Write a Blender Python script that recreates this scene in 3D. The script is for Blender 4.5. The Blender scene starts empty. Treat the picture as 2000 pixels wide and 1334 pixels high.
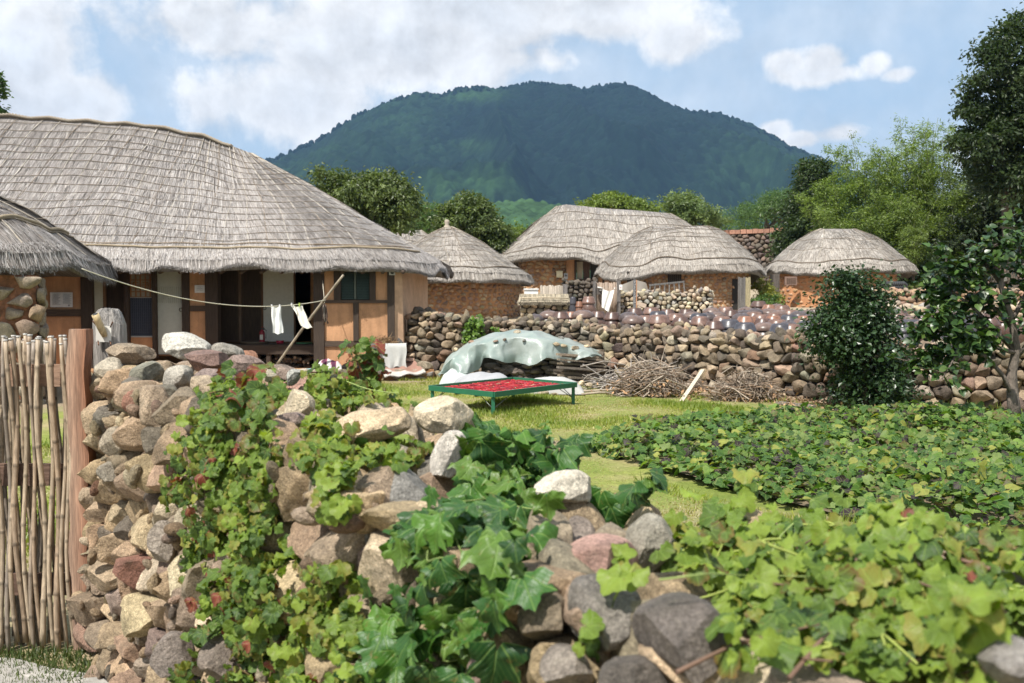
import bpy, math, random
import numpy as np
from mathutils import Matrix, Vector
from mathutils.bvhtree import BVHTree
sin, cos, pi = math.sin, math.cos, math.pi
rng = np.random.default_rng(7)
R = random.Random(11)
scene = bpy.context.scene
C = scene.collection

# ------------------------------------------------------------------ camera, sky, sun, exposure
CAM = np.array([0.0, 0.0, 1.6])
FOC = 2000.0                       # focal length in photo pixels (photo is 2000 wide)
PITCH = math.atan(77.0 / 2000.0)
cam_d = bpy.data.cameras.new('camera'); cam = bpy.data.objects.new('camera', cam_d); C.objects.link(cam)
cam_d.lens = 36.0; cam_d.sensor_width = 36.0; cam_d.clip_end = 12000; cam_d.clip_start = 0.05
cam.location = CAM; cam.rotation_euler = (pi / 2 - PITCH, 0, 0)
cam_d.dof.use_dof = True; cam_d.dof.focus_distance = 7.5; cam_d.dof.aperture_fstop = 6.3
scene.camera = cam
scene.view_settings.view_transform = 'Standard'; scene.view_settings.look = 'None'
scene.view_settings.gamma = 1.0; scene.view_settings.exposure = 0.50
scene.view_settings.use_curve_mapping = False
scene.cycles.use_denoising = True
scene.cycles.max_bounces = 6; scene.cycles.diffuse_bounces = 3; scene.cycles.glossy_bounces = 2
scene.cycles.transmission_bounces = 4; scene.cycles.volume_bounces = 0; scene.cycles.transparent_max_bounces = 8
scene.cycles.caustics_reflective = False; scene.cycles.caustics_refractive = False

SUN_EL = math.radians(57); SUN_AZ = math.radians(215)      # azimuth from +Y clockwise: the sun stands behind left
sun_dir = Vector((cos(SUN_EL) * sin(SUN_AZ), cos(SUN_EL) * cos(SUN_AZ), sin(SUN_EL)))
sl = bpy.data.lights.new('sun', 'SUN'); sl.energy = 5.0; sl.angle = math.radians(0.5); sl.color = (1.0, 0.955, 0.88)
so = bpy.data.objects.new('sun', sl); C.objects.link(so)
so.rotation_euler = sun_dir.to_track_quat('Z', 'Y').to_euler(); so.location = (0, 0, 50)

class NT:
    def __init__(s, tree): s.t = tree; s.n = tree.nodes; s.l = tree.links
    def new(s, typ, **kw):
        n = s.n.new(typ)
        for k, v in kw.items():
            if hasattr(n, k): setattr(n, k, v)
        return n
    def link(s, a, b): s.l.new(a, b)
    def put(s, sock, v):
        if isinstance(v, bpy.types.NodeSocket): s.l.new(v, sock)
        elif v is not None:
            try: sock.default_value = v
            except Exception: sock.default_value = tuple(v) + (1.0,)
    def math(s, op, a, b=None, c=None, clamp=False):
        n = s.n.new('ShaderNodeMath'); n.operation = op; n.use_clamp = clamp
        s.put(n.inputs[0], a)
        if b is not None: s.put(n.inputs[1], b)
        if c is not None: s.put(n.inputs[2], c)
        return n.outputs[0]
    def mix(s, fac, a, b, blend='MIX'):
        n = s.n.new('ShaderNodeMix'); n.data_type = 'RGBA'; n.blend_type = blend
        s.put(n.inputs[0], fac); s.put(n.inputs[6], a if isinstance(a, bpy.types.NodeSocket) else tuple(a) + (1,))
        s.put(n.inputs[7], b if isinstance(b, bpy.types.NodeSocket) else tuple(b) + (1,))
        return n.outputs[2]
    def ramp(s, fac, stops, interp='LINEAR'):
        n = s.n.new('ShaderNodeValToRGB'); n.color_ramp.interpolation = interp
        e = n.color_ramp.elements
        while len(e) < len(stops): e.new(0.5)
        for i, (p, c) in enumerate(stops):
            e[i].position = p; e[i].color = (c, c, c, 1) if isinstance(c, (int, float)) else tuple(c) + (1,)
        s.put(n.inputs[0], fac); return n.outputs[0]
    def noise(s, vec, scale, detail=4, rough=0.55, dist=0.0):
        n = s.n.new('ShaderNodeTexNoise'); s.put(n.inputs['Vector'], vec)
        n.inputs['Scale'].default_value = scale; n.inputs['Detail'].default_value = detail
        n.inputs['Roughness'].default_value = rough; n.inputs['Distortion'].default_value = dist
        return n.outputs[0]
    def mapr(s, v, a, b, c=0.0, d=1.0, smooth=False):
        n = s.n.new('ShaderNodeMapRange'); n.interpolation_type = 'SMOOTHSTEP' if smooth else 'LINEAR'
        s.put(n.inputs[0], v)
        for i, q in zip((1, 2, 3, 4), (a, b, c, d)): n.inputs[i].default_value = q
        return n.outputs[0]

def make_world():
    w = bpy.data.worlds.new('World'); scene.world = w; w.use_nodes = True
    t = NT(w.node_tree); t.n.clear()
    out = t.new('ShaderNodeOutputWorld'); sky = t.new('ShaderNodeTexSky')
    sky.sky_type = 'NISHITA'; sky.sun_disc = False; sky.sun_elevation = SUN_EL; sky.sun_rotation = SUN_AZ
    sky.altitude = 50; sky.air_density = 1.0; sky.dust_density = 1.2; sky.ozone_density = 1.2
    tc = t.new('ShaderNodeTexCoord'); sep = t.new('ShaderNodeSeparateXYZ'); t.link(tc.outputs['Generated'], sep.inputs[0])
    x, y, z = sep.outputs
    az = t.math('ARCTAN2', x, y); el = t.math('ARCSINE', z)
    def blob(px, py, rx, ry, amp=1.0):
        a0 = math.atan((px - 1000) / 2000.0); e0 = math.atan((590 - py) / 2000.0 * math.cos(a0))
        qa = t.math('MULTIPLY', t.math('SUBTRACT', az, a0), 2000.0 / rx)
        qe = t.math('MULTIPLY', t.math('SUBTRACT', el, e0), 2000.0 / ry)
        s = t.math('MULTIPLY_ADD', qa, qa, t.math('MULTIPLY', qe, qe))
        return t.math('MULTIPLY', t.math('EXPONENT', t.math('MULTIPLY', s, -1.0)), amp)
    blobs = [(1180, 20, 170, 95, 1.0), (1300, 85, 85, 60, .8), (900, -20, 380, 160, 1.1), (760, 90, 360, 120, 1.0), (540, 190, 260, 110, .85), (430, 60, 280, 100, .8),
             (1040, 120, 240, 50, .7), (40, 90, 150, 140, 1.0), (170, 195, 120, 70, .9), (0, 210, 180, 90, .9),
             (560, 130, 620, 220, .42), (1530, 130, 44, 30, .72), (1612, 120, 56, 34, .78), (1610, 148, 120, 24, .72), (1700, 130, 42, 30, .74), (1745, 150, 44, 18, .62), (1510, 258, 34, 24, .8), (1560, 275, 60, 20, .7), (1630, 265, 60, 26, .7), (1900, 300, 60, 45, .6), (400, 235, 50, 26, .45),
             (250, -40, 260, 60, .7), (1700, -260, 500, 80, .6), (-300, 100, 300, 180, .8)]
    acc = None
    for b in blobs:
        v = blob(*b); acc = v if acc is None else t.math('MAXIMUM', acc, v)
    n1 = t.noise(tc.outputs['Generated'], 11.0, 12, 0.60, 0.15)
    n2 = t.noise(tc.outputs['Generated'], 3.0, 3, 0.5)
    away = t.mapr(y, 0.2, 0.75, 1.0, 0.0, True)            # outside the view the same kind of broken cloud goes on
    gen = t.math('MULTIPLY', t.mapr(n2, 0.42, 0.66, 0.0, 0.95, True), away)
    acc = t.math('MAXIMUM', acc, gen)
    dens = t.math('ADD', acc, t.math('MULTIPLY', t.math('SUBTRACT', n1, 0.5), 1.65))
    mask = t.mapr(dens, 0.24, 0.68, 0.0, 1.0, True)
    veil = t.math('MULTIPLY', t.mapr(t.noise(tc.outputs['Generated'], 5.0, 5, 0.6), .30, .66, 0, 1, True), 0.42)
    mask = t.math('MAXIMUM', mask, veil)
    thick = t.mapr(dens, 0.55, 1.35, 0.0, 1.0, True)
    # relief: the same noise looked up a little towards the sun
    mp = t.new('ShaderNodeMapping'); mp.inputs['Location'].default_value = (-0.012, 0, 0.016); t.link(tc.outputs['Generated'], mp.inputs[0])
    n3 = t.noise(mp.outputs[0], 11.0, 12, 0.60, 0.15)
    rel = t.math('MULTIPLY', t.math('SUBTRACT', n1, n3), 1.3)
    lum = t.math('ADD', t.math('MULTIPLY_ADD', thick, -0.15, 0.90), rel)
    lum = t.math('MINIMUM', t.math('MAXIMUM', lum, 0.66), 1.05)
    ccol = t.mix(thick, (0.93, 0.925, 0.92), (0.87, 0.90, 0.94))
    bg1 = t.new('ShaderNodeBackground')
    skyc = t.mix(0.72, sky.outputs[0], (4.5, 6.15, 7.9)); t.link(skyc, bg1.inputs[0]); bg1.inputs[1].default_value = 0.088
    bg2 = t.new('ShaderNodeBackground'); t.link(ccol, bg2.inputs[0]); t.link(t.math('MULTIPLY', lum, 0.90), bg2.inputs[1])
    mx = t.new('ShaderNodeMixShader'); t.link(mask, mx.inputs[0]); t.link(bg1.outputs[0], mx.inputs[1]); t.link(bg2.outputs[0], mx.inputs[2])
    t.link(mx.outputs[0], out.inputs[0])
    w.cycles.sampling_method = 'MANUAL'; w.cycles.sample_map_resolution = 512
make_world()

# ------------------------------------------------------------------ helpers
def at(px, py, d):
    """world point seen at photo pixel (px, py), standing d metres ahead"""
    xc = (px - 1000) / FOC; yc = -(py - 667) / FOC
    dx = xc; dy = cos(PITCH) + yc * sin(PITCH); dz = -sin(PITCH) + yc * cos(PITCH)
    t = d / dy
    return np.array([dx * t, d, CAM[2] + dz * t])
def proj(P):
    q = np.asarray(P, float) - CAM
    f = q[..., 1] * cos(PITCH) - q[..., 2] * sin(PITCH)
    u = q[..., 1] * sin(PITCH) + q[..., 2] * cos(PITCH)
    f = np.where(f < 0.05, 0.05, f)
    return 1000 + q[..., 0] / f * FOC, 667 - u / f * FOC, f
ORG = {}
def put_props(o, label=None, cat=None, group=None, kind=None):
    if label: o['label'] = label
    if cat: o['category'] = cat
    if group: o['group'] = group
    if kind: o['kind'] = kind
    return o
def thing(name, loc, label, cat, group=None):
    o = bpy.data.objects.new(name, None); C.objects.link(o); o.location = tuple(loc); o.empty_display_size = 0.2
    ORG[o.name] = np.array(loc, float)
    return put_props(o, label, cat, group)
def mesh_np(name, V, F, mat, col=None, uv=None, smooth=True):
    V = np.asarray(V, float)
    if isinstance(F, np.ndarray): F = [F]
    F = [np.asarray(f, int) for f in F if len(f)]
    me = bpy.data.meshes.new(name)
    nl = sum(f.size for f in F); npoly = sum(len(f) for f in F)
    me.vertices.add(len(V)); me.vertices.foreach_set('co', V.astype(np.float32).ravel())
    me.loops.add(nl); me.polygons.add(npoly)
    li = np.concatenate([f.ravel() for f in F]); tot = np.concatenate([np.full(len(f), f.shape[1]) for f in F])
    st = np.concatenate([[0], np.cumsum(tot)[:-1]])
    me.loops.foreach_set('vertex_index', li.astype(np.int32))
    me.polygons.foreach_set('loop_start', st.astype(np.int32))
    me.polygons.foreach_set('use_smooth', np.full(npoly, bool(smooth)))
    if uv is not None:
        ul = me.uv_layers.new(name='UVMap'); ul.data.foreach_set('uv', np.asarray(uv, np.float32)[li].ravel())
    if col is not None:
        a = me.color_attributes.new('col', 'FLOAT_COLOR', 'POINT')
        c = np.ones((len(V), 4), np.float32); c[:, :3] = col; a.data.foreach_set('color', c.ravel())
    me.update(calc_edges=True); me.validate()
    if mat: me.materials.append(mat)
    return me
def link(name, me, parent=None, loc=(0, 0, 0)):
    o = bpy.data.objects.new(name, me); C.objects.link(o); o.location = tuple(loc)
    if parent is not None: o.parent = parent
    return o
def obj(name, V, F, mat, parent=None, col=None, uv=None, smooth=True, center=False, **kw):
    """V in world coordinates"""
    V = np.asarray(V, float); org = ORG.get(parent.name, np.zeros(3)) if parent is not None else np.zeros(3)
    c = V.mean(0) if center else org
    o = link(name, mesh_np(name, V - c, F, mat, col, uv, smooth), parent, c - org)
    ORG[o.name] = c
    return put_props(o, **kw)
class MB:
    def __init__(s): s.V = []; s.F = {3: [], 4: []}; s.K = []; s.U = []; s.n = 0
    def add(s, V, F, col=(1, 1, 1), uv=None):
        V = np.asarray(V, float)
        fs = F if isinstance(F, list) else [F]
        for f in fs:
            f = np.asarray(f, int)
            if len(f): s.F[f.shape[1]].append(f + s.n)
        s.V.append(V); col = np.asarray(col, float)
        s.K.append(np.broadcast_to(col, (len(V), 3)) if col.ndim == 1 else col)
        s.U.append(np.zeros((len(V), 2)) if uv is None else uv); s.n += len(V); return s
    def box(s, x0, x1, y0, y1, z0, z1, col=(1, 1, 1), M=None):
        V = np.array([(x, y, z) for z in (z0, z1) for y in (y0, y1) for x in (x0, x1)], float)
        if M is not None: V = V @ np.asarray(M)[:3, :3].T + np.asarray(M)[:3, 3]
        F = np.array([(0, 2, 3, 1), (4, 5, 7, 6), (0, 1, 5, 4), (2, 6, 7, 3), (0, 4, 6, 2), (1, 3, 7, 5)])
        return s.add(V, F, col)
    def beam(s, a, b, w, h, col=(1, 1, 1)):
        a = np.array(a, float); b = np.array(b, float); d = b - a; L = np.linalg.norm(d); d /= L
        up = np.array([0, 0, 1.0]) if abs(d[2]) < .9 else np.array([0, 1.0, 0])
        r = np.cross(d, up); r /= np.linalg.norm(r); u = np.cross(r, d)
        V = np.array([a + k * L * d + i * r * w / 2 + j * u * h / 2 for k in (0, 1) for j in (-1, 1) for i in (-1, 1)])
        F = np.array([(0, 1, 3, 2), (4, 6, 7, 5), (0, 4, 5, 1), (2, 3, 7, 6), (0, 2, 6, 4), (1, 5, 7, 3)])
        return s.add(V, F, col)
    def pbox(s, x0, x1, y0, y1, d, th, col=(1, 1, 1)):
        a = at(x0, y1, d); b = at(x1, y0, d)
        return s.box(a[0], b[0], d, d + th, a[2], b[2], col)
    def tube(s, pts, rad, seg=6, col=(1, 1, 1), cap=True):
        P = np.array(pts, float); n = len(P); rad = np.broadcast_to(np.asarray(rad, float), (n,))
        T = np.gradient(P, axis=0); T /= np.linalg.norm(T, axis=1)[:, None] + 1e-9
        ref = np.array([0, 0, 1.0]) if abs(T[0][2]) < .8 else np.array([0, 1.0, 0])
        A = np.cross(T, ref); A /= np.linalg.norm(A, axis=1)[:, None] + 1e-9; B = np.cross(T, A)
        th = np.arange(seg) / seg * 2 * pi
        V = P[:, None] + rad[:, None, None] * (A[:, None] * np.cos(th)[None, :, None] + B[:, None] * np.sin(th)[None, :, None])
        V = V.reshape(-1, 3); i = np.arange(n - 1)[:, None] * seg; j = np.arange(seg)[None]; k = (j + 1) % seg
        F = np.stack([i + j, i + k, i + seg + k, i + seg + j], -1).reshape(-1, 4)
        fs = [F]
        if cap:
            V = np.vstack([V, P[:1], P[-1:]]); m = n * seg
            t1 = np.array([(m, (q + 1) % seg, q) for q in range(seg)]); t2 = np.array([(m + 1, m - seg + q, m - seg + (q + 1) % seg) for q in range(seg)])
            fs += [t1, t2]
        col = np.asarray(col, float)
        if col.ndim == 2: col = np.vstack([np.repeat(col, seg, 0)] + ([col[:1], col[-1:]] if cap else []))
        return s.add(V, fs, col)
    def lathe(s, prof, c, seg=20, col=(1, 1, 1)):
        prof = np.array(prof, float); n = len(prof); th = np.arange(seg) / seg * 2 * pi
        V = np.stack([c[0] + prof[:, None, 0] * np.cos(th), c[1] + prof[:, None, 0] * np.sin(th), c[2] + np.repeat(prof[:, None, 1], seg, 1)], -1).reshape(-1, 3)
        i = np.arange(n - 1)[:, None] * seg; j = np.arange(seg)[None]; k = (j + 1) % seg
        return s.add(V, np.stack([i + j, i + k, i + seg + k, i + seg + j], -1).reshape(-1, 4), col)
    def build(s, name, mat, parent=None, smooth=False, **kw):
        V = np.vstack(s.V); fs = [np.vstack(s.F[k]) for k in (3, 4) if s.F[k]]
        return obj(name, V, fs, mat, parent, np.vstack(s.K), np.vstack(s.U), smooth, **kw)
def sn(P, freq, seed, octv=3, gain=.5):
    """cheap smooth noise in about -1..1"""
    P = np.asarray(P, float); r = np.random.default_rng(seed); out = np.zeros(P.shape[:-1]); a = 1.0
    for o in range(octv):
        for _ in range(4):
            k = r.normal(size=P.shape[-1]); k *= freq * r.uniform(.6, 1.5) / np.linalg.norm(k)
            out += a * .5 * np.sin(P @ k + r.uniform(0, 6.28))
        freq *= 2.1; a *= gain
    return out
_ico = {}
def ico(level):
    if level in _ico: return _ico[level]
    if level == 0:
        p = (1 + 5 ** .5) / 2
        V = np.array([(-1, p, 0), (1, p, 0), (-1, -p, 0), (1, -p, 0), (0, -1, p), (0, 1, p), (0, -1, -p), (0, 1, -p), (p, 0, -1), (p, 0, 1), (-p, 0, -1), (-p, 0, 1)], float)
        F = np.array([(0, 11, 5), (0, 5, 1), (0, 1, 7), (0, 7, 10), (0, 10, 11), (1, 5, 9), (5, 11, 4), (11, 10, 2), (10, 7, 6), (7, 1, 8), (3, 9, 4), (3, 4, 2), (3, 2, 6), (3, 6, 8), (3, 8, 9), (4, 9, 5), (2, 4, 11), (6, 2, 10), (8, 6, 7), (9, 8, 1)])
    else:
        V0, F0 = ico(level - 1); V = list(map(tuple, V0)); cache = {}; F = []
        def mid(a, b):
            k = (min(a, b), max(a, b))
            if k not in cache: cache[k] = len(V); V.append(tuple((np.array(V[a]) + np.array(V[b])) / 2))
            return cache[k]
        for a, b, c in F0:
            x, y, z = mid(a, b), mid(b, c), mid(c, a); F += [(a, x, z), (b, y, x), (c, z, y), (x, y, z)]
        V = np.array(V); F = np.array(F)
    V = V / np.linalg.norm(V, axis=1)[:, None]
    _ico[level] = (V, F); return _ico[level]

# ------------------------------------------------------------------ materials
def new_mat(name):
    m = bpy.data.materials.new(name); m.use_nodes = True; t = NT(m.node_tree); t.n.clear()
    out = t.new('ShaderNodeOutputMaterial'); b = t.new('ShaderNodeBsdfPrincipled'); t.link(b.outputs[0], out.inputs[0])
    return m, t, b, out
def attr(t): 
    a = t.new('ShaderNodeAttribute'); a.attribute_name = 'col'; return a.outputs['Color']
def pos(t, scale=(1, 1, 1)):
    g = t.new('ShaderNodeNewGeometry')
    if scale == (1, 1, 1): return g.outputs['Position']
    mp = t.new('ShaderNodeMapping'); mp.inputs['Scale'].default_value = scale; t.link(g.outputs['Position'], mp.inputs[0]); return mp.outputs[0]
def bump(t, b, h, strength, dist):
    n = t.new('ShaderNodeBump'); n.inputs['Strength'].default_value = strength; n.inputs['Distance'].default_value = dist
    t.put(n.inputs['Height'], h); t.link(n.outputs[0], b.inputs['Normal'])
def mat_rock(name, s=1.0, moss=True, bstr=1.0):
    m, t, b, o = new_mat(name); p = pos(t); c = attr(t)
    n1 = t.noise(p, 9 * s, 6, .65); n2 = t.noise(p, 60 * s, 5, .7); n3 = t.noise(p, 3.1 * s, 3, .5)
    c = t.mix(1.0, c, t.ramp(n1, [(.3, .62), (.5, 1.0), (.72, 1.35)]), 'MULTIPLY')
    c = t.mix(1.0, c, t.ramp(n2, [(.32, .66), (.5, 1.0), (.68, 1.3)]), 'MULTIPLY')
    lich = t.ramp(t.noise(p, 22 * s, 5, .6, .6), [(.60, 0.0), (.68, .3)])
    c = t.mix(t.math('MULTIPLY', lich, t.ramp(n3, [(.48, 0.0), (.62, .7)])), c, (.50, .44, .34))
    if moss:
        mk = t.math('MULTIPLY', t.ramp(t.noise(p, 6 * s, 5, .6), [(.55, 0.0), (.66, .6)]), t.ramp(n2, [(.4, 0.2), (.6, 1.0)]))
        c = t.mix(mk, c, (.075, .075, .05))
    t.link(c, b.inputs['Base Color']); b.inputs['Roughness'].default_value = .88; b.inputs['Specular IOR Level'].default_value = .3
    c = t.mix(1.0, c, t.ramp(t.noise(p, 210 * s, 3, .7), [(.36, .72), (.5, 1.0), (.62, 1.32)]), 'MULTIPLY'); t.link(c, b.inputs['Base Color'])
    h = t.math('ADD', t.math('MULTIPLY', t.noise(p, 14 * s, 9, .72, .4), 1.0), t.math('MULTIPLY', t.noise(p, 90 * s, 4, .7), .35))
    bump(t, b, h, bstr, .035 / s); return m
def mat_plain(name, rgb=None, rough=.7, scale=8, lo=.75, hi=1.2, bscale=None, bstr=.3, bdist=.01, stretch=(1, 1, 1), spec=.4, metal=0, scale2=None, coat=0):
    m, t, b, o = new_mat(name); p = pos(t, stretch); c = attr(t) if rgb is None else None
    f = t.ramp(t.noise(p, scale, 6, .62), [(.3, lo), (.7, hi)])
    if c is None: c = t.mix(1.0, rgb, f, 'MULTIPLY')
    else: c = t.mix(1.0, c, f, 'MULTIPLY')
    if scale2: c = t.mix(1.0, c, t.ramp(t.noise(p, scale2, 4, .6), [(.3, lo), (.7, hi)]), 'MULTIPLY')
    t.link(c, b.inputs['Base Color']); b.inputs['Roughness'].default_value = rough
    b.inputs['Specular IOR Level'].default_value = spec; b.inputs['Metallic'].default_value = metal
    if coat: b.inputs['Coat Weight'].default_value = coat; b.inputs['Coat Roughness'].default_value = .15
    if bscale: bump(t, b, t.noise(p, bscale, 5, .6), bstr, bdist)
    return m
def mat_leaf(name, rough=.45, trans=.35, veins=False, spec=.4, vcol=(.35, .5, .12), bstr=0):
    m, t, b, o = new_mat(name); c = attr(t); p = pos(t)
    oi = t.new('ShaderNodeObjectInfo')
    c = t.mix(1.0, c, t.ramp(t.noise(p, 30, 3, .6), [(.3, .8), (.7, 1.2)]), 'MULTIPLY')
    hv = None
    if veins:
        uv = t.new('ShaderNodeUVMap'); uv.uv_map = 'UVMap'; sp = t.new('ShaderNodeSeparateXYZ'); t.link(uv.outputs[0], sp.inputs[0])
        x, y = sp.outputs[0], sp.outputs[1]; acc = None
        for a in (0, 40, -40, 82, -82):
            ca, sa = cos(math.radians(a)), sin(math.radians(a))
            cr = t.math('ABSOLUTE', t.math('SUBTRACT', t.math('MULTIPLY', x, ca), t.math('MULTIPLY', y, sa)))
            al = t.math('ADD', t.math('MULTIPLY', x, sa), t.math('MULTIPLY', y, ca))
            v = t.math('MULTIPLY', t.mapr(cr, .004, .028, 1, 0, True), t.mapr(al, .0, .02, 0, 1))
            acc = v if acc is None else t.math('MAXIMUM', acc, v)
        # side veins
        w = t.math('SINE', t.math('ADD', t.math('MULTIPLY', y, 42), t.math('MULTIPLY', t.math('ABSOLUTE', x), -46)))
        sv = t.mapr(w, .82, 1.0, 0, .35)
        acc = t.math('MAXIMUM', acc, sv)
        c = t.mix(t.math('MULTIPLY', acc, .45), c, vcol); hv = acc
    spots = t.math('MULTIPLY', t.ramp(t.noise(p, 55 if veins else 9, 4, .7), [(.60, 0), (.67, 1)]), .55 if veins else .25)
    c = t.mix(spots, c, (.17, .12, .04))
    t.link(c, b.inputs['Base Color']); b.inputs['Roughness'].default_value = rough; b.inputs['Specular IOR Level'].default_value = spec
    h = t.noise(p, 45, 4, .6)
    if hv is not None:
        h = t.math('SUBTRACT', h, t.math('MULTIPLY', hv, .8)); bump(t, b, h, .5, .004)
    tr = t.new('ShaderNodeBsdfTranslucent'); t.link(t.mix(1.0, c, (1.5, 1.55, .55), 'MULTIPLY'), tr.inputs[0])
    mx = t.new('ShaderNodeMixShader'); mx.inputs[0].default_value = trans
    t.link(b.outputs[0], mx.inputs[1]); t.link(tr.outputs[0], mx.inputs[2]); t.link(mx.outputs[0], o.inputs[0]); return m
def mat_plaster(name, rgb):
    m, t, b, o = new_mat(name); p = pos(t)
    c = t.mix(1.0, rgb, t.ramp(t.noise(p, 1.6, 6, .65), [(.3, .78), (.7, 1.15)]), 'MULTIPLY')
    c = t.mix(1.0, c, t.ramp(t.noise(pos(t, (6, 6, 1.1)), 1.4, 5, .65), [(.32, .8), (.6, 1.05)]), 'MULTIPLY')
    v = t.new('ShaderNodeTexVoronoi'); v.feature = 'DISTANCE_TO_EDGE'; v.inputs['Scale'].default_value = 2.6
    w = t.new('ShaderNodeVectorMath'); w.operation = 'ADD'; t.link(p, w.inputs[0]); nz = t.new('ShaderNodeTexNoise'); nz.inputs['Scale'].default_value = 5; t.link(p, nz.inputs['Vector']); t.link(nz.outputs['Color'], w.inputs[1]); t.link(w.outputs[0], v.inputs['Vector'])
    cr = t.math('MULTIPLY', t.mapr(v.outputs['Distance'], .0, .012, 1, 0, True), t.ramp(t.noise(p, 1.3, 3), [(.48, 0), (.6, .7)]))
    c = t.mix(cr, c, (.16, .08, .04)); c = t.mix(t.math('MULTIPLY', t.ramp(t.noise(p, 26, 4, .7), [(.62, 0), (.68, 1)]), .4), c, (.25, .13, .07))
    t.link(c, b.inputs['Base Color']); b.inputs['Roughness'].default_value = .92; b.inputs['Specular IOR Level'].default_value = .2
    bump(t, b, t.math('SUBTRACT', t.noise(p, 24, 6, .7), cr), .5, .012); return m
def mat_thatch():
    m, t, b, o = new_mat('thatch'); uv = t.new('ShaderNodeUVMap'); uv.uv_map = 'UVMap'
    def mp(sx, sy):
        q = t.new('ShaderNodeMapping'); q.inputs['Scale'].default_value = (sx, sy, 1); t.link(uv.outputs[0], q.inputs[0]); return q.outputs[0]
    n1 = t.noise(mp(55, 3.2), 1, 4, .7); n2 = t.noise(mp(14, 2.2), 1, 4, .6); n3 = t.noise(pos(t), .9, 4, .6)
    c = t.mix(1.0, (.285, .262, .245), t.ramp(n1, [(.28, .38), (.5, 1.0), (.7, 1.35)]), 'MULTIPLY')
    c = t.mix(1.0, c, t.ramp(n2, [(.3, .72), (.7, 1.2)]), 'MULTIPLY'); c = t.mix(1.0, c, t.ramp(n3, [(.3, .8), (.7, 1.15)]), 'MULTIPLY')
    t.link(c, b.inputs['Base Color']); b.inputs['Roughness'].default_value = .9; b.inputs['Specular IOR Level'].default_value = .2
    bump(t, b, n1, 1.0, .05); return m
M_THATCH = mat_thatch()
M_STRAW = mat_plain('straw', None, .8, 5, .8, 1.15, spec=.25)
M_ROPE = mat_plain('straw_rope', None, .9, 60, .6, 1.2, spec=.2)
M_ROCK = mat_rock('rock'); M_ROCKF = mat_rock('rock_small', 1.0, True, .8); M_ROCKL = mat_rock('pale_rock', 1.0, False, .9); M_ROCKFAR = mat_plain('wall_stone', None, .9, 12, .65, 1.25, 40, .6, .02)
M_EARTH = mat_plain('dark_earth', (.045, .036, .028), .95, 12, .6, 1.3, 30, .8, .03)
M_MUD = mat_plain('mud_wall', (.40, .215, .105), .92, 1.6, .72, 1.2, 25, .6, .02, scale2=9)
M_PLASTER = mat_plaster('orange_plaster', (.52, .29, .16))
M_WOOD = mat_plain('dark_wood', None, .72, 5, .6, 1.3, 9, .5, .01, (9, 9, .8))
M_WOODH = mat_plain('dark_wood_beam', None, .72, 5, .6, 1.3, 9, .5, .01, (.8, 9, 9))
M_GREYWOOD = mat_plain('weathered_wood', None, .85, 4, .45, 1.4, 8, .9, .02, (14, 14, .7), scale2=18)
M_PAINT = mat_plain('painted', None, .45, 9, .85, 1.1, spec=.5)
M_CLOTH = mat_plain('cloth', None, .85, 12, .93, 1.05, 60, .2, .004)
M_BAMBOO = mat_plain('bamboo', None, .5, 5, .7, 1.2, 14, .2, .004, (9, 9, 1), spec=.45, scale2=20)
M_GLAZE = mat_plain('brown_glaze', None, .34, 6, .7, 1.25, spec=.42, scale2=22)
M_BARK = mat_plain('bark', None, .9, 7, .5, 1.4, 14, .9, .03, (3, 3, 1))
M_TWIG = mat_plain('twig', None, .85, 10, .7, 1.2, spec=.2)
M_LEAF = mat_leaf('leaf'); M_IVY = mat_leaf('ivy_leaf', .42, .22, True, .35, (.22, .34, .09)); M_CREEPER = mat_leaf('creeper_leaf', .48, .36, True, .3)
M_GLOSSY = mat_leaf('glossy_leaf', .36, .2, False, .45)
M_METAL = mat_plain('metal', None, .4, 10, .8, 1.1, metal=.8)
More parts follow.
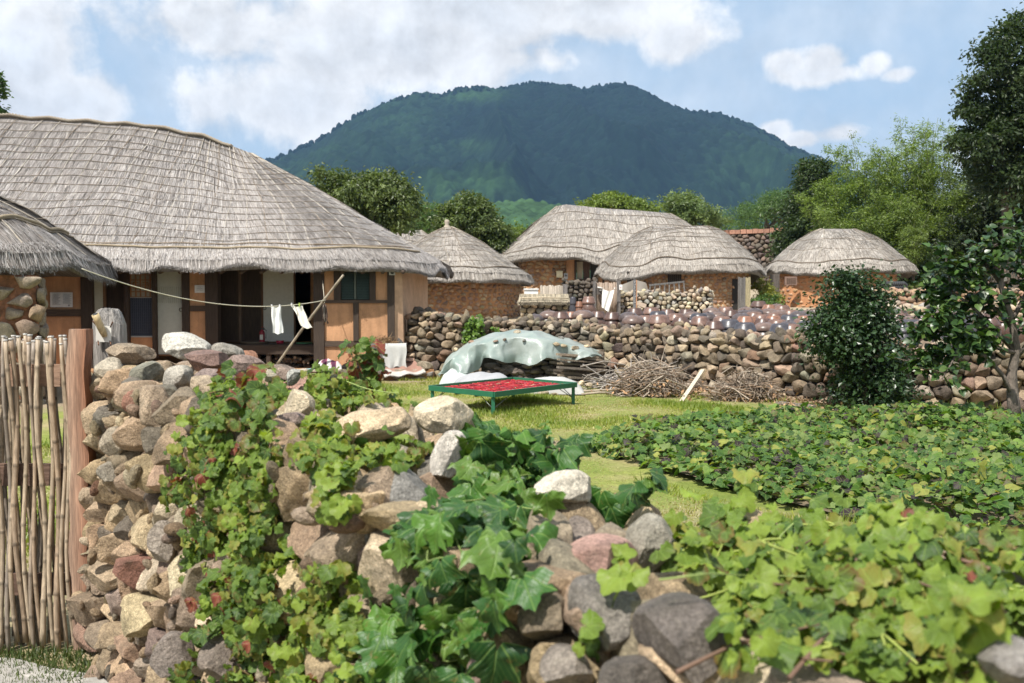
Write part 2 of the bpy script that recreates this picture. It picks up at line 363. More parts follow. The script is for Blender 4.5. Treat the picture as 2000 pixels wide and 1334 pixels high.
# ------------------------------------------------------------------ stones
def clip_poly(poly, n, d):
    """keep p.n <= d"""
    out = []; m = len(poly)
    for i in range(m):
        a = poly[i]; b = poly[(i + 1) % m]; da = a[0] * n[0] + a[1] * n[1] - d; db = b[0] * n[0] + b[1] * n[1] - d
        if da <= 0: out.append(a)
        if (da < 0 < db) or (db < 0 < da):
            t = da / (da - db); out.append((a[0] + (b[0] - a[0]) * t, a[1] + (b[1] - a[1]) * t))
    return out
def cells(L, v0, v1, sx, sy, seed, grow=0.0, aniso=None):
    """irregular courses of stones: centres and half planes of each cell. sx, sy may be functions of (u, v)"""
    r = random.Random(seed); pts = []; v = 0.0
    H = max(v1(u) for u in np.linspace(0, L, 30)); base = min(v0(u) for u in np.linspace(0, L, 30))
    v = base
    v -= sy(0, v)
    while v < H + sy(0, H):
        hh = sy(0, v) * r.uniform(.75, 1.3); u = r.uniform(-2, -1) * sx(0, v)
        while u < L + 2 * sx(0, v):
            w = sx(u, v) * r.choice([.6, .8, 1, 1, 1.25, 1.6]); uu = u + w / 2 + r.uniform(-.12, .12) * w; vv = v + hh / 2 + r.uniform(-.32, .32) * hh + .25 * hh * sin(u * 1.7 + seed)
            if -w < uu < L + w and v0(uu) - hh < vv < v1(uu) + hh: pts.append((uu, vv, w, hh, 0 < uu < L and v0(uu) < vv < v1(uu) + .1 * hh))
            u += w
        v += hh
    k = (sx(0, H / 2) / sy(0, H / 2)) ** .8
    P = np.array([(p[0], p[1]) for p in pts]); out = []
    for i, (u, vv, w, hh, ok) in enumerate(pts):
        if not ok: continue
        D = P - P[i]; near = np.where((abs(D[:, 0]) < 4.2 * sx(u, vv)) & (abs(D[:, 1]) < 3.6 * sy(u, vv)))[0]
        poly = [(-w * 1.2, -hh * 1.3), (w * 1.2, -hh * 1.3), (w * 1.2, hh * 1.3), (-w * 1.2, hh * 1.3)]
        for j in near:
            if j == i: continue
            dx, dy = D[j]; nx, ny = dx / k, dy * k; dd = (nx * dx + ny * dy) / 2
            poly = clip_poly(poly, (nx, ny), dd)
            if len(poly) < 3: break
        if len(poly) >= 3:
            poly = clip_poly(poly, (0, 1), max(.02, v1(u) - vv + .02)); poly = clip_poly(poly, (-1, 0), u + .03); poly = clip_poly(poly, (1, 0), L - u + .03)
            if len(poly) >= 3: out.append((u, vv, poly))
    return out
def stone_geo(level, poly, depth, r, gap=.006, k=16, p=3.6, facets=7, rough=.06, back=.6, cut=.56):
    """local frame: x along, y outward, z up"""
    D, F = ico(level); poly = np.array(poly); c = poly.mean(0); q = poly - c
    N = []; d = []
    for i in range(len(q)):
        a = q[i]; b = q[(i + 1) % len(q)]; e = b - a; l = np.hypot(*e)
        if l < 1e-4: continue
        n = np.array([e[1], -e[0]]) / l; dist = n @ a
        if dist < 0: n = -n; dist = -dist
        N.append(n); d.append(max(dist - gap, .012))
    N = np.array(N); d = np.array(d)
    pl = D[:, [0, 2]]; ln = np.linalg.norm(pl, axis=1) + 1e-6; dr = pl / ln[:, None]
    s = np.clip(dr @ N.T, 0, None) / d; rad = (np.sum(s ** k, 1) + 1e-9) ** (-1 / k)
    size = math.sqrt(max(1e-5, abs(np.mean(rad)) ** 2))
    rad = np.minimum(rad, size * 2.2)
    cz = D[:, 1]; rho = np.clip(1 - np.abs(cz) ** p, 0, 1) ** (1 / p)
    V = np.stack([rad * rho * dr[:, 0], np.where(cz > 0, depth, depth * back) * np.sign(cz) * np.abs(cz) ** .85, rad * rho * dr[:, 1]], 1)
    sd = int(r.integers(1e9)); V = V * (1 + 1.5 * rough * sn(V / size, 1.9, sd, 2, .5))[:, None]
    for _ in range(facets):
        n = r.normal(size=3); n[1] = abs(n[1]) + .25; n /= np.linalg.norm(n)
        h = V @ n; lim = h.max() * r.uniform(cut, .92); ex = np.clip(h - lim, 0, None); V = V - ex[:, None] * n
    nn = sn(V / size, 5.5, sd + 1, 4, .62); V = V * (1 + .30 * rough * nn)[:, None]
    V[:, 0] += c[0]; V[:, 2] += c[1]
    return V, F
PAL = {'hutstone': [((.26, .21, .155), 4), ((.20, .16, .12), 3), ((.30, .25, .19), 2), ((.24, .155, .11), 2)],
       'near': [((.46, .345, .215), 7), ((.39, .285, .18), 7), ((.34, .27, .19), 5), ((.38, .255, .17), 2.5), ((.27, .205, .145), 3), ((.33, .175, .115), .5), ((.20, .165, .13), 1.5), ((.54, .44, .31), 3)],
       'far': [((.25, .19, .13), 4), ((.18, .14, .10), 5), ((.33, .25, .17), 3), ((.11, .09, .07), 4), ((.23, .145, .10), .8), ((.34, .29, .22), 1.5)],
       'dark': [((.085, .07, .055), 3), ((.11, .09, .07), 3), ((.06, .055, .045), 2), ((.14, .11, .08), 1)],
       'fort': [((.15, .115, .09), 4), ((.12, .10, .085), 4), ((.19, .14, .11), 2)],
       'pale': [((.42, .34, .24), 4), ((.36, .30, .22), 3), ((.27, .25, .22), 3), ((.46, .40, .31), 2)],
       'mudstone': [((.36, .24, .15), 4), ((.30, .19, .13), 3), ((.42, .31, .2), 3), ((.25, .18, .14), 2)],
       'orange': [((.44, .27, .155), 4), ((.38, .23, .14), 3), ((.30, .2, .15), 1)]}
def pick(pal, r):
    p = PAL[pal]; w = np.array([q[1] for q in p], float); c = np.array(p[r.choice(len(p), p=w / w.sum())][0])
    return np.clip(c * r.uniform(.8, 1.2) * (1 + r.normal(size=3) * .03), .02, .7)
class Path:
    def __init__(s, pts):
        P = np.array(pts, float); 
        # Catmull-ish smoothing
        t = np.concatenate([[0], np.cumsum(np.linalg.norm(np.diff(P, axis=0), axis=1))]); tt = np.linspace(0, t[-1], 120)
        Q = np.stack([np.interp(tt, t, P[:, i]) for i in range(2)], 1)
        for _ in range(6): Q[1:-1] = (Q[:-2] + Q[1:-1] * 2 + Q[2:]) / 4
        s.P = Q; s.t = np.concatenate([[0], np.cumsum(np.linalg.norm(np.diff(Q, axis=0), axis=1))]); s.L = s.t[-1]
        T = np.gradient(Q, axis=0); s.T = T / np.linalg.norm(T, axis=1)[:, None]
    def p(s, u): return np.array([np.interp(u, s.t, s.P[:, 0]), np.interp(u, s.t, s.P[:, 1])])
    def tan(s, u):
        v = np.array([np.interp(u, s.t, s.T[:, 0]), np.interp(u, s.t, s.T[:, 1])]); return v / np.linalg.norm(v)
def face_map(path, side=1, batter=0.0, ztop=0):
    """maps (u, v) to a frame on the wall face; side=1: outward is to the right of the path direction"""
    def f(u, v):
        c = path.p(u); t = path.tan(u); n = np.array([t[1], -t[0]]) * side
        o = np.array([c[0], c[1], v]) - np.array([n[0], n[1], 0]) * batter * v
        return o, np.array([t[0], t[1], 0]), np.array([n[0], n[1], 0]), np.array([0, 0, 1.0])
    return f
def lay(parent, cl, fmap, level, depth, pal, mat, seed, limit=300, lift=.03, tilt=.12, lowlevel=None, gap=.006, rough=.06, keep=None, name='stone', depthfn=None, facets=7, scorefn=None):
    """one stone per cell; the largest in view become parts, the rest one joined part"""
    r = np.random.default_rng(seed); items = []
    for (u, v, poly) in cl:
        o, X, Y, Z = fmap(u, v)
        pa = np.array(poly); sz = math.sqrt(max(1e-5, .5 * abs(np.sum(pa[:, 0] * np.roll(pa[:, 1], -1) - pa[:, 1] * np.roll(pa[:, 0], -1)))))
        px, py, f = proj(o); vis = (-40 < px < 2040) and (-40 < py < 1380)
        sc = sz / f * FOC * (1 if vis else .02)
        if scorefn: sc *= scorefn(px, py)
        items.append((sc, u, v, poly, o, X, Y, Z, sz))
    items.sort(key=lambda q: -q[0]); allV = []; allF = []; n0 = 0; rest = MB()
    for i, (sc, u, v, poly, o, X, Y, Z, sz) in enumerate(items):
        part = i < limit and sc > (keep or 0)
        lv = level if part else (lowlevel if lowlevel is not None else max(1, level - 1))
        dp = depth * r.uniform(.8, 1.2) if depthfn is None else depthfn(sz) * r.uniform(.8, 1.15)
        V, F = stone_geo(lv, poly, dp, r, gap, rough=rough, facets=facets)
        a, b2, c2 = r.normal(size=3) * tilt
        Rm = np.array(Matrix.Rotation(a * .5, 3, 'Y') @ Matrix.Rotation(b2, 3, 'X') @ Matrix.Rotation(c2, 3, 'Z'))
        V = V @ Rm.T; V[:, 1] += r.normal() * lift
        W = o + V[:, :1] * X + V[:, 1:2] * Y + V[:, 2:3] * Z
        col = pick(pal, r)
        if part:
            o = obj(name, W, F, mat, parent, col=col, center=True); o.data.set_sharp_from_angle(angle=math.radians(32 if lv > 2 else 45))
        else: rest.add(W, F, col)
        allV.append(W); allF.append(F + n0); n0 += len(W)
    if rest.n: rest.build('rubble_stones' if name == 'stone' else name + '_mass', mat, parent, True, kind='stuff')
    return np.vstack(allV), np.vstack(allF)
def core(parent, path, z0, z1fn, thick, mat, side=1, name='wall_core', inset=.05, batter=0):
    us = np.linspace(0, path.L, 60); mb = MB(); V = []
    for u in us:
        c = path.p(u); t = path.tan(u); n = np.array([t[1], -t[0]]) * side; zt = z1fn(u)
        for off, z in ((inset, z0), (inset + batter * zt, zt), (thick - inset - batter * zt, zt), (thick - inset, z0)):
            q = c - n * off; V.append((q[0], q[1], z))
    n = len(us); F = []
    for i in range(n - 1):
        for k in range(3): a = i * 4 + k; F.append((a, a + 1, a + 5, a + 4))
    F.append((0, 1, 2, 3)); m = (n - 1) * 4; F.append((m, m + 3, m + 2, m + 1))
    return obj(name, np.array(V), np.array(F), mat, parent, smooth=False)

# ------------------------------------------------------------------ thatched roofs
class Roof:
    def __init__(s, cx, cy, a, b, ra, ze, H, n=4, k=.4, sag=0.0, yaw=0, seed=1, lump=.05, wave=.06, ridgefn=None, lip=.24):
        s.__dict__.update(cx=cx, cy=cy, a=a, b=b, ra=ra, ze=ze, H=H, k=k, sag=sag, yaw=yaw, seed=seed, lump=lump, wave=wave, ridgefn=ridgefn, lip=lip)
        th = np.linspace(-pi, pi, 2001); c, q = np.cos(th), np.sin(th)
        E = np.stack([a * np.sign(c) * np.abs(c) ** (2 / n), b * np.sign(q) * np.abs(q) ** (2 / n)], 1)
        s.l = np.concatenate([[0], np.cumsum(np.linalg.norm(np.diff(E, axis=0), axis=1))]); s.E = E; s.per = s.l[-1]
    def pt(s, S, t, off=0.0, drop=0.0):
        """S: metres along the eave, t: 0 eave .. 1 ridge"""
        S = np.asarray(S, float) % s.per; t = np.asarray(t, float)
        ex = np.interp(S, s.l, s.E[:, 0]); ey = np.interp(S, s.l, s.E[:, 1])
        rx = ex * .98 / (1 + np.abs(ex * .98 / s.ra) ** 3.5) ** (1 / 3.5); tt = np.clip(t, 0, 1); out = np.clip(-t, 0, None)
        x = ex * (1 - tt) + rx * tt; y = ey * (1 - tt)
        pr = (1 - s.k) * tt + s.k * np.sin(tt * pi / 2)
        rz = s.H * (1 - s.sag * (x / max(s.a, .1)) ** 2)
        if s.ridgefn is not None: rz = rz + s.ridgefn(x + s.cx)
        Q = np.stack([x + s.cx, y + s.cy], -1)
        w = s.wave * (sn(Q, 1.1, s.seed, 2) + .5 * sn(Q, 3.5, s.seed + 3, 1)) * (1 - tt)
        z = s.ze + rz * pr + w + s.lump * sn(Q, 1.6, s.seed + 5, 3) * np.minimum(1, 3 * (1 - tt) + .3) - drop
        l = np.hypot(ex / s.a, ey / s.b) + 1e-6; ux, uy = ex / s.a / l, ey / s.b / l
        nx, nz = .55, .8
        x = x + ux * off * nx; y = y + uy * off * nx; z = z + off * nz
        if s.yaw:
            ca, sa = cos(s.yaw), sin(s.yaw); x, y = x * ca - y * sa, x * sa + y * ca
        return np.stack([x + s.cx, y + s.cy, z], -1)
    def surface(s, parent, ns=140, nt=16):
        rings = [('in', .78, .0), ('in', .93, .16), ('lip', 1, s.lip), ('lip', 1, s.lip * .5)]
        S = np.linspace(0, s.per, ns, endpoint=False); V = []; U = []
        for kind, f, dr in rings:
            P = s.pt(S, np.zeros(ns), 0.0, dr)
            if kind == 'in':
                c = np.array([s.cx, s.cy]); P[:, :2] = c + (P[:, :2] - c) * f; P[:, 2] += .1
            V.append(P); U.append(np.stack([S, np.full(ns, -dr * 2 - (1 - f))], 1))
        for t in np.linspace(0, 1, nt):
            V.append(s.pt(S, np.full(ns, t))); U.append(np.stack([S, np.full(ns, t * (s.b + s.H) * .8)], 1))
        V = np.vstack(V); U = np.vstack(U); m = len(rings) + nt; i = np.arange(m - 1)[:, None] * ns; j = np.arange(ns)[None]; k = (j + 1) % ns
        F = np.stack([i + j, i + k, i + ns + k, i + ns + j], -1).reshape(-1, 4)
        return obj('thatch_layer', V, F, M_THATCH, parent, uv=U)
    def front(s, S):
        P = s.pt(S, np.zeros(len(S))); return P
    def strands(s, parent, n, w=.016, ln=.34, seed=0, fringe=6000, only_front=True, cols=None, fl=.26):
        r = np.random.default_rng(seed + 99); cols = np.array(cols or [(.40, .355, .31), (.30, .26, .22), (.50, .455, .40), (.20, .165, .14), (.44, .37, .29)])
        def sel(m):
            S = r.uniform(0, s.per, m * 3)
            if only_front:
                P = s.pt(S, np.zeros(len(S))); q = (P[:, 1] < s.cy + s.b * .75) | (P[:, 0] * np.sign(-s.cx) > s.cx * np.sign(-s.cx) + s.a * .9); S = S[q]
            return S[:m]
        S = sel(n); n = len(S); t0 = 1 - np.sqrt(r.uniform(0, 1, n)) * 1.0; t0 = np.clip(t0 + .02, .02, 1)
        run = math.hypot(s.b, s.H); dl = ln * r.uniform(.5, 1.3, n) / run
        ds = r.normal(size=n) * .035
        A = s.pt(S, t0, .004 + r.uniform(0, .012, n)); B = s.pt(S + ds, np.clip(t0 - dl, 0, 1), .02 + np.abs(r.normal(size=n)) * .018)
        m = fringe; S2 = sel(m); m = len(S2)
        tt = r.uniform(0, .07, m); A2 = s.pt(S2, tt, .03 + r.uniform(0, .03, m)); S3 = S2 + r.normal(size=m) * .025
        B2 = s.pt(S3, np.zeros(m), .16 + r.uniform(0, .08, m), s.lip * .6 + fl * np.clip(r.normal(.5, .12, m), .1, 1.1) + .12 + .04 * sn(np.stack([S3, S3], 1), 2.3, seed, 2))
        A = np.vstack([A, A2]); B = np.vstack([B, B2]); N = len(A)
        # width direction horizontal, across the strand
        d = B - A; W = np.stack([d[:, 1], -d[:, 0], np.zeros(N)], 1); e = W / (np.linalg.norm(W, axis=1)[:, None] + 1e-6)
        ww = (w * r.uniform(.5, 1.3, N))[:, None] / 2
        V = np.stack([A - e * ww, A + e * ww, B + e * ww * .6, B - e * ww * .6], 1).reshape(-1, 3)
        F = np.arange(4 * N).reshape(-1, 4); cc = cols[r.integers(len(cols), size=N)] * r.uniform(.75, 1.2, (N, 1))
        return obj('straw', V, F, M_STRAW, parent, col=np.repeat(cc, 4, 0), smooth=False, kind='stuff')
    def rope(s, parent, S, t, rad=.013, col=(.20, .165, .125), seg=4, name='rope', off=None):
        P = s.pt(np.asarray(S), np.asarray(t), rad * 1.2 + .022 if off is None else off); mb = MB(); mb.tube(P, rad, seg, col, cap=False)
        return mb.build(name, M_ROPE, parent, True)
    def ropes(s, parent, rings, downs, rad=.012, S0=0, S1=None, skew=.6, col=(.22, .18, .14), light=(.42, .37, .3), seed=0, scallop=.012):
        r = random.Random(seed); S1 = s.per if S1 is None else S1
        for t in rings:
            S = np.linspace(S0, S1, max(60, int((S1 - S0) * 7))); ph = r.uniform(0, 6)
            per = s.per / max(3, round(s.per / 3.1))
            saw = np.abs(((S / per + ph * .02) % 1) - .5) * 2
            s.rope(parent, S, t + scallop * (saw - .5) * 2 + .004 * np.sin(S * 5 + ph), rad * r.uniform(.8, 1.1), col)
        for u in np.linspace(S0, S1, downs, endpoint=False):
            t = np.linspace(.07, .985, 26); u = u + r.uniform(-.2, .2); k = skew * r.choice([-1, 1, 1]) * r.uniform(.5, 1)
            s.rope(parent, u + k * (1 - t) + .03 * np.sin(t * 14 + u), t, rad * .85, light if r.random() < .6 else col)

# ------------------------------------------------------------------ foliage
def rhomb(Pn, nrm, tip, size, aspect=.5, bend=.12):
    """n leaves of four vertices"""
    n = len(Pn); z = nrm / (np.linalg.norm(nrm, axis=1)[:, None] + 1e-9)
    y = tip - (tip * z).sum(1)[:, None] * z; y /= np.linalg.norm(y, axis=1)[:, None] + 1e-9; x = np.cross(y, z)
    s = np.asarray(size)[:, None] if np.ndim(size) else np.full((n, 1), size)
    V = np.stack([Pn, Pn + s * (.5 * y + aspect * .5 * x + bend * z), Pn + s * y, Pn + s * (.5 * y - aspect * .5 * x + bend * z)], 1)
    return V.reshape(-1, 3), np.stack([[(0, 1, 2), (0, 2, 3)]] * 1)[0][None].repeat(n, 0).reshape(n, 6) if False else np.arange(4 * n).reshape(-1, 4)
def unit(a): return a / (np.linalg.norm(a, axis=-1)[..., None] + 1e-9)
def crown(ells, n, size, col, seed, aspect=.5, clump=None, per=26, shell=.55, col2=None, up=.6, droop=0.0, gap=0.3):
    """leaves gathered in clumps through a union of ellipsoids (cx,cy,cz,rx,ry,rz)"""
    r = np.random.default_rng(seed); E = np.array(ells, float); vol = (E[:, 3] * E[:, 4] * E[:, 5]) ** .67; k = max(6, n // per)
    e = E[r.choice(len(E), size=k, p=vol / vol.sum())]; d = unit(r.normal(size=(k, 3))); rad = r.uniform(shell, 1.03, k) * (1 + .16 * sn(d * 2 + e[:, :3], 2.0, seed, 2))
    cc = e[:, :3] + d * e[:, 3:] * rad[:, None]
    sel = sn(cc, 1.6 / max(.4, E[:, 3].mean()) * 2, seed + 4, 2) > -1 + gap; cc = cc[sel]; d = d[sel]; k = len(cc)
    cr = clump or E[:, 3].mean() * .16
    crr = cr * r.uniform(.6, 1.4, k); m = n // max(k, 1)
    P = cc[:, None] + r.normal(size=(k, m, 3)) * crr[:, None, None] * np.array([1, 1, .6]); P[..., 2] -= droop * r.uniform(0, 1, (k, m)) * cr
    nd = unit(d[:, None] * .5 + np.array([0, 0, up]) + r.normal(size=(k, m, 3)) * .55)
    tip = unit(d[:, None] + r.normal(size=(k, m, 3)) * .7 + np.array([0, 0, -.25 - droop]))
    P = P.reshape(-1, 3); nd = nd.reshape(-1, 3); tip = tip.reshape(-1, 3)
    V, F = rhomb(P, nd, tip, size * r.uniform(.6, 1.3, len(P)), aspect)
    c = np.array(col); c2 = np.array(col2 if col2 is not None else c * 1.5)
    q = (r.uniform(0, 1, k) ** 1.5)[:, None, None]; K = (c * (1 - q) + c2 * q) * r.uniform(.7, 1.3, (k, m, 1)); K = K.reshape(-1, 3)
    return V, F, np.repeat(K, 4, 0), cc
def tree(name, base, ells, n, size, col, label, seed, tr=.18, aspect=.5, col2=None, mat=None, bark=(.11, .09, .07), group=None, cat='tree', clump=None, limbs=12, per=26, shell=.5, up=.6, droop=0, gap=.3):
    base = np.array(base, float); t = thing(name, base, label, cat, group)
    V, F, K, cc = crown(ells, n, size, col, seed, aspect, clump, per, shell, col2, up, droop, gap)
    obj('crown', V, F, mat or M_LEAF, t, col=K, smooth=False)
    r = random.Random(seed); mb = MB(); E = np.array(ells); mid = np.array([E[:, 0].mean(), E[:, 1].mean(), E[:, 2].mean()])
    top = base + (mid - base) * .75; bend = np.array([r.uniform(-.2, .2), r.uniform(-.1, .1), 0])
    tp = [base + (top - base) * q + bend * sin(q * pi) for q in np.linspace(0, 1, 8)]
    mb.tube(tp, np.linspace(tr, tr * .5, 8), 8, bark)
    order = list(range(len(cc))); r.shuffle(order)
    for i in order[:limbs]:
        a = tp[r.randint(3, 7)]; b = cc[i]; m = (a + b) / 2 + np.array([r.uniform(-.2, .2), r.uniform(-.2, .2), .15]) * np.linalg.norm(b - a) * .5
        mb.tube([a, (a + m) / 2, m, (m + b) / 2, b], np.linspace(tr * .4, tr * .08, 5), 5, bark)
    mb.build('trunk', M_BARK, t, True)
    return t, cc
# palmate leaves
def leaf_mesh(name, keys, col, mat, N=32, rings=2, droop=.22, fold=.12, wav=.05, seed=0, tooth=0.0, base=.34, edge=None, double=None):
    r = np.random.default_rng(seed); th = np.linspace(-pi, pi, N, endpoint=False); kd = np.radians([k[0] for k in keys]); kr = [k[1] for k in keys]
    R0 = np.interp(np.abs(th), kd, kr) * (1 + r.normal(size=N) * .025)
    R0 = R0 * (1 + tooth * np.where(np.arange(N) % 2 == 0, 1, -1))
    V = [(0, base, 0)]; 
    for q in range(1, rings + 1):
        f = q / rings
        for a, rr in zip(th, R0): V.append((rr * f * sin(a) * .9, base + rr * f * cos(a) * (1 - base) if cos(a) > 0 else base + rr * f * cos(a) * .9, 0))
    V = np.array(V); F3 = [(0, 1 + (i + 1) % N, 1 + i) for i in range(N)]; F4 = []
    for q in range(1, rings):
        a = 1 + (q - 1) * N; b = a + N
        for i in range(N): j = (i + 1) % N; F4.append((a + i, a + j, b + j, b + i))
    uv = V[:, :2].copy()
    rr = np.hypot(V[:, 0], V[:, 1] - base)
    V[:, 2] = -droop * V[:, 1] ** 2 + fold * np.abs(V[:, 0]) - .25 * fold + wav * sn(V[:, :2], 7, seed, 2) * rr - .25 * droop * V[:, 0] ** 2
    K = np.tile(np.array(col, float), (len(V), 1)) * (1 + r.normal() * .06)
    if edge is not None:
        e = np.clip((rr / (rr.max()) - .45) * 2, 0, 1)[:, None] * np.clip(r.uniform(0.2, 1), 0, 1); K = K * (1 - e) + np.array(edge) * e
    fs = [np.array(F3)] + ([np.array(F4)] if F4 else [])
    return mesh_np(name, V, fs, mat, K, uv, True), (V, fs, K, uv)
def frames(n, tip):
    z = unit(n); y = unit(tip - (tip * z).sum(-1)[..., None] * z); x = np.cross(y, z); return x, y, z
def plant_leaves(parent, meshes, P, n, tip, size, seed, limit=300, name='leaf'):
    """first `limit` (largest in view) as parts that share meshes, the rest joined"""
    r = np.random.default_rng(seed); x, y, z = frames(n, tip); px, py, f = proj(P)
    sc = size / f * FOC * np.where((px > -30) & (px < 2030) & (py < 1370), 1, .01); od = np.argsort(-sc); org = ORG[parent.name]; mb = MB()
    pickm = r.integers(len(meshes), size=len(P))
    for c, i in enumerate(od):
        me, (V, fs, K, uv) = meshes[pickm[i]]
        if c < limit:
            o = bpy.data.objects.new(name, me); C.objects.link(o); o.parent = parent
            M = Matrix(((x[i][0] * size[i], y[i][0] * size[i], z[i][0] * size[i], P[i][0] - org[0]), (x[i][1] * size[i], y[i][1] * size[i], z[i][1] * size[i], P[i][1] - org[1]), (x[i][2] * size[i], y[i][2] * size[i], z[i][2] * size[i], P[i][2] - org[2]), (0, 0, 0, 1)))
            o.matrix_local = M
        else:
            W = P[i] + size[i] * (V[:, :1] * x[i] + V[:, 1:2] * y[i] + V[:, 2:3] * z[i]); mb.add(W, fs, K * r.uniform(.8, 1.2), uv)
    if mb.n: mb.build('leaves' if name == 'leaf' else name + '_mass', meshes[0][0].materials[0], parent, True, kind='stuff')
def inpoly(px, py, poly):
    c = False; j = len(poly) - 1
    for i in range(len(poly)):
        xi, yi = poly[i]; xj, yj = poly[j]
        if (yi > py) != (yj > py) and px < (xj - xi) * (py - yi) / (yj - yi) + xi: c = not c
        j = i
    return c
def ray(bvh, px, py):
    d = at(px, py, 1.0) - CAM; d /= np.linalg.norm(d); h = bvh.ray_cast(Vector(CAM), Vector(d), 60)
    return (np.array(h[0]), np.array(h[1])) if h[0] is not None else (None, None)
# ================================================================== LAND
WALLB = Path([(-2.27, 21.9), (-1.6, 21.7), (0.0, 21.2), (1.83, 20.3), (3.4, 18.2), (4.8, 16.3), (6.4, 15.3), (9.5, 14.8), (13, 14.6)])
def wall_y(x):
    i = np.argsort(WALLB.P[:, 0]); return np.interp(x, WALLB.P[i, 0], WALLB.P[i, 1])
def terr(x, y):
    """height of the raised yard behind the long wall"""
    return np.minimum(.45 + (np.asarray(y, float) - 18) * .045, 3.2) + .03 * sn(np.stack([x, y], -1), .8, 5, 2)
def grid_mesh(name, X, Y, Z, mat, **kw):
    ny, nx = X.shape; V = np.stack([X, Y, Z], -1).reshape(-1, 3); i = np.arange(ny - 1)[:, None] * nx; j = np.arange(nx - 1)[None]
    F = np.stack([i + j, i + j + 1, i + nx + j + 1, i + nx + j], -1).reshape(-1, 4)
    return obj(name, V, F, mat, **kw)
def make_ground_mat():
    m, t, b, o = new_mat('lawn_soil'); p = pos(t)
    g = t.mix(t.ramp(t.noise(p, .9, 5, .6), [(.35, 0), (.65, 1)]), (.15, .195, .04), (.25, .27, .07))
    n = t.noise(p, .55, 6, .62); dry = t.ramp(n, [(.49, 0), (.64, .8)])
    g = t.mix(dry, g, (.34, .27, .15)); g = t.mix(1.0, g, t.ramp(t.noise(p, 22, 5, .7), [(.3, .65), (.7, 1.25)]), 'MULTIPLY')
    sp = t.new('ShaderNodeSeparateXYZ'); t.link(p, sp.inputs[0]); x, y = sp.outputs[0], sp.outputs[1]
    soil = t.mix(1.0, (.30, .235, .16), t.ramp(t.noise(p, 14, 6, .7), [(.3, .6), (.7, 1.3)]), 'MULTIPLY')
    nn = t.math('MULTIPLY', t.math('SUBTRACT', t.noise(p, 1.6, 4), .5), 2.2)
    # trodden ground in front of the house, by the gate and along the foot of the long wall
    m1 = t.mapr(t.math('ADD', t.math('SUBTRACT', y, t.math('MULTIPLY', x, 1.05)), nn), 20.6, 22.6, 0, 1, True)
    m2 = t.mapr(t.math('ADD', y, nn), 8.6, 7.2, 0, .65, True)
    m3 = t.math('MULTIPLY', t.mapr(t.math('ADD', t.math('ADD', y, t.math('MULTIPLY', x, .78)), nn), 19.0, 20.2, 0, .9, True), t.mapr(x, .9, 1.8, 0, 1))
    k = t.math('MAXIMUM', m1, t.math('MAXIMUM', m2, m3), None, True)
    g = t.mix(k, g, soil)
    t.link(g, b.inputs['Base Color']); b.inputs['Roughness'].default_value = .95; b.inputs['Specular IOR Level'].default_value = .15
    bump(t, b, t.noise(p, 30, 6, .7), .7, .03); return m
M_LAWN = make_ground_mat()
ys = np.concatenate([np.linspace(-15, 30, 150), np.geomspace(31, 6000, 50)]); xs = np.concatenate([-np.geomspace(4500, 16, 30), np.linspace(-15, 15, 100), np.geomspace(16, 4500, 30)])
X, Y = np.meshgrid(xs, ys)
grid_mesh('ground', X, Y, np.where(Y < 60, .035 * sn(np.stack([X, Y], -1), .7, 3, 3), 0), M_LAWN, kind='structure')
M_YARD = mat_plain('yard_soil', (.36, .29, .20), .95, 1.2, .7, 1.2, 18, .6, .03, scale2=11)
xs = np.linspace(-2.4, 40, 110); X, q = np.meshgrid(xs, np.linspace(0, 1, 60)); Y0 = wall_y(X) + .28; Y = Y0 + (31 - Y0) * q; V1 = (X, Y, terr(X, Y))
grid_mesh('terrace', *V1, M_YARD, kind='structure')
X, Y = np.meshgrid(np.linspace(-70, 90, 80), np.concatenate([np.linspace(30.98, 80, 40), np.linspace(90, 600, 12)])); grid_mesh('upper_ground', X, Y, terr(X, Y), M_YARD, kind='structure')

# ------------------------------------------------------------------ mountain
def worley(P, cell, seed):
    r = np.random.default_rng(seed); T = r.uniform(0, 1, (256, 256, 3)); q = P / cell; i = np.floor(q).astype(int); best = np.full(len(P), 9.0); val = np.zeros(len(P))
    for dx in (-1, 0, 1):
        for dy in (-1, 0, 1):
            c = i + (dx, dy); t = T[c[:, 0] % 256, c[:, 1] % 256]; d = np.hypot(*(c + t[:, :2] - q).T); m = d < best; best = np.where(m, d, best); val = np.where(m, t[:, 2], val)
    return best, val
RY = 2600.0
sil = np.array([(-900, 640), (-300, 560), (100, 500), (350, 395), (450, 355), (510, 322), (560, 312), (620, 287), (660, 258), (700, 236), (760, 205), (815, 186), (862, 191), (900, 178), (935, 174), (970, 181), (1035, 169), (1090, 171), (1140, 179), (1175, 173), (1210, 168), (1245, 178), (1290, 202), (1330, 219), (1400, 227), (1450, 242), (1500, 266), (1540, 289), (1600, 312), (1680, 345), (1800, 400), (2000, 460), (2400, 520), (3000, 640)], float)
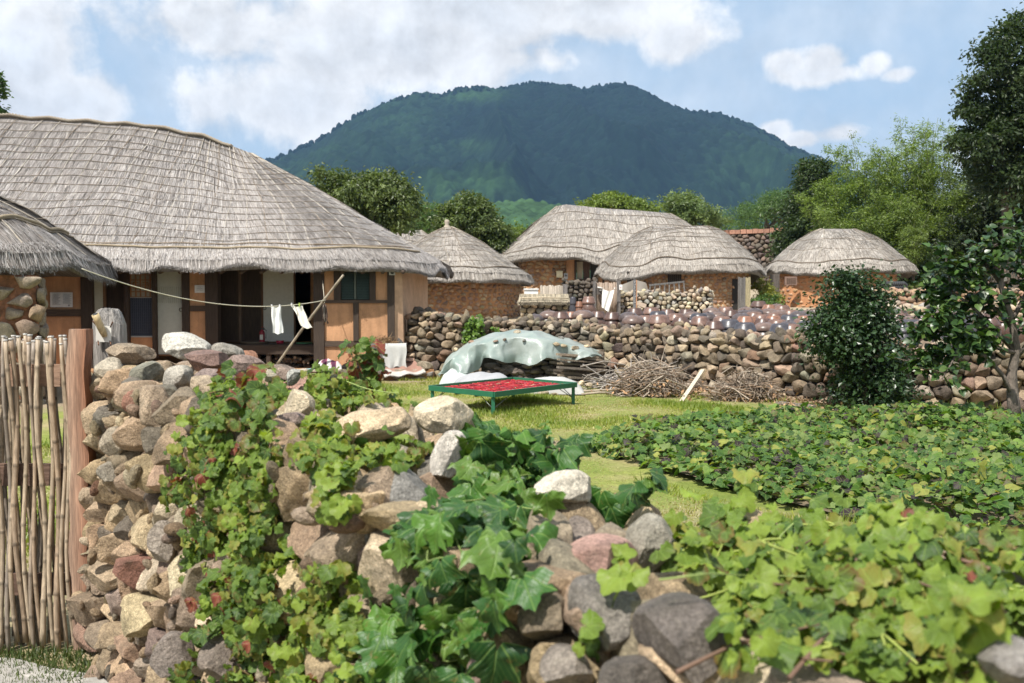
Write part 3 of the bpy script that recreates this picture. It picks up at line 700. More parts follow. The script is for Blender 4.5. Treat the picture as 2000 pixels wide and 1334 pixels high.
def mount(X, Y):
    px = 1000 + X / RY * FOC + 0.0; P = 1.6 + (590 - np.interp(px, sil[:, 0], sil[:, 1])) / 2000 * RY
    Pb = P.copy(); q = np.clip((RY - Y) / 1250, -1.5, 1.2); g = np.where(q > 0, 1 - q ** 1.12, 1 + q * .6)
    # a smoother profile down the slope, spurs and gullies run towards the viewer
    sm = 1.6 + (590 - np.interp(px, sil[:, 0], np.convolve(np.pad(sil[:, 1], 2, 'edge'), np.ones(5) / 5, 'valid'))) / 2000 * RY
    w = np.clip(np.abs(q) * 2.2, 0, 1); P = P * (1 - w) + sm * w
    wx = X + 90 * sn(np.stack([X, Y], -1), .0016, 8, 2) + (RY - Y) * .12
    rid = 1 - np.abs(sn(np.stack([wx, Y * .28], -1), .0062, 21, 3, .5)); rid2 = 1 - np.abs(sn(np.stack([wx, Y * .5], -1), .016, 22, 2, .5))
    amp = np.clip(q * 2.4, 0, 1) * np.clip((1.15 - q) * 2, 0, 1)
    return np.maximum(P * g, 0) + amp * ((rid - .92) * 105 + (rid2 - .9) * 36) * np.clip(P / 300, 0, 1) - 3
xs = np.linspace(-1500, 1750, 860); ysm = np.concatenate([np.linspace(1350, 2640, 330), np.linspace(2650, 3300, 20)])
X, Y = np.meshgrid(xs, ysm); Z = mount(X, Y); PP = np.stack([X.ravel(), Y.ravel()], 1)
w1, v1 = worley(PP, 15, 3); w2, v2 = worley(PP, 8, 4)
Z = Z + ((1 - w1) * 8 * (.4 + v1) + (1 - w2) * 4).reshape(Z.shape) * np.where(Y < RY + 30, 1, .6)
base = np.array((.0055, .0125, .0085)); alt = np.array((.026, .056, .018))  # base is darkened to stand in for cloud shadow over the mountain
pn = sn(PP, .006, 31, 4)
def sun_patch(px, py, rx, ry, Yd):
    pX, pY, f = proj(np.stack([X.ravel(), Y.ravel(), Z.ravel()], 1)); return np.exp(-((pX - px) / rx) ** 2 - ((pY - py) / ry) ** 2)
k = np.clip(.10 + .18 * pn + 1.2 * sun_patch(900, 355, 90, 42, 0) * (.7 + .5 * pn) + .9 * sun_patch(930, 186, 60, 12, 0) + .6 * sun_patch(925, 285, 40, 14, 0), 0, 1)  # random canopy tone, plus painted sunlit breaks in the cloud shadow
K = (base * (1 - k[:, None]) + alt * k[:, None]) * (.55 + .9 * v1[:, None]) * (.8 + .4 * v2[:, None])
M_FOREST = mat_plain('forest_canopy', None, .95, .12, .7, 1.25, spec=.1)
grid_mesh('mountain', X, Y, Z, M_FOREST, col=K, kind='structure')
# standing trees along the skyline
r = np.random.default_rng(5); n = 900; tx = r.uniform(-1100, 1300, n); ty = r.uniform(RY - 40, RY + 25, n); tz = mount(tx, ty)
D, F = ico(1); hs = r.uniform(7, 15, n) * np.where(tx < -350, 1.25, .8); V = D[None] * np.stack([hs * .42, hs * .42, hs * .8], 1)[:, None] + r.normal(size=(n, len(D), 3)) * .8 + np.stack([tx, ty, tz + hs * .4], 1)[:, None]
obj('ridge_trees', V.reshape(-1, 3), (F[None] + np.arange(n)[:, None, None] * len(D)).reshape(-1, 3), M_FOREST, col=np.tile(base, (n * len(D), 1)), kind='stuff')
# nearer foothill, lighter broadleaf wood
xs = np.linspace(-420, 330, 260); ysf = np.linspace(560, 1150, 200); X, Y = np.meshgrid(xs, ysf)
H = 78 * np.exp(-((X - 30) / 120) ** 2) + 50 * np.exp(-((X + 120) / 110) ** 2) + 30 * np.exp(-((X - 230) / 120) ** 2)
Z = H * np.clip(1 - np.abs((Y - 900) / 340), 0, 1) ** .8 - 2; PP = np.stack([X.ravel(), Y.ravel()], 1); w1, v1 = worley(PP, 8, 13)
Z = Z + ((1 - w1) * 5 * (.5 + v1)).reshape(Z.shape); K = np.array((.035, .070, .030)) * (.6 + .8 * v1[:, None]) * (1 + .2 * sn(PP, .02, 7, 2))[:, None]
grid_mesh('foothill', X, Y, Z, M_FOREST, col=K, kind='structure')
# ------------------------------------------------------------------ haze
def haze():
    mb = MB(); mb.box(-3000, 3000, -60, 3900, -4, 720)
    m = bpy.data.materials.new('air'); m.use_nodes = True; t = NT(m.node_tree); t.n.clear(); out = t.new('ShaderNodeOutputMaterial'); v = t.new('ShaderNodeVolumePrincipled')
    v.inputs['Color'].default_value = (.30, .55, .92, 1); v.inputs['Density'].default_value = HAZE_D; v.inputs['Anisotropy'].default_value = .2
    t.link(v.outputs[0], out.inputs['Volume']); mb.build('haze', m, None, False, kind='stuff')
HAZE_D = .000098
haze()
# ================================================================== NEAR DRY STONE WALL
NEAR = Path([(-1.92, 4.62), (-1.25, 3.6), (-.62, 2.62), (-.02, 1.78), (.36, 1.28), (.80, .98), (1.5, .80)])
FAR = Path([(-1.32, 5.02), (-.66, 4.02), (-.02, 3.05), (.36, 2.45), (.62, 2.15), (1.0, 2.02), (1.75, 1.95)])
def ntop(u): return float(np.interp(u, [0, .5, 1.2, 2.4, 3.2, 4.0, 5.2], [1.33, 1.31, 1.27, 1.22, 1.13, 1.10, 1.10]))
nw = thing('dry_stone_wall', (NEAR.p(2)[0], NEAR.p(2)[1], 0), 'rough dry stone wall in front, overgrown with creeper, beside the bamboo gate', 'wall', None)
core(nw, NEAR, 0, lambda u: ntop(u) - .06, .62, M_EARTH, 1, inset=.10)
def nface(u, v):
    o, X, Y, Z = face_map(NEAR, 1, .04)(u, v); return o, X, Y, Z
sxf = lambda u, v: .20 if v < .5 else .165
cl = cells(NEAR.L, lambda u: 0.0, lambda u: ntop(u), sxf, lambda u, v: .118, 4)
VF1, FF1 = lay(nw, cl, nface, 3, .10, 'near', M_ROCK, 5, 190, .022, .11, 2, gap=.003, rough=.075, depthfn=lambda s: .05 + s * .38, facets=9, scorefn=lambda px, py: .4 if px > 1350 else 1)
# stones along the top
W = .60
def ntopmap(u, w):
    a = NEAR.p(u); b = FAR.p(u / NEAR.L * FAR.L); c = a + (b - a) * (w / W); t = NEAR.tan(u); e = (b - a) / np.linalg.norm(b - a)
    return np.array([c[0], c[1], ntop(u) - .045]), np.array([t[0], t[1], 0]), np.array([0, 0, 1.0]), np.array([e[0], e[1], 0])
cl = cells(NEAR.L, lambda u: 0.0, lambda u: W, lambda u, v: .20, lambda u, v: .14, 9)
VF2, FF2 = lay(nw, cl, ntopmap, 3, .075, 'near', M_ROCK, 6, 62, .018, .14, 2, gap=.003, rough=.075, depthfn=lambda s: .05 + s * .3, facets=9)
# the end by the gate
GE = Path([(-1.92, 4.62), (-1.32, 5.02)]); cl = cells(GE.L, lambda u: 0, lambda u: 1.3, sxf, lambda u, v: .14, 14)
lay(nw, cl, face_map(GE, -1), 1, .07, 'near', M_ROCKF, 7, 0, .01, .05, 1, depthfn=lambda s: .05 + s * .3)
BV0 = BVHTree.FromPolygons(np.vstack([VF1, VF2]).tolist(), np.vstack([FF1, FF2 + len(VF1)]).tolist())
heroV = [VF1, VF2]; heroF = [FF1, FF2 + len(VF1)]; heroN = len(VF1) + len(VF2)
def hero(px, py, d, w, h, dep, rot, col, seed, level=4, rough=.06, facets=8, tip=0, name='stone', mat=None, parent=None):
    """a boulder centred where pixel (px, py) sees distance d; w, h in photo pixels"""
    global heroN
    r = np.random.default_rng(seed); a = w / 2 * d / FOC; b = h / 2 * d / FOC; n = 9
    an = np.linspace(0, 2 * pi, n, endpoint=False) + r.uniform(-.2, .2, n); an.sort(); poly = [(a * cos(q) * r.uniform(.85, 1.1), b * sin(q) * r.uniform(.85, 1.1)) for q in an]
    V, F = stone_geo(level, poly, dep, r, 0.0, k=7, p=2.4, rough=rough, facets=facets, back=1.0)
    Rm = np.array(Matrix.Rotation(math.radians(tip), 3, 'X') @ Matrix.Rotation(math.radians(rot), 3, 'Y')); V[:, 1] *= -1
    Wd = (V @ Rm.T) + at(px, py, d); F = F[:, ::-1]
    col = np.array(col)
    o = obj(name, Wd, F, mat or (M_ROCKL if col.mean() > .42 else M_ROCK), parent if parent is not None else nw, col=col, center=True); o.data.set_sharp_from_angle(angle=math.radians(30))
    if parent is None: heroV.append(Wd); heroF.append(F + heroN); heroN += len(Wd)
    return o
TAN = (.60, .46, .30); PALE = (.64, .58, .50); PINK = (.42, .25, .19); BR = (.24, .17, .13); GR = (.21, .20, .18); DK = (.13, .11, .09)
for a in [(355, 676, 4.45, 118, 50, .10, 10, (.55, .52, .45), 1), (250, 692, 4.5, 120, 40, .10, 3, (.36, .28, .20), 2), (400, 703, 4.2, 110, 52, .09, 6, (.26, .17, .14), 3), (440, 688, 4.5, 66, 44, .09, 20, (.36, .33, .28), 4),
          (290, 732, 4.15, 66, 62, .08, 0, (.25, .235, .18), 5), (345, 740, 4.0, 70, 54, .08, -20, (.46, .42, .35), 6), (215, 723, 4.3, 58, 50, .08, 15, (.44, .38, .29), 7), (255, 758, 4.1, 48, 60, .08, 0, (.37, .26, .21), 8),
          (480, 716, 4.0, 90, 46, .09, 8, (.33, .24, .20), 9), (548, 728, 3.8, 104, 34, .08, 3, (.36, .27, .22), 10), (525, 733, 3.65, 54, 22, .04, 38, (.50, .44, .33), 11), (573, 737, 3.6, 40, 30, .035, -52, (.38, .37, .33), 12), (420, 738, 3.9, 80, 40, .08, 4, (.30, .23, .2), 13),
          (583, 790, 3.1, 78, 62, .08, 8, (.56, .47, .33), 14), (570, 838, 2.95, 90, 74, .08, -10, (.27, .20, .17), 15), (735, 832, 2.75, 180, 84, .10, -8, TAN, 16), (868, 812, 2.95, 138, 66, .11, 5, (.66, .55, .39), 17),
          (873, 888, 2.45, 78, 112, .08, 18, PALE, 18), (762, 990, 2.3, 190, 165, .12, 6, GR, 19), (598, 975, 2.75, 96, 130, .09, -12, (.22, .155, .13), 20), (640, 1062, 2.6, 100, 92, .08, 0, (.36, .215, .165), 21),
          (697, 1072, 2.4, 66, 66, .07, 0, (.18, .15, .12), 22), (740, 1100, 2.25, 110, 90, .08, 0, (.28, .2, .165), 23), (575, 1135, 2.7, 90, 70, .08, 10, (.33, .30, .26), 24), (690, 1150, 2.35, 66, 78, .07, 0, (.36, .31, .25), 25),
          (840, 930, 2.55, 60, 90, .08, 0, (.19, .17, .14), 26), (1105, 955, 2.25, 150, 78, .09, 6, (.62, .56, .45), 27), (1068, 1062, 2.0, 110, 170, .09, 8, (.40, .32, .22), 28), (1140, 1050, 2.05, 60, 80, .07, -25, (.27, .22, .18), 29),
          (1185, 1102, 1.85, 160, 118, .09, 28, (.50, .31, .25), 30), (1275, 1062, 1.95, 110, 120, .08, 20, (.31, .28, .22), 31), (1062, 1200, 1.7, 128, 120, .08, 30, (.22, .175, .12), 32), (1180, 1195, 1.6, 170, 150, .09, -20, (.235, .21, .18), 33),
          (1335, 1248, 1.42, 250, 170, .10, 3, (.17, .145, .125), 34), (1110, 1310, 1.55, 120, 110, .07, 0, (.27, .23, .19), 35), (1240, 1340, 1.4, 170, 110, .07, 8, (.14, .12, .10), 36), (960, 1320, 1.75, 130, 90, .07, 8, (.28, .19, .16), 37), (885, 1230, 1.95, 120, 110, .07, 8, (.22, .17, .15), 38),
          (1990, 1300, 1.02, 150, 130, .05, 0, (.33, .3, .27), 39), (330, 790, 3.85, 80, 50, .07, 0, (.30, .26, .2), 40), (225, 860, 4.05, 84, 68, .08, 5, (.36, .30, .22), 41), (225, 918, 4.05, 92, 46, .08, -14, (.32, .28, .22), 42),
          (316, 1062, 3.4, 56, 96, .07, 0, (.33, .28, .23), 43), (340, 1290, 3.0, 100, 110, .07, 0, (.24, .2, .17), 44), (440, 1290, 2.75, 110, 100, .08, 0, (.27, .22, .18), 45), (640, 745, 3.55, 60, 30, .06, 0, (.42, .37, .3), 46)]:
    px, py, d, w, h, dep, rot, col, sd = a
    hero(px, py, d, w, h, dep, rot, col, sd + 100)
BVN = BVHTree.FromPolygons(np.vstack(heroV).tolist(), np.vstack(heroF).tolist())
# small wedging chips and earth in the joints
r = np.random.default_rng(303); mb = MB(); k = 0; tries = 0
while k < 380 and tries < 14000:
    tries += 1; u = r.uniform(0, NEAR.L); o_, X_, Y_, Z_ = nface(u, 0); zz = r.uniform(.02, ntop(u) - .03); st = np.array([o_[0], o_[1], zz]) + Y_ * .5
    h = BV0.ray_cast(Vector(st), Vector(-Y_), .8)
    if h[0] is None or (np.array(h[1]) @ Y_) > .45: continue
    k += 1; D, F = ico(1); s_ = r.uniform(.012, .034); V = D * np.array([1.3, .9, .7]) * s_; n_ = r.normal(size=3); n_ /= np.linalg.norm(n_); V = V - np.clip(V @ n_ - s_ * .5, 0, None)[:, None] * n_; V = V @ np.array(Matrix.Rotation(r.uniform(0, 3), 3, 'Y')) + np.array(h[0]) + Y_ * .006; mb.add(V, F, pick('near', r) * r.uniform(.5, .95))
mb.build('wedge_chips', M_ROCK, nw, False, kind='stuff')

# ================================================================== LONG BACK WALL
def btop(u): 
    x = WALLB.p(u)[0]; return float(np.interp(x, [-4, -2.3, -1, 1.8, 4.8, 6, 12], [1.40, 1.36, 1.23, 1.09, 1.0, .92, .92])) + .03 * sin(u * 2.3) + .02 * sin(u * 5.1)
bw = thing('long_stone_wall', (1.8, 20.3, 0), 'long dry stone wall retaining the raised yard of brown jars', 'wall', None)
core(bw, WALLB, -.05, lambda u: btop(u) - .03, .5, M_EARTH, 1, inset=.07)
cl = cells(WALLB.L, lambda u: -.03, lambda u: btop(u) + .02, lambda u, v: .26 - .08 * v, lambda u, v: .18 - .065 * v, 21)
print('back wall stones', len(cl))
VB1, FB1 = lay(bw, cl, face_map(WALLB, 1, .03), 2, .10, 'far', M_ROCKF, 22, 235, .03, .16, 2, gap=.001, rough=.09, depthfn=lambda s: .05 + s * .42, facets=8)
def bmap(u, w):
    c = WALLB.p(u); t = WALLB.tan(u); n = np.array([t[1], -t[0]]); c = c - n * w
    return np.array([c[0], c[1], btop(u) - .02]), np.array([t[0], t[1], 0]), np.array([0, 0, 1.0]), np.array([-n[0], -n[1], 0])
cl = cells(WALLB.L, lambda u: 0.0, lambda u: .5, lambda u, v: .16, lambda u, v: .13, 23)
VB2, FB2 = lay(bw, cl, bmap, 2, .09, 'far', M_ROCKF, 24, 65, .045, .5, 1, gap=.002, rough=.1, depthfn=lambda s: .06 + s * .45, facets=8)
BVB = BVHTree.FromPolygons(np.vstack([VB1, VB2]).tolist(), np.vstack([FB1, FB2 + len(VB1)]).tolist())

# ================================================================== OTHER WALLS OF THE YARD
def stone_wall(pts, z0, z1, thick, label, pal, sx, sy, seed, limit, side=1, level=1, top=True, depth=.05, gap=.004, mat=None, lift=.02, tilt=.15, cmat=None, name='stone_wall', ragged=.04):
    P = Path(pts); f = lambda u: z1 + ragged * sin(u * 3 + seed) + ragged * .5 * sin(u * 7.7); t = thing(name, (pts[0][0], pts[0][1], z0), label, 'wall')
    core(t, P, z0 - .3, lambda u: f(u) - .02, thick, cmat or M_EARTH, side)
    cl = cells(P.L, lambda u: z0, f, lambda u, v: sx, lambda u, v: sy, seed)
    lay(t, cl, face_map(P, side), level, depth, pal, mat or M_ROCKFAR, seed, limit, lift, tilt, 1, gap, rough=.09, depthfn=lambda s: .03 + s * .4)
    if top:
        def tm(u, w):
            c = P.p(u); tt = P.tan(u); n = np.array([tt[1], -tt[0]]) * side; c = c - n * w
            return np.array([c[0], c[1], f(u) - .02]), np.array([tt[0], tt[1], 0]), np.array([0, 0, 1.0]), np.array([-n[0], -n[1], 0])
        lay(t, cells(P.L, lambda u: 0.0, lambda u: thick, lambda u, v: sx, lambda u, v: sy, seed + 1), tm, level, depth, pal, mat or M_ROCKFAR, seed + 2, 0, .05, .4, 1, gap, rough=.09, depthfn=lambda s: .03 + s * .4)
    return t
a = at(1208, 600, 30.5); b = at(1385, 600, 30.5)
stone_wall([(a[0], 30.5), (b[0], 30.3), (b[0] + .2, 31.2)], 1.0, at(1300, 572, 30.5)[2], .5, 'pale sunlit dry stone wall to the right of the reed gate', 'pale', .16, .12, 31, 235)
a = at(1018, 600, 30.0); b = at(1108, 600, 30.0)
stone_wall([(a[0], 30.0), (b[0], 30.0)], .95, at(1060, 587, 30)[2], .5, 'pale stone wall with a thatch cap behind the big jars', 'pale', .2, .15, 33, 120, top=False)
a = at(1098, 600, 33.5); b = at(1166, 600, 33.5)
stone_wall([(a[0], 33.5), (b[0], 33.5)], 1.1, at(1130, 549, 33.5)[2], .5, 'dark mossy stone wall between the thatch capped wall and reed gate', 'dark', .17, .13, 35, 160)
a = at(1345, 447, 63); b = at(1572, 430, 58)
ft = stone_wall([(a[0], 63), (b[0], 59), (b[0] + 12, 54)], 2.4, at(1450, 443, 61)[2] - .45, 1.2, 'high dark stone rampart with reddish capping behind the huts', 'fort', .34, .24, 37, 290, top=False, name='stone_rampart', ragged=.03)
FP = Path([(a[0], 63), (b[0], 59), (b[0] + 12, 54)]); mb = MB(); rr = np.random.default_rng(4)
for u in np.arange(0, FP.L, .36):
    c = FP.p(u); t_ = FP.tan(u); n_ = np.array([t_[1], -t_[0]]); z = at(1450, 443, 61)[2] - .42; M = Matrix.Translation((c[0], c[1], z)) @ Matrix.Rotation(math.atan2(t_[1], t_[0]) + rr.normal() * .06, 4, 'Z')
    if u < 9.5: q = MB(); q.box(-.165, .165, -.14, 1.2, 0, .22 + rr.uniform(0, .06), np.array((.38, .20, .14)) * rr.uniform(.75, 1.15), M); q.build('capping_block', M_ROCKFAR, ft)
    else: mb.box(-.165, .165, -.14, 1.2, 0, .24, (.36, .2, .14), M)
if mb.n: mb.build('capping_blocks', M_ROCKFAR, ft, kind='stuff')
# low terrace edges right of the orange hut
a = at(1700, 580, 33); b = at(2050, 580, 32)
stone_wall([(a[0], 33), (b[0], 32)], 1.1, at(1750, 567, 33)[2], .6, 'low stone terrace edge to the right of the orange hut', 'mudstone', .26, .17, 39, 90, lift=.01)
a = at(1420, 612, 31.5); b = at(2040, 612, 29.5)
stone_wall([(a[0] + 3.0, 31.2), (b[0], 29.5)], 1.0, at(1640, 598, 31)[2], .6, 'low yellowish stone ledge behind the jars below the orange hut', 'pale', .26, .17, 41, 90, lift=.01)
# ================================================================== MAIN HOUSE
DW = (.050, .034, .024); DW2 = (.075, .05, .034)
ridge_main = lambda x: np.interp(x, [-22, -14, -12.5, -8.75, -7.5, -6.9, -6.4, -5.7, -3.4, -1.5], [0, .55, .50, .24, .0, -.2, -.40, -.46, -.36, -.1])
mh = thing('thatched_farmhouse', (-8, 22, 0), 'large thatched farmhouse with long grey roof and orange walls on the left', 'house')
RM = Roof(-12.0, 25.0, 10.35, 3.98, 5.85, 2.42, 3.22, n=9, k=.06, seed=3, lump=.03, wave=.04, ridgefn=lambda x: ridge_main(x), lip=.20)
RM.surface(mh, 520, 34)
# eave parameter: find the stretch along the front
Sf = np.linspace(0, RM.per, 4000); Pf = RM.pt(Sf, np.zeros(4000)); fr = (Pf[:, 1] < 22.5) & (Pf[:, 0] > -14.5); S0, S1 = Sf[fr].min(), Sf[fr].max()
RM.strands(mh, 90000, .012, .62, 1, 30000, True, cols=[(.385, .358, .340), (.275, .25, .232), (.46, .43, .41), (.20, .178, .165), (.41, .37, .335)], fl=.14)
r_ = random.Random(2)
for i, t in enumerate(np.linspace(.15, .94, 15)):
    S = np.linspace(S0, S1 + 5.5, 200); ph = r_.uniform(0, 3); saw = np.abs(((S + ph) / 4.2 % 1) - .5) * 2
    RM.rope(mh, S, t + .012 * (saw ** 2 - .4) + .002 * np.sin(S * 3 + ph), .009, (.20, .165, .13), off=.038)
for i, u in enumerate(np.arange(S0 - 1, S1 + 5, .52)):
    t = np.linspace(.06, .985, 30); sk = r_.choice([.5, .8, 1.2, 1.0]); RM.rope(mh, u - sk * (1 - t) * .9 + .04 * np.sin(t * 11 + u) + sk * .5, t, .0105, (.50, .45, .38) if i % 3 else (.27, .22, .17), off=.028)
S = np.linspace(S0 + .2, S1 - .1, 160); RM.rope(mh, S, .085 + .004 * np.sin(S * 2), .026, (.33, .27, .19), 6, 'eave_pole', .05)
RM.rope(mh, S, .10 + .02 * np.abs(np.sin(S * .55)), .014, (.22, .17, .12), 5)
# braided ridge
mb = MB(); xs = np.arange(-17, -6.75, .035); 
P0 = []
for x in xs:
    q = (RM.H + ridge_main(x)) + RM.ze; P0.append((x, 25.0, q + .035 - .11 * abs(((x + 20) / .93) % 1 - .5)))
P0 = np.array(P0)
for k in range(5):
    ph = k * 2 * pi / 5; a = xs * 16 + ph; Q = P0.copy(); Q[:, 1] += .10 * np.cos(a) - .05; Q[:, 2] += .035 * np.sin(a) - .03; mb.tube(Q, .022, 5, (.30, .255, .20))
mb.build('braided_ridge', M_ROPE, mh, True)

DS = lambda x: 21.55 if x > 610 else 22.0
def P(name, boxes, mat=M_WOOD, parent=None, d=22.0, **kw):
    """one part from boxes given by the photo's edges at depth d: (x0, x1, y0, y1, depth offset, thickness, colour)"""
    mb = MB()
    for b in boxes: mb.pbox(b[0], b[1], b[2], b[3], d + b[4], b[5], b[6])
    return mb.build(name, mat, parent if parent is not None else mh, **kw)
# walls are solid panels between posts
for (x0, x1, y0, y1) in [(40, 160, 500, 604), (40, 160, 618, 740), (368, 402, 500, 597), (368, 402, 608, 740), (632, 655, 500, 586), (731, 757, 500, 586), (655, 731, 500, 530), (632, 690, 592, 666), (700, 757, 592, 666), (632, 757, 677, 725)]:
    P('wall_panel', [(x0, x1, y0, y1, .02, .16, (.5, .27, .14))], M_PLASTER, d=DS(x0))
M_PINKP = mat_plain('pinkish_plaster', (.56, .36, .23), .9, 2, .82, 1.1, 30, .3, .01, scale2=9)
mb = MB(); a = at(770, 720, 21.55); b = at(786, 500, 21.6); c = at(789, 720, 21.6); z1 = b[2]
V = np.array([(a[0], 21.55, 0), (c[0], 21.65, 0), (b[0] - .02, 21.65, z1), (a[0], 21.55, z1), (a[0], 28, 0), (c[0], 28, 0), (b[0], 28, z1), (a[0], 28, z1)])
mb.add(V, np.array([(0, 1, 2, 3), (1, 5, 6, 2), (5, 4, 7, 6), (3, 2, 6, 7)])); mb.build('end_wall', M_PINKP, mh)
mb = MB(); a = at(40, 0, 23.5)[0]; b = at(780, 0, 22)[0]; mb.box(a, b, 23.45, 27.9, 0, 2.5, (.1, .08, .06)); mb.build('inner_wall', M_MUD, mh)
# posts and beams
for (x0, x1, y1, w) in [(160, 178, 740, .2), (357, 368, 740, .2), (402, 424, 735, .26), (613, 632, 718, .26), (757, 770, 720, .2), (298, 303, 700, .12), (247, 250, 700, .1), (690, 700, 666, .14)]:
    P('post', [(x0, x1, 500 if x0 != 690 else 592, y1, -.04, w, DW)], M_WOOD, d=DS(x0))
for (x0, x1, y0, y1) in [(70, 160, 604, 618), (368, 402, 597, 608), (632, 757, 586, 592), (632, 757, 666, 677), (424, 613, 500, 527), (178, 357, 500, 528)]:
    P('beam', [(x0, x1, y0, y1, -.02, .16, DW2)], M_WOODH, d=DS(x0))
# rafters seen under the eave
for x in np.arange(-11.5, -2.2, .42):
    mb = MB(); mb.tube([(x, 21.25, 2.22), (x, 23.3, 2.62)], .045, 6, DW2); mb.build('rafter', M_WOODH, mh, True)
WHT = (.58, .56, .50)
def leafdoor(x0, x1, y0, y1, d, col, name='paper_door', frame=True):
    o = P(name, [(x0, x1, y0, y1, 0, .05, col)], M_CLOTH, d=d)
    if frame: 
        P('door_frame', [(x0 - 2, x0, y0, y1 + 2, -.02, .08, (.15, .08, .04)), (x1, x1 + 2, y0, y1 + 2, -.02, .08, (.15, .08, .04)), (x0 - 2, x1 + 2, y1, y1 + 3, -.02, .08, (.15, .08, .04))], M_WOOD, o, d=d)
    return o
leafdoor(178, 203, 500, 692, 22.1, (.50, .50, .41)); leafdoor(305, 356, 500, 692, 22.1, (.47, .50, .46))
P('door_ribs', [(x, x + .9, 560, 592, -.012, .012, (.38, .4, .35)) for x in range(308, 354, 4)], M_CLOTH, d=22.1)
def lattice(x0, x1, y0, y1, d, name, nx=14, zones=None, back=(.035, .03, .026), bar=(.06, .04, .028), bw=1.1):
    o = P(name, [(x0, x1, y0, y1, .05, .03, back)], M_WOOD, d=d)
    q = [(x0, x0 + 4, y0, y1, 0, .05, DW2), (x1 - 4, x1, y0, y1, 0, .05, DW2), (x0 + 4, x1 - 4, y1 - 4, y1, 0, .05, DW2)]
    P('frame', q, M_WOOD, o, d=d)
    q = [(x, x + bw, y0, y1 - 4, .02, .02, bar) for x in np.linspace(x0 + 5, x1 - 6, nx)]
    for (za, zb, n) in zones: q += [(x0 + 4, x1 - 4, y, y + bw, .015, .02, bar) for y in np.linspace(za, zb, n)]
    P('lattice', q, M_WOOD, o, d=d); return o
lattice(203, 247, 500, 692, 22.12, 'lattice_door', 13, [(512, 540, 8), (592, 640, 12)], (.16, .15, .12))
lattice(424, 467, 500, 668, 23.2, 'lattice_door', 13, [(505, 532, 8), (648, 664, 5)], (.11, .10, .085)); lattice(470, 512, 500, 668, 23.2, 'lattice_door', 13, [(505, 532, 8), (648, 664, 5)], (.11, .10, .085))
P('door_edge', [(466.8, 469.8, 500, 670, -.05, .1, (.18, .12, .08))], M_WOOD, d=23.2)
leafdoor(513, 574, 500, 667, 23.18, (.66, .66, .61))
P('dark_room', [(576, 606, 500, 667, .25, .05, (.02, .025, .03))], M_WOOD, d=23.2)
# ornamental window: orange lattice over paper, dark grid screen below, orange sill
ow = P('ornamental_window', [(250, 298, 500, 580, .05, .03, (.50, .46, .36))], M_CLOTH, d=22.1)
oc = (.36, .17, .07); q = []
for y in (536, 546, 569, 579): q.append((250, 298, y, y + 1.6, 0, .03, oc))
for x in (254, 264, 283, 292): q.append((x, x + 1.6, 534, 580, .002, .03, oc))
q += [(273, 274.6, 530, 580, .004, .03, oc), (258, 290, 556, 557.6, .004, .03, oc), (259, 269, 551, 552.4, .004, .03, oc), (278, 289, 551, 552.4, .004, .03, oc), (259, 260.4, 551, 562, .006, .03, oc), (288, 289.4, 551, 562, .006, .03, oc), (259, 289, 562, 563.4, .008, .03, oc)]
P('window_lattice', q, M_PAINT, ow, d=22.1)
sc = P('screen', [(250, 298, 582, 657, .04, .03, (.022, .028, .05))], M_PAINT, d=22.1)
q = [(x, x + 1, 583, 656, .03, .01, (.07, .08, .11)) for x in np.linspace(252, 296, 12)] + [(250, 298, y, y + 1, .028, .01, (.07, .08, .11)) for y in np.linspace(586, 654, 14)]
P('screen_grid', q, M_PAINT, sc, d=22.1); P('screen_frame', [(249, 299, 580, 582, 0, .06, (.4, .42, .42)), (249, 299, 656, 659, 0, .06, (.4, .42, .42)), (248, 250, 580, 659, .01, .05, (.3, .32, .32))], M_PAINT, sc, d=22.1)
P('orange_panel', [(250, 298, 659, 700, .03, .1, (.42, .19, .08))], M_PLASTER, d=22.1)
# shuttered window
sw = P('shuttered_window', [(655, 731, 528, 586, .08, .05, (.03, .035, .03))], M_WOOD, d=21.55)
P('window_frame', [(652, 665, 528, 586, -.03, .14, DW), (722, 733, 528, 586, -.03, .14, DW), (692, 695, 528, 584, 0, .08, (.10, .12, .10))], M_WOOD, sw, d=21.55)
for (xa, xb) in ((666, 691), (696, 721)):
    for y in np.arange(532, 582, 3.1):
        mb = MB(); a = at(xa, y + 2.6, 21.55); b = at(xb, y, 21.58); mb.add(np.array([(a[0], 21.57, a[2]), (b[0], 21.57, a[2]), (b[0], 21.61, b[2]), (a[0], 21.61, b[2])]), np.array([(0, 1, 2, 3)]), (.10, .14, .12)); mb.build('slat', M_PAINT, sw)
for (x, y) in ((202, 603), (352, 605), (516, 602)):
    mb = MB(); c = at(x, y, 22.0 if x < 400 else 23.1); th = np.linspace(0, 2 * pi, 13); mb.tube([(c[0] + .035 * cos(q), c[1] + .04, c[2] + .035 * sin(q)) for q in th], .007, 5, (.03, .03, .03)); mb.build('ring_handle', M_METAL, mh, True)
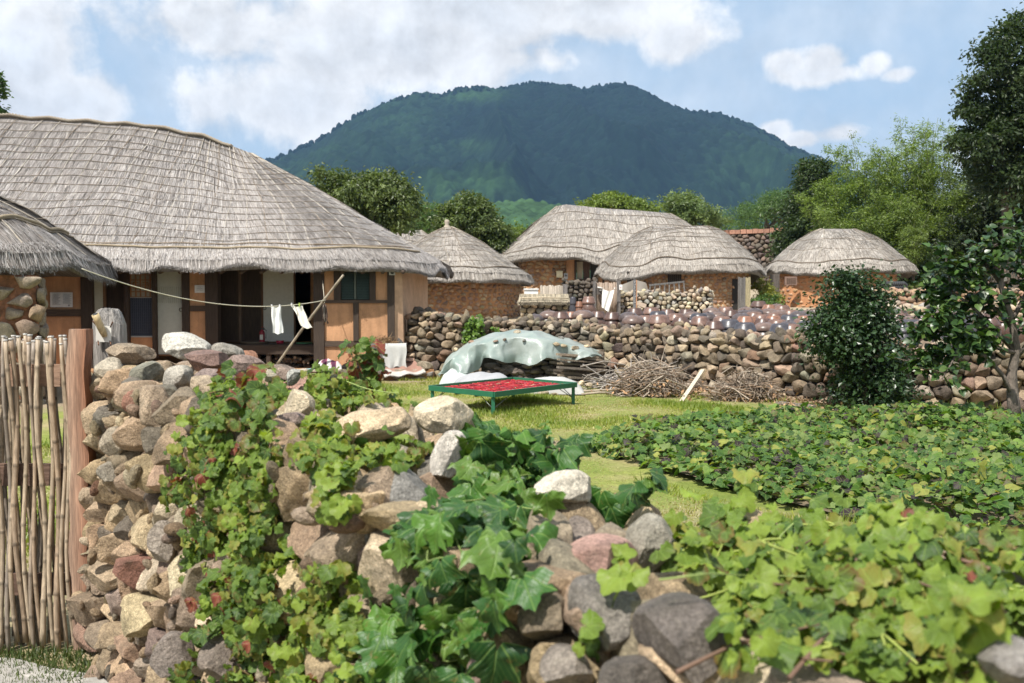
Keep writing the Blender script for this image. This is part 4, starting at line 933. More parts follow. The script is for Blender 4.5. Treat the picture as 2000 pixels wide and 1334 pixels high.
# papers pinned to the walls
def paper(x0, x1, y0, y1, d, label, lines):
    a = at(x0, y1, d); b = at(x1, y0, d); t = thing('notice_sheet', (a[0], d, a[2]), label, 'notice'); n = 9
    X, Zg = np.meshgrid(np.linspace(a[0], b[0], n), np.linspace(a[2], b[2], n)); Yg = d - .012 - .012 * np.sin(X * 9) ** 2
    V = np.stack([X, Yg, Zg], -1).reshape(-1, 3); F = np.array([(i * n + j, i * n + j + 1, (i + 1) * n + j + 1, (i + 1) * n + j) for i in range(n - 1) for j in range(n - 1)])
    V2 = V + (0, .004, 0); obj('sheet', np.vstack([V, V2]), np.vstack([F, F[:, ::-1] + len(V)]), M_CLOTH, t, col=(.66, .67, .68))
    mb = MB(); rr = random.Random(3)
    for l in lines: mb.pbox(l[0], l[1], l[2], l[3], d - .03, .003, (.25, .26, .3))
    mb.build('printed_lines', M_PAINT, t)
paper(99, 142, 571, 600, 22, 'white printed notice sheet hanging on the orange wall left of the posts', [(102, 118 - (i % 3) * 2, 574 + i * 2.2, 574.7 + i * 2.2) for i in range(10)] + [(123, 139 - (i % 2) * 3, 574 + i * 2.2, 574.7 + i * 2.2) for i in range(9)] + [(133, 136, 595, 598)])
paper(381, 400, 557, 572, 22, 'small pale notice sheet on the narrow orange panel between two posts', [(384, 397, 560 + i * 3, 560.8 + i * 3) for i in range(3)])
# wooden floor in the recess with firewood below
a = at(424, 668, 22.05); b = at(613, 695, 22.05)
for i, x in enumerate(np.linspace(a[0], b[0], 13)[:-1]):
    mb = MB(); w = (b[0] - a[0]) / 12; mb.box(x + .004, x + w - .004, 22.0, 23.2, at(500, 673, 22.1)[2] - .05, at(500, 673, 22.1)[2], np.array(DW2) * R.uniform(.8, 1.4)); mb.build('floor_plank', M_WOODH, mh)
P('floor_beam', [(420, 613, 675, 692, -.12, .14, DW)], M_WOODH); P('floor_leg', [(520, 528, 692, 722, -.1, .14, DW)], M_WOOD); P('floor_leg', [(440, 447, 692, 722, -.1, .14, DW)], M_WOOD)
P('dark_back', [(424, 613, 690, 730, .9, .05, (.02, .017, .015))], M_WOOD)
plat = at(500, 722, 21.4)[2]
# stone platform along the front
pf = Path([(at(-60, 0, 21.0)[0], 21.0), (at(740, 0, 21.0)[0], 21.0), (at(845, 0, 21.0)[0], 21.1)])
core(mh, pf, -.1, lambda u: plat - .01, 2.4, M_MUD, 1, 'platform')
lay(mh, cells(pf.L, lambda u: -.02, lambda u: plat + .02, lambda u, v: .42, lambda u, v: .16, 51), face_map(pf, 1), 2, .07, 'pale', M_ROCKF, 52, 80, .02, .06, 1, name='platform_stone')
# ================================================================== OTHER THATCHED HOUSES
# near left hut, its eave corner hangs into the picture
lh = thing('thatched_outbuilding', (-9, 14.5, 0), 'nearest thatched outbuilding with rubble and mud wall at the left edge', 'house')
RL = Roof(-11.65, 17.0, 4.62, 2.75, 1.8, 2.28, 1.62, n=3.2, k=.55, seed=8, lump=.05, wave=.05, lip=.24)
RL.surface(lh, 220, 20); RL.strands(lh, 26000, .014, .6, 5, 14000, True, cols=[(.345, .32, .30), (.23, .205, .188), (.44, .41, .385), (.10, .086, .076), (.30, .265, .24)], fl=.24)
RL.ropes(lh, [.34, .52, .7, .86], 26, .012, seed=4)
S = np.linspace(0, RL.per, 200); RL.rope(lh, S, .24 + .006 * np.sin(S * 2), .030, (.33, .27, .19), 6, 'eave_pole', .06); RL.rope(lh, S, .22 + .012 * np.sin(S * 3), .016, (.22, .18, .13), 5)
P_ = Path([(-14, 15.35), (at(66, 0, 15.3)[0] - .1, 15.3), (at(66, 0, 15.3)[0], 15.42), (at(58, 0, 18.6)[0], 18.6)])
core(lh, P_, 0, lambda u: 2.0, .4, mat_plain('red_mud', (.27, .125, .07), .92, 3, .6, 1.3, 20, .8, .03, scale2=12), 1, inset=.03)
lay(lh, cells(P_.L, lambda u: 0, lambda u: 1.98, lambda u, v: .34, lambda u, v: .24, 61), face_map(P_, 1), 2, .06, 'hutstone', M_ROCKF, 62, 60, .015, .05, 1, gap=.022, depthfn=lambda s: .05 + s * .12)

def hut(name, label, roof, wall_pts, z0, z1, pal, sx, sy, seed, limit, mat_core, nstr, rings, downs, gap=.012, stones=True, fringe=6000, w=.020, lift=.004, dep=None, closed=True, rad=.012, thick=.3):
    t = thing(name, (roof.cx, roof.cy, z0), label, 'house')
    roof.surface(t, 150, 16); roof.strands(t, nstr * 2, w, .5, seed, fringe, True, cols=[(.365, .335, .30), (.28, .252, .222), (.44, .405, .365), (.205, .18, .157), (.385, .345, .30)], fl=.12)
    roof.ropes(t, rings, downs, rad, seed=seed)
    S = np.linspace(0, roof.per, 160); roof.rope(t, S, .10 + .006 * np.sin(S * 2), .026, (.16, .13, .10), 5, 'eave_pole', .05)
    Pw = Path(wall_pts); core(t, Pw, z0 - .6, lambda u: z1, thick, mat_core, 1, 'wall', inset=.0)
    if stones: lay(t, cells(Pw.L, lambda u: z0 - .3, lambda u: z1, lambda u, v: sx, lambda u, v: sy, seed + 1), face_map(Pw, 1), 1, .04, pal, M_ROCKFAR, seed + 2, limit, lift, .06, 1, gap=gap, rough=.08, depthfn=dep or (lambda s: .03 + s * .15))
    return t
def ring(cx, cy, rx, ry, n=4, a0=-200, a1=20):
    th = np.radians(np.linspace(a0, a1, 40)); c, s = np.cos(th), np.sin(th)
    return [(cx + rx * np.sign(a) * abs(a) ** (2 / n), cy + ry * np.sign(b) * abs(b) ** (2 / n)) for a, b in zip(c, s)]
RC = Roof(-2.1, 34, 2.72, 2.72, .05, 2.47, 1.62, n=2.3, k=.22, seed=12, lump=.04, wave=.05, lip=.28)
hc = hut('round_thatched_hut', 'round hut with a conical thatched roof beside the farmhouse', RC, ring(-2.1, 34, 2.35, 2.2, 2.6, -190, 10), 1.0, 2.5, 'mudstone', .19, .125, 70, 280, M_MUD, 13000, [.2, .3, .4, .5, .6, .7, .8, .9], 22)
mb = MB(); c = RC.pt(np.zeros(1), np.ones(1))[0]; mb.lathe([(0.16, -.12), (.10, .02), (.06, .08), (.09, .14), (.07, .22), (.01, .25)], c, 10, (.36, .31, .25)); mb.build('straw_knot', M_STRAW, hc, True)
RG = Roof(-4.0, 41.5, 2.3, 2.2, .3, 3.0, 1.5, n=2.6, k=.3, seed=13, lip=.25)
hut('thatched_shed', 'small thatched roof peeping up behind the round hut', RG, ring(-4.0, 41.5, 1.8, 1.8, 3), 1.4, 3.0, 'mudstone', .3, .2, 75, 20, M_MUD, 3000, [.2, .4, .6, .8], 12, fringe=600)
RD = Roof(4.35, 44, 5.0, 3.3, 2.45, 3.42, 2.25, n=3.6, k=.32, seed=14, lump=.05, wave=.12, lip=.26, ridgefn=lambda x: np.interp(x, [1.5, 2.3, 6.8, 8], [-.05, .12, -.30, -.3]))
hd = hut('thatched_house', 'thatched house with the highest ridge in the middle, dark doors under the eave', RD, [(.35, 46.0), (.4, 42.2), (.6, 41.6), (at(1106, 0, 41.55)[0], 41.55)], 1.5, 3.5, 'mudstone', .27, .17, 80, 200, M_MUD, 17000, [.18, .3, .45, .62, .8], 24)
def PP(parent, name, boxes, mat, d, **kw):
    mb = MB()
    for b in boxes: mb.pbox(b[0], b[1], b[2], b[3], d + b[4], b[5], b[6])
    return mb.build(name, mat, parent, **kw)
PP(hd, 'plaster_pier', [(1106, 1124, 488, 600, 0, .3, (.45, .33, .23))], M_PLASTER, 41.5)
PP(hd, 'recess_wall', [(1124, 1210, 480, 512, .3, .2, (.4, .3, .2))], M_PLASTER, 41.5)
PP(hd, 'post', [(1122, 1126, 490, 600, -.1, .2, DW)], M_WOOD, 41.5); PP(hd, 'post', [(1177, 1181, 490, 600, -.1, .2, DW)], M_WOOD, 41.5)
PP(hd, 'lintel', [(1126, 1177, 506, 511, 0, .2, DW)], M_WOODH, 41.5)
PP(hd, 'paper_door', [(1127, 1138, 511, 545, .1, .05, (.42, .36, .27))], M_CLOTH, 41.5)
PP(hd, 'wooden_door', [(1139, 1152, 511, 560, .12, .05, (.10, .06, .045))], M_WOOD, 41.5); PP(hd, 'wooden_door', [(1153, 1168, 511, 560, .2, .05, (.04, .045, .045))], M_WOOD, 41.5)
PP(hd, 'wall_panel', [(1168, 1260, 511, 600, .25, .1, (.2, .21, .22))], M_PLASTER, 41.5); PP(hd, 'wooden_sill', [(1126, 1168, 545, 549, -.02, .2, DW)], M_WOODH, 41.5)
q = thing('meter_cabinet', at(1093, 536, 41.3), 'cream coloured electric cabinet on the stone wall of the middle house', 'cabinet'); PP(q, 'box', [(1087, 1099, 530, 542, 0, .25, (.62, .56, .38))], M_PAINT, 41.25); PP(q, 'lid', [(1086.4, 1099.6, 529, 530.4, -.03, .3, (.55, .5, .34))], M_PAINT, 41.25)
q = thing('electric_meter', at(1105, 540, 41.3), 'small grey electric meter beside the cream cabinet', 'meter'); PP(q, 'box', [(1101.5, 1109, 534, 545, 0, .2, (.4, .41, .42))], M_PAINT, 41.25); PP(q, 'dial', [(1103, 1107.5, 536, 540, -.02, .03, (.1, .1, .1))], M_PAINT, 41.25)
RE = Roof(6.0, 37, 2.9, 2.35, .95, 2.74, 1.58, n=2.9, k=.72, seed=15, lump=.07, wave=.10, lip=.26)
he = hut('thatched_hut', 'low domed thatched hut of rubble stone right of the reed gate', RE, ring(6.0, 37, 2.42, 1.95, 3.2, -190, 10), 1.35, 2.8, 'mudstone', .19, .13, 90, 290, M_MUD, 13000, [.2, .3, .4, .5, .6, .72, .85], 12)
for (x0, x1, y0, y1) in ((1225, 1251, 530, 553), (1305, 1331, 528, 551)):
    w = PP(he, 'window', [(x0, x1, y0, y1, 0, .1, (.015, .014, .013))], M_WOOD, 34.94); PP(w, 'window_bars', [(x, x + 1.2, y0, y1, -.03, .03, DW2) for x in np.linspace(x0 + 3, x1 - 4, 6)], M_WOOD, 34.94)
PP(he, 'door', [(1430, 1441, 545, 605, 0, .1, (.02, .018, .016))], M_WOOD, 35.2)
RF = Roof(13.0, 41, 2.82, 2.4, .62, 2.92, 1.62, n=2.7, k=.62, seed=16, lump=.05, wave=.05, lip=.26)
hf = hut('orange_thatched_hut', 'thatched hut with smooth orange mud wall near the bamboo', RF, ring(12.75, 41, 2.3, 1.9, 3.6, -190, 10), 1.4, 2.95, 'orange', .26, .14, 100, 120, mat_plain('orange_mud', (.46, .225, .11), .92, 2, .8, 1.15, 25, .5, .02, scale2=9), 13000, [.32, .55], 16, gap=.035, dep=lambda s: .02 + s * .08)
PP(hf, 'corner_post', [(1511, 1523, 535, 600, -.15, .25, (.13, .11, .095))], M_GREYWOOD, 39.3); PP(hf, 'dark_post', [(1506, 1511, 535, 600, .05, .2, (.03, .025, .02))], M_WOOD, 39.3)
q = thing('wooden_plaque', at(1545, 549, 39), 'small brown carved plaque on the orange hut wall', 'plaque'); PP(q, 'board', [(1533, 1557, 540, 557, 0, .06, (.20, .13, .10))], M_WOODH, 38.95)
PP(q, 'carved_marks', [(1537 + i * 3.6, 1539.5 + i * 3.6, 543 + j * 4, 546 + j * 4, -.012, .012, (.11, .07, .05)) for i in range(5) for j in range(3)], M_WOODH, 38.95)
# ================================================================== GATE BY THE NEAR WALL
gt = thing('bamboo_gate', (-2.2, 4.6, 0), 'gate of woven upright bamboo canes left of the near stone wall', 'gate')
BC = [(.34, .25, .17), (.38, .295, .205), (.30, .235, .175), (.26, .215, .17), (.42, .33, .23)]
def cane(x0, ztop, zbot, y, lean, amp, ph, rad, col):
    n = 16; zs = np.linspace(zbot, ztop, n); q = np.linspace(0, 1, n)
    pts = np.stack([x0 + lean * q + amp * np.sin(q * 7 + ph), y + .022 * np.sin(q * 8.5 + ph) , zs], 1)
    mb = MB(); seg = 9; nodes = np.arange(zbot + R.uniform(.05, .2), ztop - .03, R.uniform(.17, .24)); P2 = []; rr = []; cc = []
    fine = sorted(set(list(np.linspace(zbot, ztop, 22)) + [z + d for z in nodes for d in (-.012, -.004, .004, .012)]))
    col = np.array(col)
    for z in fine:
        dz = min(abs(z - nodes)) if len(nodes) else 1; P2.append((np.interp(z, zs, pts[:, 0]), np.interp(z, zs, pts[:, 1]), z)); rr.append(rad * (1.16 if dz < .006 else 1.0) * (1 - .15 * (z - zbot) / 1.4)); cc.append(col * (.55 if dz < .006 else R.uniform(.88, 1.08)))
    mb.tube(P2, np.array(rr), seg, np.array(cc)); e = np.array(P2[-1]); mb.tube([e - (0, 0, .006), e + (0, 0, .002)], [rad * .93, rad * .93], seg, (.5, .48, .44)); mb.tube([e + (0, 0, .002), e + (0, 0, .004)], [rad * .6, rad * .6], seg, (.08, .06, .05))
    return mb.build('bamboo_cane', M_BAMBOO, gt, True, center=True)
x = -2.62; i = 0
tops = [1.47, 1.43, 1.44, 1.45, 1.43, 1.445, 1.45, 1.45, 1.46, 1.435, 1.43, 1.44]
while x < -1.955:
    front = i % 2 == 0
    cane(x + R.uniform(-.006, .006), tops[i % 12] + R.uniform(-.015, .01), .03 + R.uniform(-.03, .05), 4.56 if front else 4.66, R.uniform(-.045, .015) * (1 if front else .6), R.uniform(.002, .007), R.uniform(0, 6), R.uniform(.0092, .0135), R.choice(BC)); x += .0138; i += 1
for z in (1.27, .82, .32):
    mb = MB(); mb.box(-3.1, -1.955, 4.598, 4.622, z - .05, z + .05, (.30, .19, .13) if z > 1 else (.14, .085, .06)); mb.build('rail', M_WOODH, gt)
mb = MB(); c = at(157, 645, 4.55); V = []
zs = np.linspace(.05, c[2] + .005, 24); 
for z in zs:
    k = .006 * sin(z * 9) + .004 * sin(z * 23); w = .04 * (.93 if z > zs[-2] else 1)
    for (a, b) in ((-w, -.035), (w, -.035), (w, .045), (-w, .045)): V.append((-1.922 + a + k, 4.545 + b, z))
F = [(i * 4 + j, i * 4 + (j + 1) % 4, i * 4 + 4 + (j + 1) % 4, i * 4 + 4 + j) for i in range(23) for j in range(4)] + [(92, 93, 94, 95), (3, 2, 1, 0)]
pale = np.array([(.27, .125, .07) if (i % 4) else (.36, .24, .17) for i in range(96)]); mb.add(np.array(V), np.array(F), pale); mb.build('gate_frame_post', mat_plain('orange_brown_wood', None, .7, 5, .65, 1.25, 9, .6, .01, (12, 12, .8), scale2=14), gt)
# weathered grey post with steel holder and a bamboo tube
gp = thing('weathered_post', (-1.83, 4.72, 0), 'weathered grey timber post at the end of the near stone wall', 'post')
V = []; n = 20; zs = np.concatenate([np.linspace(0, 1.50, 16), [1.53, 1.55, 1.562, 1.566]])
for z in zs:
    s = 1.0 if z < 1.5 else np.interp(z, [1.5, 1.53, 1.55, 1.562, 1.566], [1.0, .88, .76, .62, .2])
    for j in range(n):
        a = 2 * pi * j / n; r0 = .068 * (1 / max(abs(cos(a)), abs(sin(a)))) ** .95 * s; r0 *= 1 + .07 * sin(j * 5.1) ; V.append((-1.865 + r0 * cos(a) + .004 * sin(z * 6), 4.74 + r0 * sin(a) * .9, z + .008 * sin(j * 2.3) * (z > 1.45)))
m = len(zs); F = [(i * n + j, i * n + (j + 1) % n, (i + 1) * n + (j + 1) % n, (i + 1) * n + j) for i in range(m - 1) for j in range(n)]; F4 = np.array(F); F3 = np.array([((m - 1) * n, (m - 1) * n + j, (m - 1) * n + j + 1) for j in range(1, n - 1)])
obj('timber', np.array(V), [F3, F4], mat_plain('cracked_grey_wood', None, .88, 3, .35, 1.5, 5, 1.0, .02, (9, 9, .5), scale2=30), gp, col=(.27, .25, .23), smooth=False)
hp = thing('steel_holder', (-1.86, 4.66, 1.4), 'pale metal plate with a slanted bamboo tube nailed on the grey post', 'holder')
mb = MB(); M = Matrix.Translation((-1.856, 4.655, 1.455)) @ Matrix.Rotation(math.radians(3), 4, 'Y'); mb.box(-.034, .034, -.006, 0, -.036, .038, (.62, .60, .55), M); mb.build('metal_plate', M_PAINT, hp)
mb = MB(); a = np.array((-1.848, 4.645, 1.445)); b = np.array((-1.872, 4.60, 1.545)); mb.tube([b, b * .75 + a * .25, b * .5 + a * .5, b * .25 + a * .75, a], [.0165, .0165, .0165, .0165, .012], 14, np.array([(.52, .40, .22)] * 5)); mb.tube([b, b + (b - a) * .012], [.012, .012], 12, (.03, .025, .02)); mb.build('bamboo_tube', M_BAMBOO, hp, True)
for (dx, dz, ex, ez) in ((-.026, .03, -.014, .03), (.03, .03, .02, .025), (-.026, -.03, .012, -.02), (.028, -.03, .014, -.02)):
    mb = MB(); mb.tube([(-1.856 + dx, 4.652, 1.455 + dz), (-1.856 + dx + ex, 4.63, 1.455 + dz + ez)], .0032, 5, (.16, .08, .05)); mb.build('nail', M_METAL, hp, True)
# ================================================================== CLOTHES LINE
pl = thing('bamboo_prop', at(541, 710, 20.6), 'long slanting bamboo pole propping up the washing line', 'pole'); a = at(541, 712, 20.6); b = at(671, 537, 20.6)
mb = MB(); q = np.linspace(0, 1, 24); pts = np.array([a + (b - a) * t + np.array([0, 0, .03 * sin(t * 3.1)]) for t in q]); mb.tube(pts, np.where(np.arange(24) % 4 == 0, .030, .025), 8, np.array([(.30, .25, .18) if i % 4 else (.17, .14, .1) for i in range(24)])); mb.build('pole', M_BAMBOO, pl, True)
ln = thing('washing_line', at(636, 585, 20.6), 'pale cord sagging from the thatch eave to the bamboo prop', 'cord')
A = at(160, 525, 15.5); B = at(636, 586, 20.58); q = np.linspace(0, 1, 40); pts = np.array([A + (B - A) * t - np.array([0, 0, .62 * 4 * t * (1 - t) * .5]) for t in q])
LP = pts; mb = MB(); mb.tube(pts, .0085, 5, (.62, .58, .45)); mb.build('cord', M_ROPE, ln, True)
def online(px):
    X, Y, _ = proj(LP); i = int(np.argmin(abs(X - px))); return LP[i]
def cloth(name, label, top, w, h, lean, seed, twist=0.0, mat=None, col=(.80, .80, .78)):
    t = thing(name, top, label, 'cloth'); n, m = 14, 18; V = []
    for j in range(m):
        v = j / (m - 1)
        for i in range(n):
            u = i / (n - 1) - .5; ww = w * (1 - .12 * sin(v * pi)) ; V.append((top[0] + u * ww * cos(twist) + lean * v + .006 * sin(v * 9 + seed), top[1] + .035 * sin(u * 9 + v * 3 + seed) * (1 - .3 * v) - .03 * v + u * ww * sin(twist), top[2] - v * h - .018 * cos(u * 7) - (.03 * (u + .5) if lean > .1 else .02 * abs(u))))
    F = np.array([(j * n + i, j * n + i + 1, (j + 1) * n + i + 1, (j + 1) * n + i) for j in range(m - 1) for i in range(n - 1)]); V = np.array(V)
    V2 = V + np.array([0, .03, 0]) + .004 * sn(V, 20, seed, 1)[:, None]; obj('cloth', np.vstack([V, V2]), np.vstack([F, F[:, ::-1] + len(V)]), M_CLOTH, t, col=col); return t
p1 = online(534); c1 = cloth('white_cloth', 'narrow white cloth with rounded foot hanging on the washing line', p1 - (0, 0, .01), .19, .50, .05, 1)
p2 = online(582); c2 = cloth('white_cloth', 'wide white cloth blowing aside on the washing line near the prop', p2 - (0, 0, .01), .22, .42, .20, 4, .1, col=(.78, .76, .68)); c2.rotation_euler = (0, 0, 0)
for c, p, dxs, kc in ((c1, p1, (-.07, .08), (.75, .75, .75)), (c2, p2, (-.09, .06), (.45, .6, .1))):
    for k, dx in enumerate(dxs):
        mb = MB(); mb.box(p[0] + dx - .009, p[0] + dx + .009, p[1] - .03, p[1] + .02, p[2] - .035, p[2] + .035, kc if k else (.7, .7, .7)); mb.build('peg', M_PAINT, c)
ft_ = thing('dried_fish_bunch', at(634, 620, 20.9), 'bunch of dried dark fish hanging from a cord by the prop', 'dried fish')
mb = MB(); a = at(630, 548, 21.2); b = at(634, 592, 20.7); mb.tube([a, b], .007, 5, (.55, .5, .4)); mb.build('cord', M_ROPE, ft_, True)
for k in range(6):
    b2 = b + np.array([R.uniform(-.04, .05), R.uniform(-.03, .03), R.uniform(-.05, 0)]); l = R.uniform(.25, .40); e = b2 + np.array([R.uniform(-.04, .04), 0, -l]); mb = MB(); mb.tube([b2, b2 * .7 + e * .3, b2 * .35 + e * .65, e * .9 + b2 * .1, e + (.02, 0, -.03)], [.006, .02, .024, .010, .018], 6, R.choice([(.10, .07, .055), (.2, .17, .14), (.07, .05, .04)])); mb.build('fish', M_BARK, ft_, True)
# ================================================================== THINGS BY THE HOUSE
fe = thing('fire_extinguisher', at(512, 668, 22.6), 'dark red fire extinguisher standing on the wooden floor', 'extinguisher'); c = at(512, 669, 22.6); c[2] = at(500, 673, 22.1)[2]
mb = MB(); mb.lathe([(0, 0), (.06, 0), (.062, .02), (.062, .24), (.05, .28), (.02, .30), (.02, .32), (0, .32)], c, 14, (.25, .015, .025)); mb.build('cylinder_body', M_PAINT, fe, True)
mb = MB(); mb.box(c[0] - .02, c[0] + .06, c[1] - .015, c[1] + .015, c[2] + .32, c[2] + .345, (.05, .05, .05)); mb.box(c[0] - .02, c[0] + .05, c[1] - .012, c[1] + .012, c[2] + .355, c[2] + .37, (.25, .02, .02)); mb.build('handle', M_PAINT, fe); mb = MB(); mb.tube([c + (.02, 0, .32), c + (.09, 0, .30), c + (.085, 0, .12)], .01, 6, (.03, .03, .03)); mb.build('hose', M_PAINT, fe, True)
mb = MB(); mb.box(c[0] - .035, c[0] + .035, c[1] - .066, c[1] - .06, c[2] + .09, c[2] + .2, (.7, .68, .6)); mb.build('label_plate', M_PAINT, fe)
zf = at(500, 673, 22.1)[2]
q = thing('red_bowl', (at(547, 670, 22.5)[0], 22.5, zf), 'small red plastic bowl on the wooden floor', 'bowl'); mb = MB(); mb.lathe([(0, .01), (.06, .005), (.085, .07), (.09, .07), (.065, 0), (0, 0)], (at(547, 670, 22.5)[0], 22.5, zf), 16, (.40, .02, .05)); mb.build('bowl', M_PAINT, q, True)
q = thing('round_straw_tray', (at(495, 670, 22.4)[0], 22.4, zf), 'flat dark straw tray on the wooden floor under the lattice doors', 'tray'); mb = MB(); mb.lathe([(0, .012), (.27, .015), (.29, .05), (.31, .05), (.29, 0), (0, 0)], (at(495, 670, 22.4)[0], 22.5, zf), 22, (.11, .085, .06)); mb.build('tray', M_STRAW, q, True)
q = thing('green_stool', (at(594, 666, 22.6)[0], 22.6, zf), 'flat green plastic lid on the floor at the dark doorway', 'lid'); mb = MB(); mb.lathe([(0, .03), (.17, .03), (.18, .02), (.18, 0), (0, 0)], (at(594, 666, 22.6)[0], 22.6, zf), 20, (.06, .20, .09)); mb.build('lid', M_PAINT, q, True)
q = thing('firewood_stack', (at(520, 710, 22.3)[0], 22.3, plat), 'split firewood piled under the raised wooden floor', 'firewood'); q['group'] = None; del q['group']
for k in range(110):
    x = R.uniform(at(430, 0, 22.3)[0], at(610, 0, 22.3)[0]); z = plat + R.uniform(.02, .24); y = 22.2 + R.uniform(0, .5); a = np.array([x, y, z]); d = np.array([R.uniform(-.24, .24), R.uniform(.1, .3), R.uniform(-.03, .05)]); mb = MB(); mb.tube([a - d, a + d], [R.uniform(.022, .045)] * 2, 5, np.array(R.choice([(.22, .18, .14), (.14, .11, .09), (.30, .26, .21), (.08, .06, .05)]))); mb.build('log', M_BARK, q)
q = thing('iron_cauldron', (at(690, 706, 21.6)[0], 21.6, plat), 'black iron cauldron lid with a knob on the stone platform', 'cauldron'); c = (at(690, 706, 21.2)[0], 21.22, plat - .02)
mb = MB(); mb.lathe([(0, 0), (.2, 0), (.23, .05), (.23, .08), (.25, .085)], c, 26, (.035, .03, .028)); mb.build('pot', M_METAL, q, True); mb = MB(); mb.lathe([(.255, .085), (.255, .10), (.22, .14), (.12, .19), (.03, .21), (.02, .22)], c, 26, (.045, .038, .034)); mb.build('lid', M_METAL, q, True); mb = MB(); mb.lathe([(.02, .20), (.018, .25), (.03, .27), (.022, .295), (0, .3)], c, 10, (.03, .028, .026)); mb.build('knob', M_METAL, q, True)
def heap(name, label, cat, cx, cy, z, rx, ry, h, cols, seed, mat=None, n=30, part='fabric', rough=.25, stripes=None):
    t = thing(name, (cx, cy, z), label, cat); g = np.linspace(-1, 1, n); X, Y = np.meshgrid(g, g); r2 = np.clip(1 - np.abs(X) ** 3, 0, 1) * np.clip(1 - np.abs(Y) ** 3, 0, 1)
    Pq = np.stack([X * rx, Y * ry], -1); Z = h * r2 ** .6 * (1 + rough * sn(Pq, 3 / max(rx, .2), seed, 3)) + .006; V = np.stack([cx + X * rx, cy + Y * ry, z + Z], -1).reshape(-1, 3)
    F = np.array([(i * n + j, i * n + j + 1, (i + 1) * n + j + 1, (i + 1) * n + j) for i in range(n - 1) for j in range(n - 1)])
    base = np.array(cols[0]); K = np.tile(base, (n * n, 1)).astype(float)
    if len(cols) > 1:
        s = sn(Pq.reshape(-1, 2), 6 / max(rx, .2), seed + 1, 2); K = np.where((s > .1)[:, None], np.array(cols[1]), K); 
        if len(cols) > 2: K = np.where((s < -.55)[:, None], np.array(cols[2]), K)
    obj(part, V, F, mat or M_CLOTH, t, col=K); return t
heap('folded_blanket', 'crumpled white and maroon patterned blanket beside the cauldron', 'blanket', at(640, 0, 21.2)[0], 21.2, plat, .28, .2, .20, [(.22, .03, .08), (.6, .58, .55), (.08, .02, .05)], 3)
heap('blue_mat', 'flat teal and white patterned mat on the stone platform', 'mat', at(605, 0, 21.15)[0], 21.12, plat, .36, .12, .03, [(.10, .30, .36), (.55, .6, .6)], 4)
q = thing('cloth_covered_table', (at(753, 700, 21.7)[0], 21.7, plat), 'low table under a ragged grey cloth against the end of the house', 'table')
a = at(716, 703, 21.2); b = at(790, 672, 21.2); mb = MB(); mb.box(a[0] + .03, b[0] - .05, 21.22, 21.52, plat, b[2] - .01, (.10, .085, .07)); mb.build('table_body', M_WOOD, q)
nn = 40; V = []; 
for j in range(14):
    v = j / 13
    for i in range(nn):
        u = i / (nn - 1); x = a[0] + (b[0] - a[0]) * u * (1 + .10 * v) ; y = 21.2 - .05 * v - .025 * sin(u * 26) * v; z = b[2] + .01 - (b[2] - plat + .02) * v * (1 - .18 * abs(sin(u * 9 + 1)));
        if j == 0: y = 21.5
        if j == 1: y = 21.22; z = b[2] + .012
        V.append((x + .03 * sin(v * 5 + u * 7), y, z))
F = np.array([(j * nn + i, j * nn + i + 1, (j + 1) * nn + i + 1, (j + 1) * nn + i) for j in range(13) for i in range(nn - 1)]); kk = np.array([(.42, .42, .40) if (i / 39) > .42 else (.10, .09, .08) for j in range(14) for i in range(nn)]); obj('grey_cloth', np.array(V), F, M_CLOTH, q, col=kk)
def twigs(name, label, cx, cy, z, rx, ry, h, n, cols, ln, rad, seed, lean=(0, 0), cat='brush pile', leaves=0, base=None):
    t = thing(name, (cx, cy, z), label, cat); r = np.random.default_rng(seed); mb = MB()
    for i in range(n):
        a = r.uniform(0, 6.28); q = r.uniform(0, 1) ** .6; x = cx + rx * q * cos(a) * .75; y = cy + ry * q * sin(a) * .75; top = h * (1 - q * q * .8) * r.uniform(.15, 1.05)
        d = r.normal(size=3) * (1, .8, .42) + np.array([lean[0], 0, lean[1]]); d /= np.linalg.norm(d); l = ln * r.uniform(.4, 1.2); p0 = np.array([x, y, z + max(.02, top)]); k = r.normal(size=3) * .12 * l
        A, M_, B = p0 - d * l / 2, p0 + k, p0 + d * l / 2; A[2] = max(A[2], z + .01); B[2] = max(B[2], z + .01); M_[2] = max(M_[2], z + .01)
        mb.tube([A, (A + M_) / 2 + k * .3, M_, (M_ + B) / 2, B], np.linspace(rad, rad * .35, 5) * r.uniform(.6, 1.3), 3, np.array(cols[r.integers(len(cols))]) * r.uniform(.8, 1.2), cap=False)
    mb.build('twigs', M_TWIG, t, True, kind='stuff')
    if leaves:
        m = leaves; P = np.stack([cx + r.normal(size=m) * rx * .55, cy - abs(r.normal(size=m)) * ry * .5, z + .02 + h * .5 * r.uniform(0, 1, m) ** 2.5], 1); V, F = rhomb(P, unit(r.normal(size=(m, 3)) + (0, -.3, 1)), unit(r.normal(size=(m, 3))), .09 * r.uniform(.5, 1.2, m), .6)
        obj('dry_leaves', V, F, M_TWIG, t, col=np.repeat(np.array([(.36, .22, .12)]) * r.uniform(.5, 1.3, (m, 1)), 4, 0), smooth=False, kind='stuff')
    return t
c = at(750, 670, 21.35); twigs('dried_herb_bundle', 'small heap of dry brown stalks on the cloth covered table', c[0], 21.38, at(0, 673, 21.2)[2], .30, .15, .13, 160, [(.22, .13, .07), (.30, .2, .11)], .3, .006, 5, cat='dried herbs')
mb = MB(); q = thing('leaning_slab', (at(780, 700, 21.9)[0], 21.9, plat), 'dark narrow stone slab leaning at the corner of the house', 'stone'); hero(779, 676, 21.4, 18, 50, .06, 12, (.12, .11, .10), 900, 3, parent=q, name='slab')
